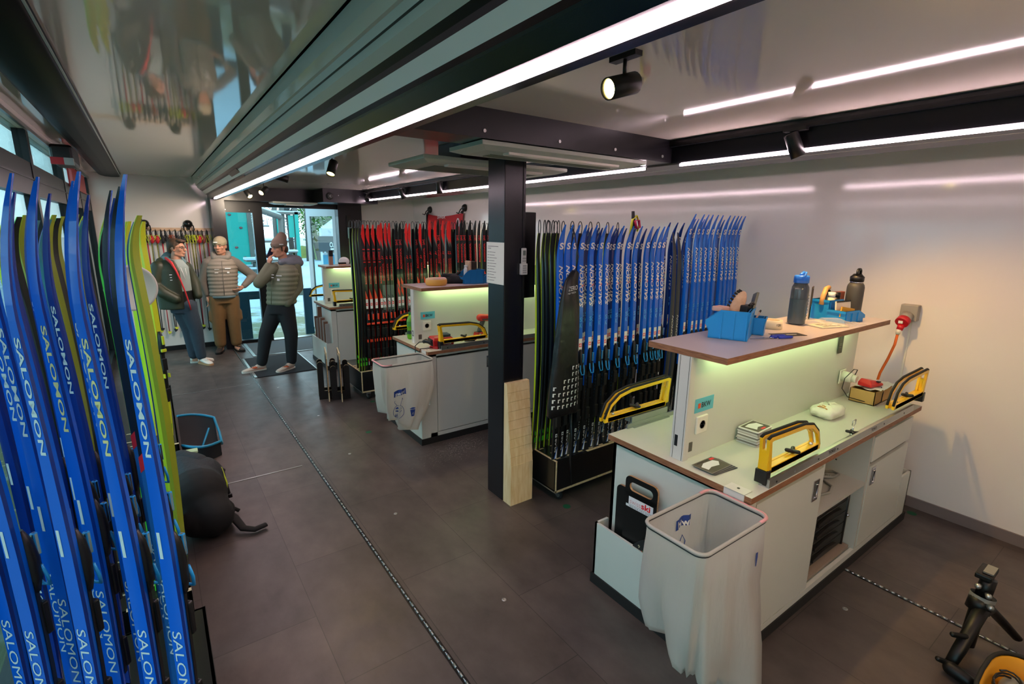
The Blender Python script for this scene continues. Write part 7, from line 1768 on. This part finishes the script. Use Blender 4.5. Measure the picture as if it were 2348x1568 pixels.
# ---- man three: walking to the left with a phone at his ear
def man_three():
    P = Pose((1.20, 7.20, 0), -.16, .12)
    root = thing('person', 'man in brown beanie and olive puffer jacket talking on a phone', 'person', (1.20, 7.20, 0))
    info = {}
    def body(mb):
        info['T'] = head_prims(mb, P, (.170, -.02, 1.63), -1.05, .10, M_skin)
        limb(mb, P, [(.10, .0, 1.42), (.06, -.01, 1.56)], [.062, .055], M_skin)
        torso_loft(mb, P, [(.88, .08, 0, .13, .10), (1.05, .09, 0, .12, .09), (1.25, .10, .0, .14, .10), (1.40, .10, .0, .12, .08), (1.46, .09, .0, .07, .06)], M_skin, yaw=-.7)
        limb(mb, P, [(-.04, -.07, 1.37), (-.19, -.14, 1.20), (-.085, -.085, 1.435)], [.05, .042, .028], M_skin); limb(mb, P, [(.22, -.01, 1.37), (.27, -.02, 1.12), (.16, -.12, .96)], [.05, .042, .03], M_skin)
        limb(mb, P, [(.03, .03, .88), (-.09, .02, .50), (-.165, .05, .09)], [.085, .058, .04], M_skin); limb(mb, P, [(.13, -.05, .88), (.215, -.08, .49), (.20, -.02, .09)], [.085, .058, .04], M_skin)
        limb(mb, P, [(-.165, .05, .05), (-.30, .0, .035)], [.036, .03], M_skin); limb(mb, P, [(.20, -.02, .05), (.09, -.12, .035)], [.036, .03], M_skin)
        hand_prims(mb, P, (.032, -.085, 1.435), (.22, .12, .95), (.35, -.8, 0), M_skin, .75); hand_prims(mb, P, (.20, -.095, .93), (-.1, .25, -.95), (-.7, -.4, .3), M_skin, .3)
    organic('body', body, .0075, [M_skin], root, 3); T, R3 = info['T']; eyes(root, T)
    def hairf(mb):
        mb.ell(T(0, .06, -.01), (.072, .055, .07), M_hairb, 14, 10, R3)
        for s in (-1, 1): mb.cap(T(s*.070, -.005, .02), .014, T(s*.070, -.01, -.03), .010, M_hairb, 8)
    organic('hair', hairf, .008, [M_hairb], root, 2)
    def beanie(mb):
        mb.ell(T(0, .016, .066), (.088, .102, .085), M_bean2, 20, 12, R3); mb.ell(T(0, .06, .135), (.062, .066, .068), M_bean2, 16, 10, R3); mb.cap(T(0, .03, .10), .075, T(0, .06, .15), .055, M_bean2); mb.lathe([(.088, .025), (.096, .034), (.096, .078), (.090, .086)], M_bean2, T(0, .008, .0), R3 @ V((0, -.18, 1)), n=24)
    organic('beanie', beanie, .008, [M_bean2], root, 2)
    mb = MB()
    for y0, w_ in ((-.062, .05),):
        for a in (0,):
            pass
    pA, pB = T(.097, -.045, .058), T(.097, -.0, .05)
    mb.box(min(pA.x, pB.x)-.002, min(pA.y, pB.y)-.004, pA.z-.006, max(pA.x, pB.x)+.002, max(pA.y, pB.y), pA.z+.006, M_skiwht); mb.build('beanie_print', root)
    def jacket(mb):
        torso_loft(mb, P, [(.90, .085, -.01, .185, .150), (1.0, .085, -.01, .185, .155), (1.15, .09, -.01, .195, .158), (1.3, .095, -.01, .200, .155), (1.39, .095, .0, .175, .135), (1.43, .09, .0, .13, .115), (1.455, .09, .0, .10, .09)], M_puff2, puff=.075, yaw=-.6, per=.06)
    organic('jacket', jacket, .0095, [M_puff2], root, 2)
    def sleeves(mb):
        limb(mb, P, [(-.03, -.07, 1.37), (-.195, -.145, 1.20), (-.095, -.09, 1.415)], [.080, .070, .045], M_sleeve2); limb(mb, P, [(.225, -.02, 1.375), (.275, -.03, 1.12), (.150, -.140, .925)], [.085, .072, .056], M_sleeve2)
    organic('sleeves', sleeves, .0095, [M_sleeve2], root, 3)
    def hood(mb):
        limb(mb, P, [(.06, -.10, 1.455), (.20, -.03, 1.47)], [.045, .055], M_hood2); limb(mb, P, [(.20, -.03, 1.47), (.26, .06, 1.475)], [.06, .06], M_hood2); limb(mb, P, [(.26, .06, 1.475), (.10, .11, 1.50)], [.055, .05], M_hood2); limb(mb, P, [(.14, -.08, 1.44), (.28, .0, 1.44)], [.05, .055], M_hood2); limb(mb, P, [(.15, .05, 1.50), (.24, .02, 1.49)], [.05, .05], M_hood2)
    organic('hood', hood, .010, [M_hood2], root, 3)
    mb = MB()
    for x, z, w_, h_ in ((.0, 1.285, .065, .014), (.012, 1.225, .03, .03), (-.055, 1.30, .03, .010), (-.055, 1.265, .03, .010)): mb.poly([P(x+a, -.168-.006-.2*(x+a) * 0 - .012, z+b) for a, b in ((0, 0), (w_, -.004), (w_, h_-.004), (0, h_))], M_skiwht)
    mb.tube([P(-.045, -.155, .92), P(-.05, -.160, 1.15), P(-.045, -.162, 1.3), P(-.0, -.125, 1.43)], .0045, M_sleeve2, n=6); mb.build('zip_and_print', root)
    def trousers(mb):
        torso_loft(mb, P, [(.78, .07, -.01, .165, .135), (.92, .08, -.01, .168, .14)], M_pblk, yaw=-.4)
        limb(mb, P, [(.02, .02, .84), (-.09, .02, .50), (-.165, .05, .12)], [.118, .088, .068], M_pblk); limb(mb, P, [(.135, -.05, .84), (.215, -.08, .49), (.20, -.02, .12)], [.118, .088, .066], M_pblk)
    organic('trousers', trousers, .012, [M_pblk], root, 3)
    M_sh = mat('running_shoe_beige', (196, 178, 160), .6); M_sho = mat('running_shoe_orange', (206, 92, 50), .6)
    s1 = shoe(root, P, (-.135, .06, 0), (-.405, -.02, 0), M_sh, M_sneak, 'running_shoe', lace=M_black); s2 = shoe(root, P, (.215, -.01, 0), (.01, -.185, 0), M_sh, M_sneak, 'running_shoe', lace=M_black)
    for s, a in ((s1, (-.255, .025)), (s2, (.125, -.085))):
        mb = MB(); p = P(a[0], a[1]-.034, .06); mb.ell(p, (.035, .016, .016), M_sho, 10, 8); mb.build('accent', s)
    A = thing('phone', 'dark smartphone held to the ear of the man in the brown beanie', 'phone', P.M @ V((.045, -.04, 1.54)))
    mb = MB(); Rm = P.M @ Matrix.Translation((.062, -.030, 1.565)) @ Matrix.Rotation(.42, 4, 'Y') @ Matrix.Rotation(.35, 4, 'Z'); mb.box(-.036, -.004, -.07, .036, .004, .07, mat('phone_navy', (30, 34, 58), .25), .003, Rm); mb.build('body', A)
    mb = MB(); mb.box(-.033, .0042, -.066, .033, .0048, .066, M_black, M=Rm); mb.build('screen', A)
man_three()
# ------------------------------------------------------------------ outside
def mat_snow():
    m = bpy.data.materials.new('snowy_ground'); m.use_nodes = True; nt = m.node_tree; b = nt.nodes['Principled BSDF']; b.inputs['Roughness'].default_value = .8
    tc = nt.nodes.new('ShaderNodeTexCoord'); n = nt.nodes.new('ShaderNodeTexNoise'); n.inputs['Scale'].default_value = 1.6; n.inputs['Detail'].default_value = 9; n.inputs['Roughness'].default_value = .7
    nt.links.new(tc.outputs['Object'], n.inputs['Vector'])
    # thin snow near the door, closed snow farther away: driven by distance along the ground
    sp = nt.nodes.new('ShaderNodeSeparateXYZ'); nt.links.new(tc.outputs['Object'], sp.inputs[0])
    mr = nt.nodes.new('ShaderNodeMapRange'); mr.inputs['From Min'].default_value = 9.5; mr.inputs['From Max'].default_value = 19; mr.inputs['To Min'].default_value = -.13; mr.inputs['To Max'].default_value = .33
    nt.links.new(sp.outputs['Y'], mr.inputs['Value'])
    ad = nt.nodes.new('ShaderNodeMath'); ad.operation = 'ADD'; nt.links.new(n.outputs['Fac'], ad.inputs[0]); nt.links.new(mr.outputs[0], ad.inputs[1])
    cr = nt.nodes.new('ShaderNodeValToRGB'); cr.color_ramp.elements[0].position = .42; cr.color_ramp.elements[1].position = .62
    cr.color_ramp.elements[0].color = (*lin((104, 106, 74)), 1); cr.color_ramp.elements[1].color = (*lin((168, 182, 192)), 1)
    e = cr.color_ramp.elements.new(.5); e.color = (*lin((136, 140, 124)), 1)
    nt.links.new(ad.outputs[0], cr.inputs[0]); nt.links.new(cr.outputs[0], b.inputs['Base Color']); return m
mb = MB(); mb.box(-60, -20, -.35, 90, 110, -.15, mat_snow()); struct('ground', mb)
M_wood = mat('weathered_wood', (92, 92, 86), .8, var=.2); M_snowt = mat('snow_cover', (176, 190, 200), .8); M_turq = mat('turquoise_panel', (12, 146, 134), .5); M_trunk = mat('bark', (84, 78, 70), .9, var=.3); M_holds = mat('climbing_hold', (110, 60, 60), .6)
def gz(x, y, z=-.15): return V((x, y, z))
# climbing wall
A = thing('climbing_wall', 'turquoise climbing wall panel seen through the fixed pane', 'climbing wall', (3.1, 25.5, -.15))
mb = MB(); mb.box(2.72, 25.4, -.12, 3.62, 25.55, 3.6, M_turq); mb.build('panel', A)
mb = MB(); mb.box(3.62, 25.35, -.15, 3.80, 25.6, 3.7, M_wood); mb.build('post', A)
for x, z in ((3.25, 3.0), (2.95, 2.4), (3.35, 1.85), (3.1, 1.0), (3.4, .55)):
    mb = MB(); mb.ell((x, 25.38, z), (.07, .05, .05), M_holds, 8, 6); mb.build('hold', A)
# swing beam
A = thing('playground_swing', 'snowy wooden swing beam with hanging seats in the playground', 'swing', (6, 31, -.15))
mb = MB(); mb.tube([(3.7, 29, 3.1), (6.2, 31.5, 2.45)], .15, M_wood, n=10); mb.build('beam', A)
mb = MB(); mb.tube([(3.7, 29, 3.22), (6.2, 31.5, 2.57)], .09, M_snowt, n=8); mb.build('snow_layer', A)
for x, y in ((3.95, 29.2), (4.45, 29.7), (5.2, 30.5)):
    zt = 3.1-(x-3.7)*.26
    mb = MB(); mb.tube([(x-.10, y, zt), (x-.14, y, zt-.75)], .018, M_alu, n=6); mb.tube([(x+.10, y, zt), (x+.14, y, zt-.75)], .018, M_alu, n=6); mb.build('chain', A)
    mb = MB(); mb.box(x-.20, y-.12, zt-.80, x+.20, y+.12, zt-.74, M_wood); mb.box(x-.20, y-.12, zt-.74, x+.20, y+.12, zt-.70, M_snowt); mb.build('seat', A)
for p, q in (((6.15, 31.5, -.15), (6.2, 31.5, 2.5)), ((3.66, 29, -.15), (3.7, 29, 3.15))):
    mb = MB(); mb.tube([p, q], .13, M_wood, n=8); mb.build('post', A)
# play tower
A = thing('play_tower', 'wooden play tower with turquoise panels and tall poles', 'play tower', (6.9, 33, -.15))
for x, h in ((6.15, 5.2), (6.55, 5.4), (7.3, 5.0), (7.95, 4.4)):
    mb = MB(); mb.tube([(x, 33, -.15), (x+.1, 33, h)], .14, M_wood, n=8); mb.build('post', A)
for x in (6.25, 6.9):
    mb = MB(); mb.box(x, 32.8, 1.3, x+.30, 32.9, 2.6, M_turq); mb.build('panel', A)
mb = MB(); mb.box(7.25, 32.7, -.1, 7.45, 32.85, 2.8, M_turq); mb.build('panel', A)
mb = MB(); mb.box(5.9, 32.7, 2.65, 7.6, 33.2, 2.78, M_wood); mb.box(5.9, 32.7, 2.78, 7.6, 33.2, 2.85, M_snowt); mb.box(5.2, 32.7, 1.0, 6.8, 33.1, 1.12, M_wood); mb.box(5.2, 32.7, 1.12, 6.8, 33.1, 1.2, M_snowt); mb.build('deck', A)
mb = MB(); mb.tube([(7.5, 33, 5.0), (6.9, 34, 2.8)], .12, M_wood, n=8); mb.tube([(5.3, 33, 3.5), (7.6, 33, 3.6)], .10, M_wood, n=8); mb.build('brace', A)
# picnic tables
for k, (x, y) in enumerate(((4.2, 27), (5.6, 29.6), (3.9, 22.5))):
    A = thing('picnic_table', 'snowy picnic table, %s from the left behind the doorway' % ORD[k], 'table', (x, y, -.15), 'snowy picnic tables')
    mb = MB(); mb.box(x-.9, y-.35, .55, x+.9, y+.35, .62, M_wood); mb.build('table_top', A); mb = MB(); mb.box(x-.92, y-.37, .6205, x+.92, y+.37, .70, M_snowt); mb.build('snow_layer', A)
    for s in (-1, 1):
        mb = MB(); mb.box(x-.9, y+s*.75-.14, .25, x+.9, y+s*.75+.14, .30, M_wood); mb.box(x-.9, y+s*.75-.14, .3005, x+.9, y+s*.75+.14, .36, M_snowt); mb.build('bench', A)
        mb = MB(); mb.prism([(x+s*.6, y-.8, -.15), (x+s*.6, y-.7, -.15), (x+s*.6, y-.1, .55), (x+s*.6, y-.2, .55)], (.08, 0, 0), M_wood); mb.prism([(x+s*.6, y+.8, -.15), (x+s*.6, y+.7, -.15), (x+s*.6, y+.1, .55), (x+s*.6, y+.2, .55)], (.08, 0, 0), M_wood); mb.box(x+s*.6, y-.8, .18, x+s*.6+.08, y+.8, .25, M_wood); mb.build('leg', A)
# steel gate frame before the door
M_gate = mat('blue_grey_steel', (28, 66, 86), .4, metal=.3); M_gl = mat('pale_steel', (120, 146, 142), .5)
A = thing('barrier_frame', 'dark blue upright steel frame standing just outside the doorway', 'barrier', (1.8, 10.2, -.15))
mb = MB(); mb.box(1.175, 10.17, -.15, 1.36, 10.23, .60, M_gate); mb.build('post', A)
mb = MB(); mb.box(2.30, 10.17, -.15, 2.46, 10.23, .75, M_gate); mb.build('post', A)
mb = MB(); mb.box(1.175, 10.165, .60, 1.78, 10.235, .745, M_gate); mb.build('top_rail', A)
mb = MB(); mb.box(1.78, 10.17, .62, 2.30, 10.23, .745, M_gl); mb.build('top_rail', A)
# trees
M_leafs = [mat('evergreen_leaf', (54, 104, 48), .7, var=.4, vscale=3), mat('light_green_leaf', (78, 124, 42), .7, var=.3, vscale=3), mat('frosted_twig', (78, 88, 92), .8, var=.3, vscale=5), mat('brown_twig', (104, 84, 64), .9, var=.3), mat('dry_grass', (120, 130, 62), .9, var=.3)]
def foliage(mb, c, r, n, m, s, rr, flat=1.):
    for k in range(n):
        while True:
            p = V((rr.uniform(-1, 1), rr.uniform(-1, 1), rr.uniform(-1, 1)))
            if .35 < p.length < 1: break
        q = V(c)+V((p.x*r[0], p.y*r[1], p.z*r[2])); a = V((rr.uniform(-1, 1), rr.uniform(-1, 1), rr.uniform(-1, 1))).normalized()*s*rr.uniform(.6, 1.4); b = perp(a)[0]*s*.5
        mb.poly([q, q+a*.5+b, q+a, q+a*.5-b], m)
def tree(x, y, h, r, kind, label, n=600, seed=1):
    rr = random.Random(seed); A = thing('tree', label, 'tree', (x, y, -.2), 'trees behind the playground')
    mb = MB(); mb.tube([(x, y, -.2), (x+rr.uniform(-.3, .3), y, h*.5), (x+rr.uniform(-.4, .4), y, h)], [h*.025, h*.018, h*.006], M_trunk, n=8)
    if kind >= 2:
        for k in range(26):
            z = h*rr.uniform(.25, .95); a = rr.uniform(0, 6.28); L = r*rr.uniform(.5, 1.0); p = V((x, y, z)); q = p+V((math.cos(a)*L, math.sin(a)*L, L*rr.uniform(.2, .8))); mb.tube([p, (p+q)/2+V((0, 0, .1)), q], [.05, .035, .015], M_trunk, n=5)
    mb.build('trunk', A)
    mb = MB(); foliage(mb, (x, y, h*.55), (r, r, h*.5), n, M_leafs[kind], .13*r**.5 if kind < 2 else .075*r**.5, rr); mb.build('crown', A)
tree(11.6, 41, 9, 2.4, 0, 'green conifer at the upper right of the doorway', 7000, 2); tree(9.4, 36.5, 6.5, 1.25, 1, 'bright green bush beside the play tower', 4000, 3)
for k, (x, y, h, r) in enumerate(((2.5, 52, 9, 1.9), (5.4, 46, 8, 1.8), (7.6, 52, 10, 2.0), (10.0, 47, 9, 1.8), (15.5, 50, 10, 2.4), (20, 48, 10, 2.3), (-2, 52, 10, 2.4))):
    tree(x, y, h, r, 2, 'frosted bare tree, %s in the row behind the playground' % ORD[k], 5000, 10+k)
rr = random.Random(9); mb = MB()
for k in range(700): x = rr.uniform(8.4, 14); y = 33.6+rr.uniform(-.5, .5); a = rr.uniform(.5, 1.6); mb.poly([(x, y, -.1), (x+.09, y, -.1), (x+rr.uniform(-.3, .3), y, a+.5)], M_leafs[3 if k % 3 else 4])
o = mb.build('shrubs'); tag(o, 'brown twigs and dry grass along the bank behind the snow', 'shrubs', kind='stuff')
mb = MB(); 
R_ = [[(8.2+9*i/14, 36.2+.3*math.sin(i)+1.0*j, -.16+(.55+.25*math.sin(i*1.3))*math.sin(PI*j/4)+.002) for j in range(5)] for i in range(15)]
mb.loft(R_, M_leafs[4], closed=False, cap=False); o = mb.build('bank'); tag(o, 'low grassy bank behind the snowy yard', 'bank', kind='structure')
# trees and snow seen through the left windows
for k, (x, y, h, r) in enumerate(((-9, 3, 7, 2.3), (-10, 9, 8, 2.6), (-11, 16, 8, 2.8), (-9, 24, 9, 3))):
    tree(x, y, h, r, 0 if k % 2 else 1, 'green tree outside the left windows, %s from the camera' % ORD[k], 1300, 30+k)
# event tent with banner, seen through the open leaf
M_tentw = mat('tent_white', (188, 190, 198), .6); M_tentd = mat('tent_slate', (22, 30, 36), .6, var=.15); M_pole = mat('tent_pole', (190, 200, 204), .4)
A = thing('event_tent', 'white and slate event tent seen through the open door leaf', 'tent', (4.8, 15.5, -.15))
mb = MB(); ap = V((5.75, 16.6, 2.75)); cs = [V((4.03, 15.2, 1.74)), V((7.4, 15.2, 1.74)), V((8.3, 18.2, 1.74)), V((4.95, 18.2, 1.74))]
for i in range(4): mb.poly([cs[i], cs[(i+1) % 4], ap], M_tentw)
for i in range(4): a, b = cs[i], cs[(i+1) % 4]; mb.prism([a-V((0, 0, .24)), b-V((0, 0, .24)), b, a], (b-a).cross(V((0, 0, 1))).normalized()*.01, M_tentw)
mb.build('roof', A)
mb = MB(); mb.box(3.95, 15.165, 1.08, 7.4, 15.185, 1.52, M_tentd); mb.build('banner', A)
mb = MB(); mb.text('P ZERO', (4.66, 15.160, 1.20), (-1, 0, 0), (0, 0, 1), .40, .15, M_skiwht, bold=.02); mb.box(4.28, 15.158, 1.13, 4.64, 15.16, 1.17, M_skiwht); mb.build('lettering', A)
mb = MB(); mb.box(4.25, 15.9, .05, 7.3, 16.0, .95, mat('tent_turquoise', (20, 140, 178), .5)); mb.box(4.25, 15.85, .95, 7.3, 16.1, 1.0, M_tentw); mb.build('counter', A)
for c in cs:
    mb = MB(); mb.cyl(c-V((0, 0, 1.89)), c, .03, M_pole, n=8); mb.build('pole', A)
A.location.z += .14
# ------------------------------------------------------------------ light, sky, camera
W = bpy.data.worlds.new('overcast'); S.world = W; W.use_nodes = True; nt = W.node_tree; bg = nt.nodes['Background']
tc = nt.nodes.new('ShaderNodeTexCoord'); sp = nt.nodes.new('ShaderNodeSeparateXYZ'); nt.links.new(tc.outputs['Generated'], sp.inputs[0])
cr = nt.nodes.new('ShaderNodeValToRGB'); cr.color_ramp.elements[0].position = .48; cr.color_ramp.elements[1].position = .9
cr.color_ramp.elements[0].color = (*lin((196, 232, 244)), 1); cr.color_ramp.elements[1].color = (*lin((150, 206, 240)), 1)
nt.links.new(sp.outputs['Z'], cr.inputs[0]); nt.links.new(cr.outputs[0], bg.inputs[0]); bg.inputs[1].default_value = SKY
def spot(loc, to, energy, rgb, ang, blend=.5, r=.02):
    l = bpy.data.lights.new('spot_beam', 'SPOT'); l.energy = energy; l.color = lin(rgb); l.spot_size = math.radians(ang); l.spot_blend = blend; l.shadow_soft_size = r
    o = bpy.data.objects.new('spot_beam', l); COL.objects.link(o); o.location = loc; d = V(to)-V(loc); o.rotation_euler = d.to_track_quat('-Z', 'Y').to_euler(); return o
WARM = (255, 214, 140)
spot((2.975, 1.385, 2.27), (3.75, .75, .3), 28, (255, 200, 110), 105, .6, .018)
spot((2.945, 6.68, 2.27), (3.9, 6.4, 1.0), 30, WARM, 90)
spot((1.365, 1.29, 2.35), (.3, .4, 1.0), 12, WARM, 80)
spot((1.30, 4.46, 2.34), (.9, 3.6, 0), 14, WARM, 80)
spot((1.24, 7.39, 2.32), (.25, 9.0, 1.3), 48, (255, 234, 206), 150, 1.0, .12)
spot((1.40, -.74, 2.38), (2.7, .9, .5), 30, WARM, 75)
cd = bpy.data.cameras.new('camera'); cam = bpy.data.objects.new('camera', cd); COL.objects.link(cam); S.camera = cam
cd.sensor_fit = 'HORIZONTAL'; cd.sensor_width = 36; cd.lens = 36*1144.87/2348; cd.clip_start = .05; cd.clip_end = 300
yaw, pit, rol = 0.62069292, 0.22067928, 0.0121728
fw = V((math.sin(yaw)*math.cos(pit), math.cos(yaw)*math.cos(pit), -math.sin(pit))); rt = V((math.cos(yaw), -math.sin(yaw), 0)); up = rt.cross(fw)
r2 = rt*math.cos(rol)+up*math.sin(rol); u2 = up*math.cos(rol)-rt*math.sin(rol)
M = Matrix((r2, u2, -fw)).transposed().to_4x4(); M.translation = V((0, 0, 1.90)); cam.matrix_world = M
S.view_settings.view_transform = 'Standard'; S.view_settings.look = 'None'; S.view_settings.gamma = 1; S.view_settings.use_curve_mapping = False
S.view_settings.exposure = EXPO
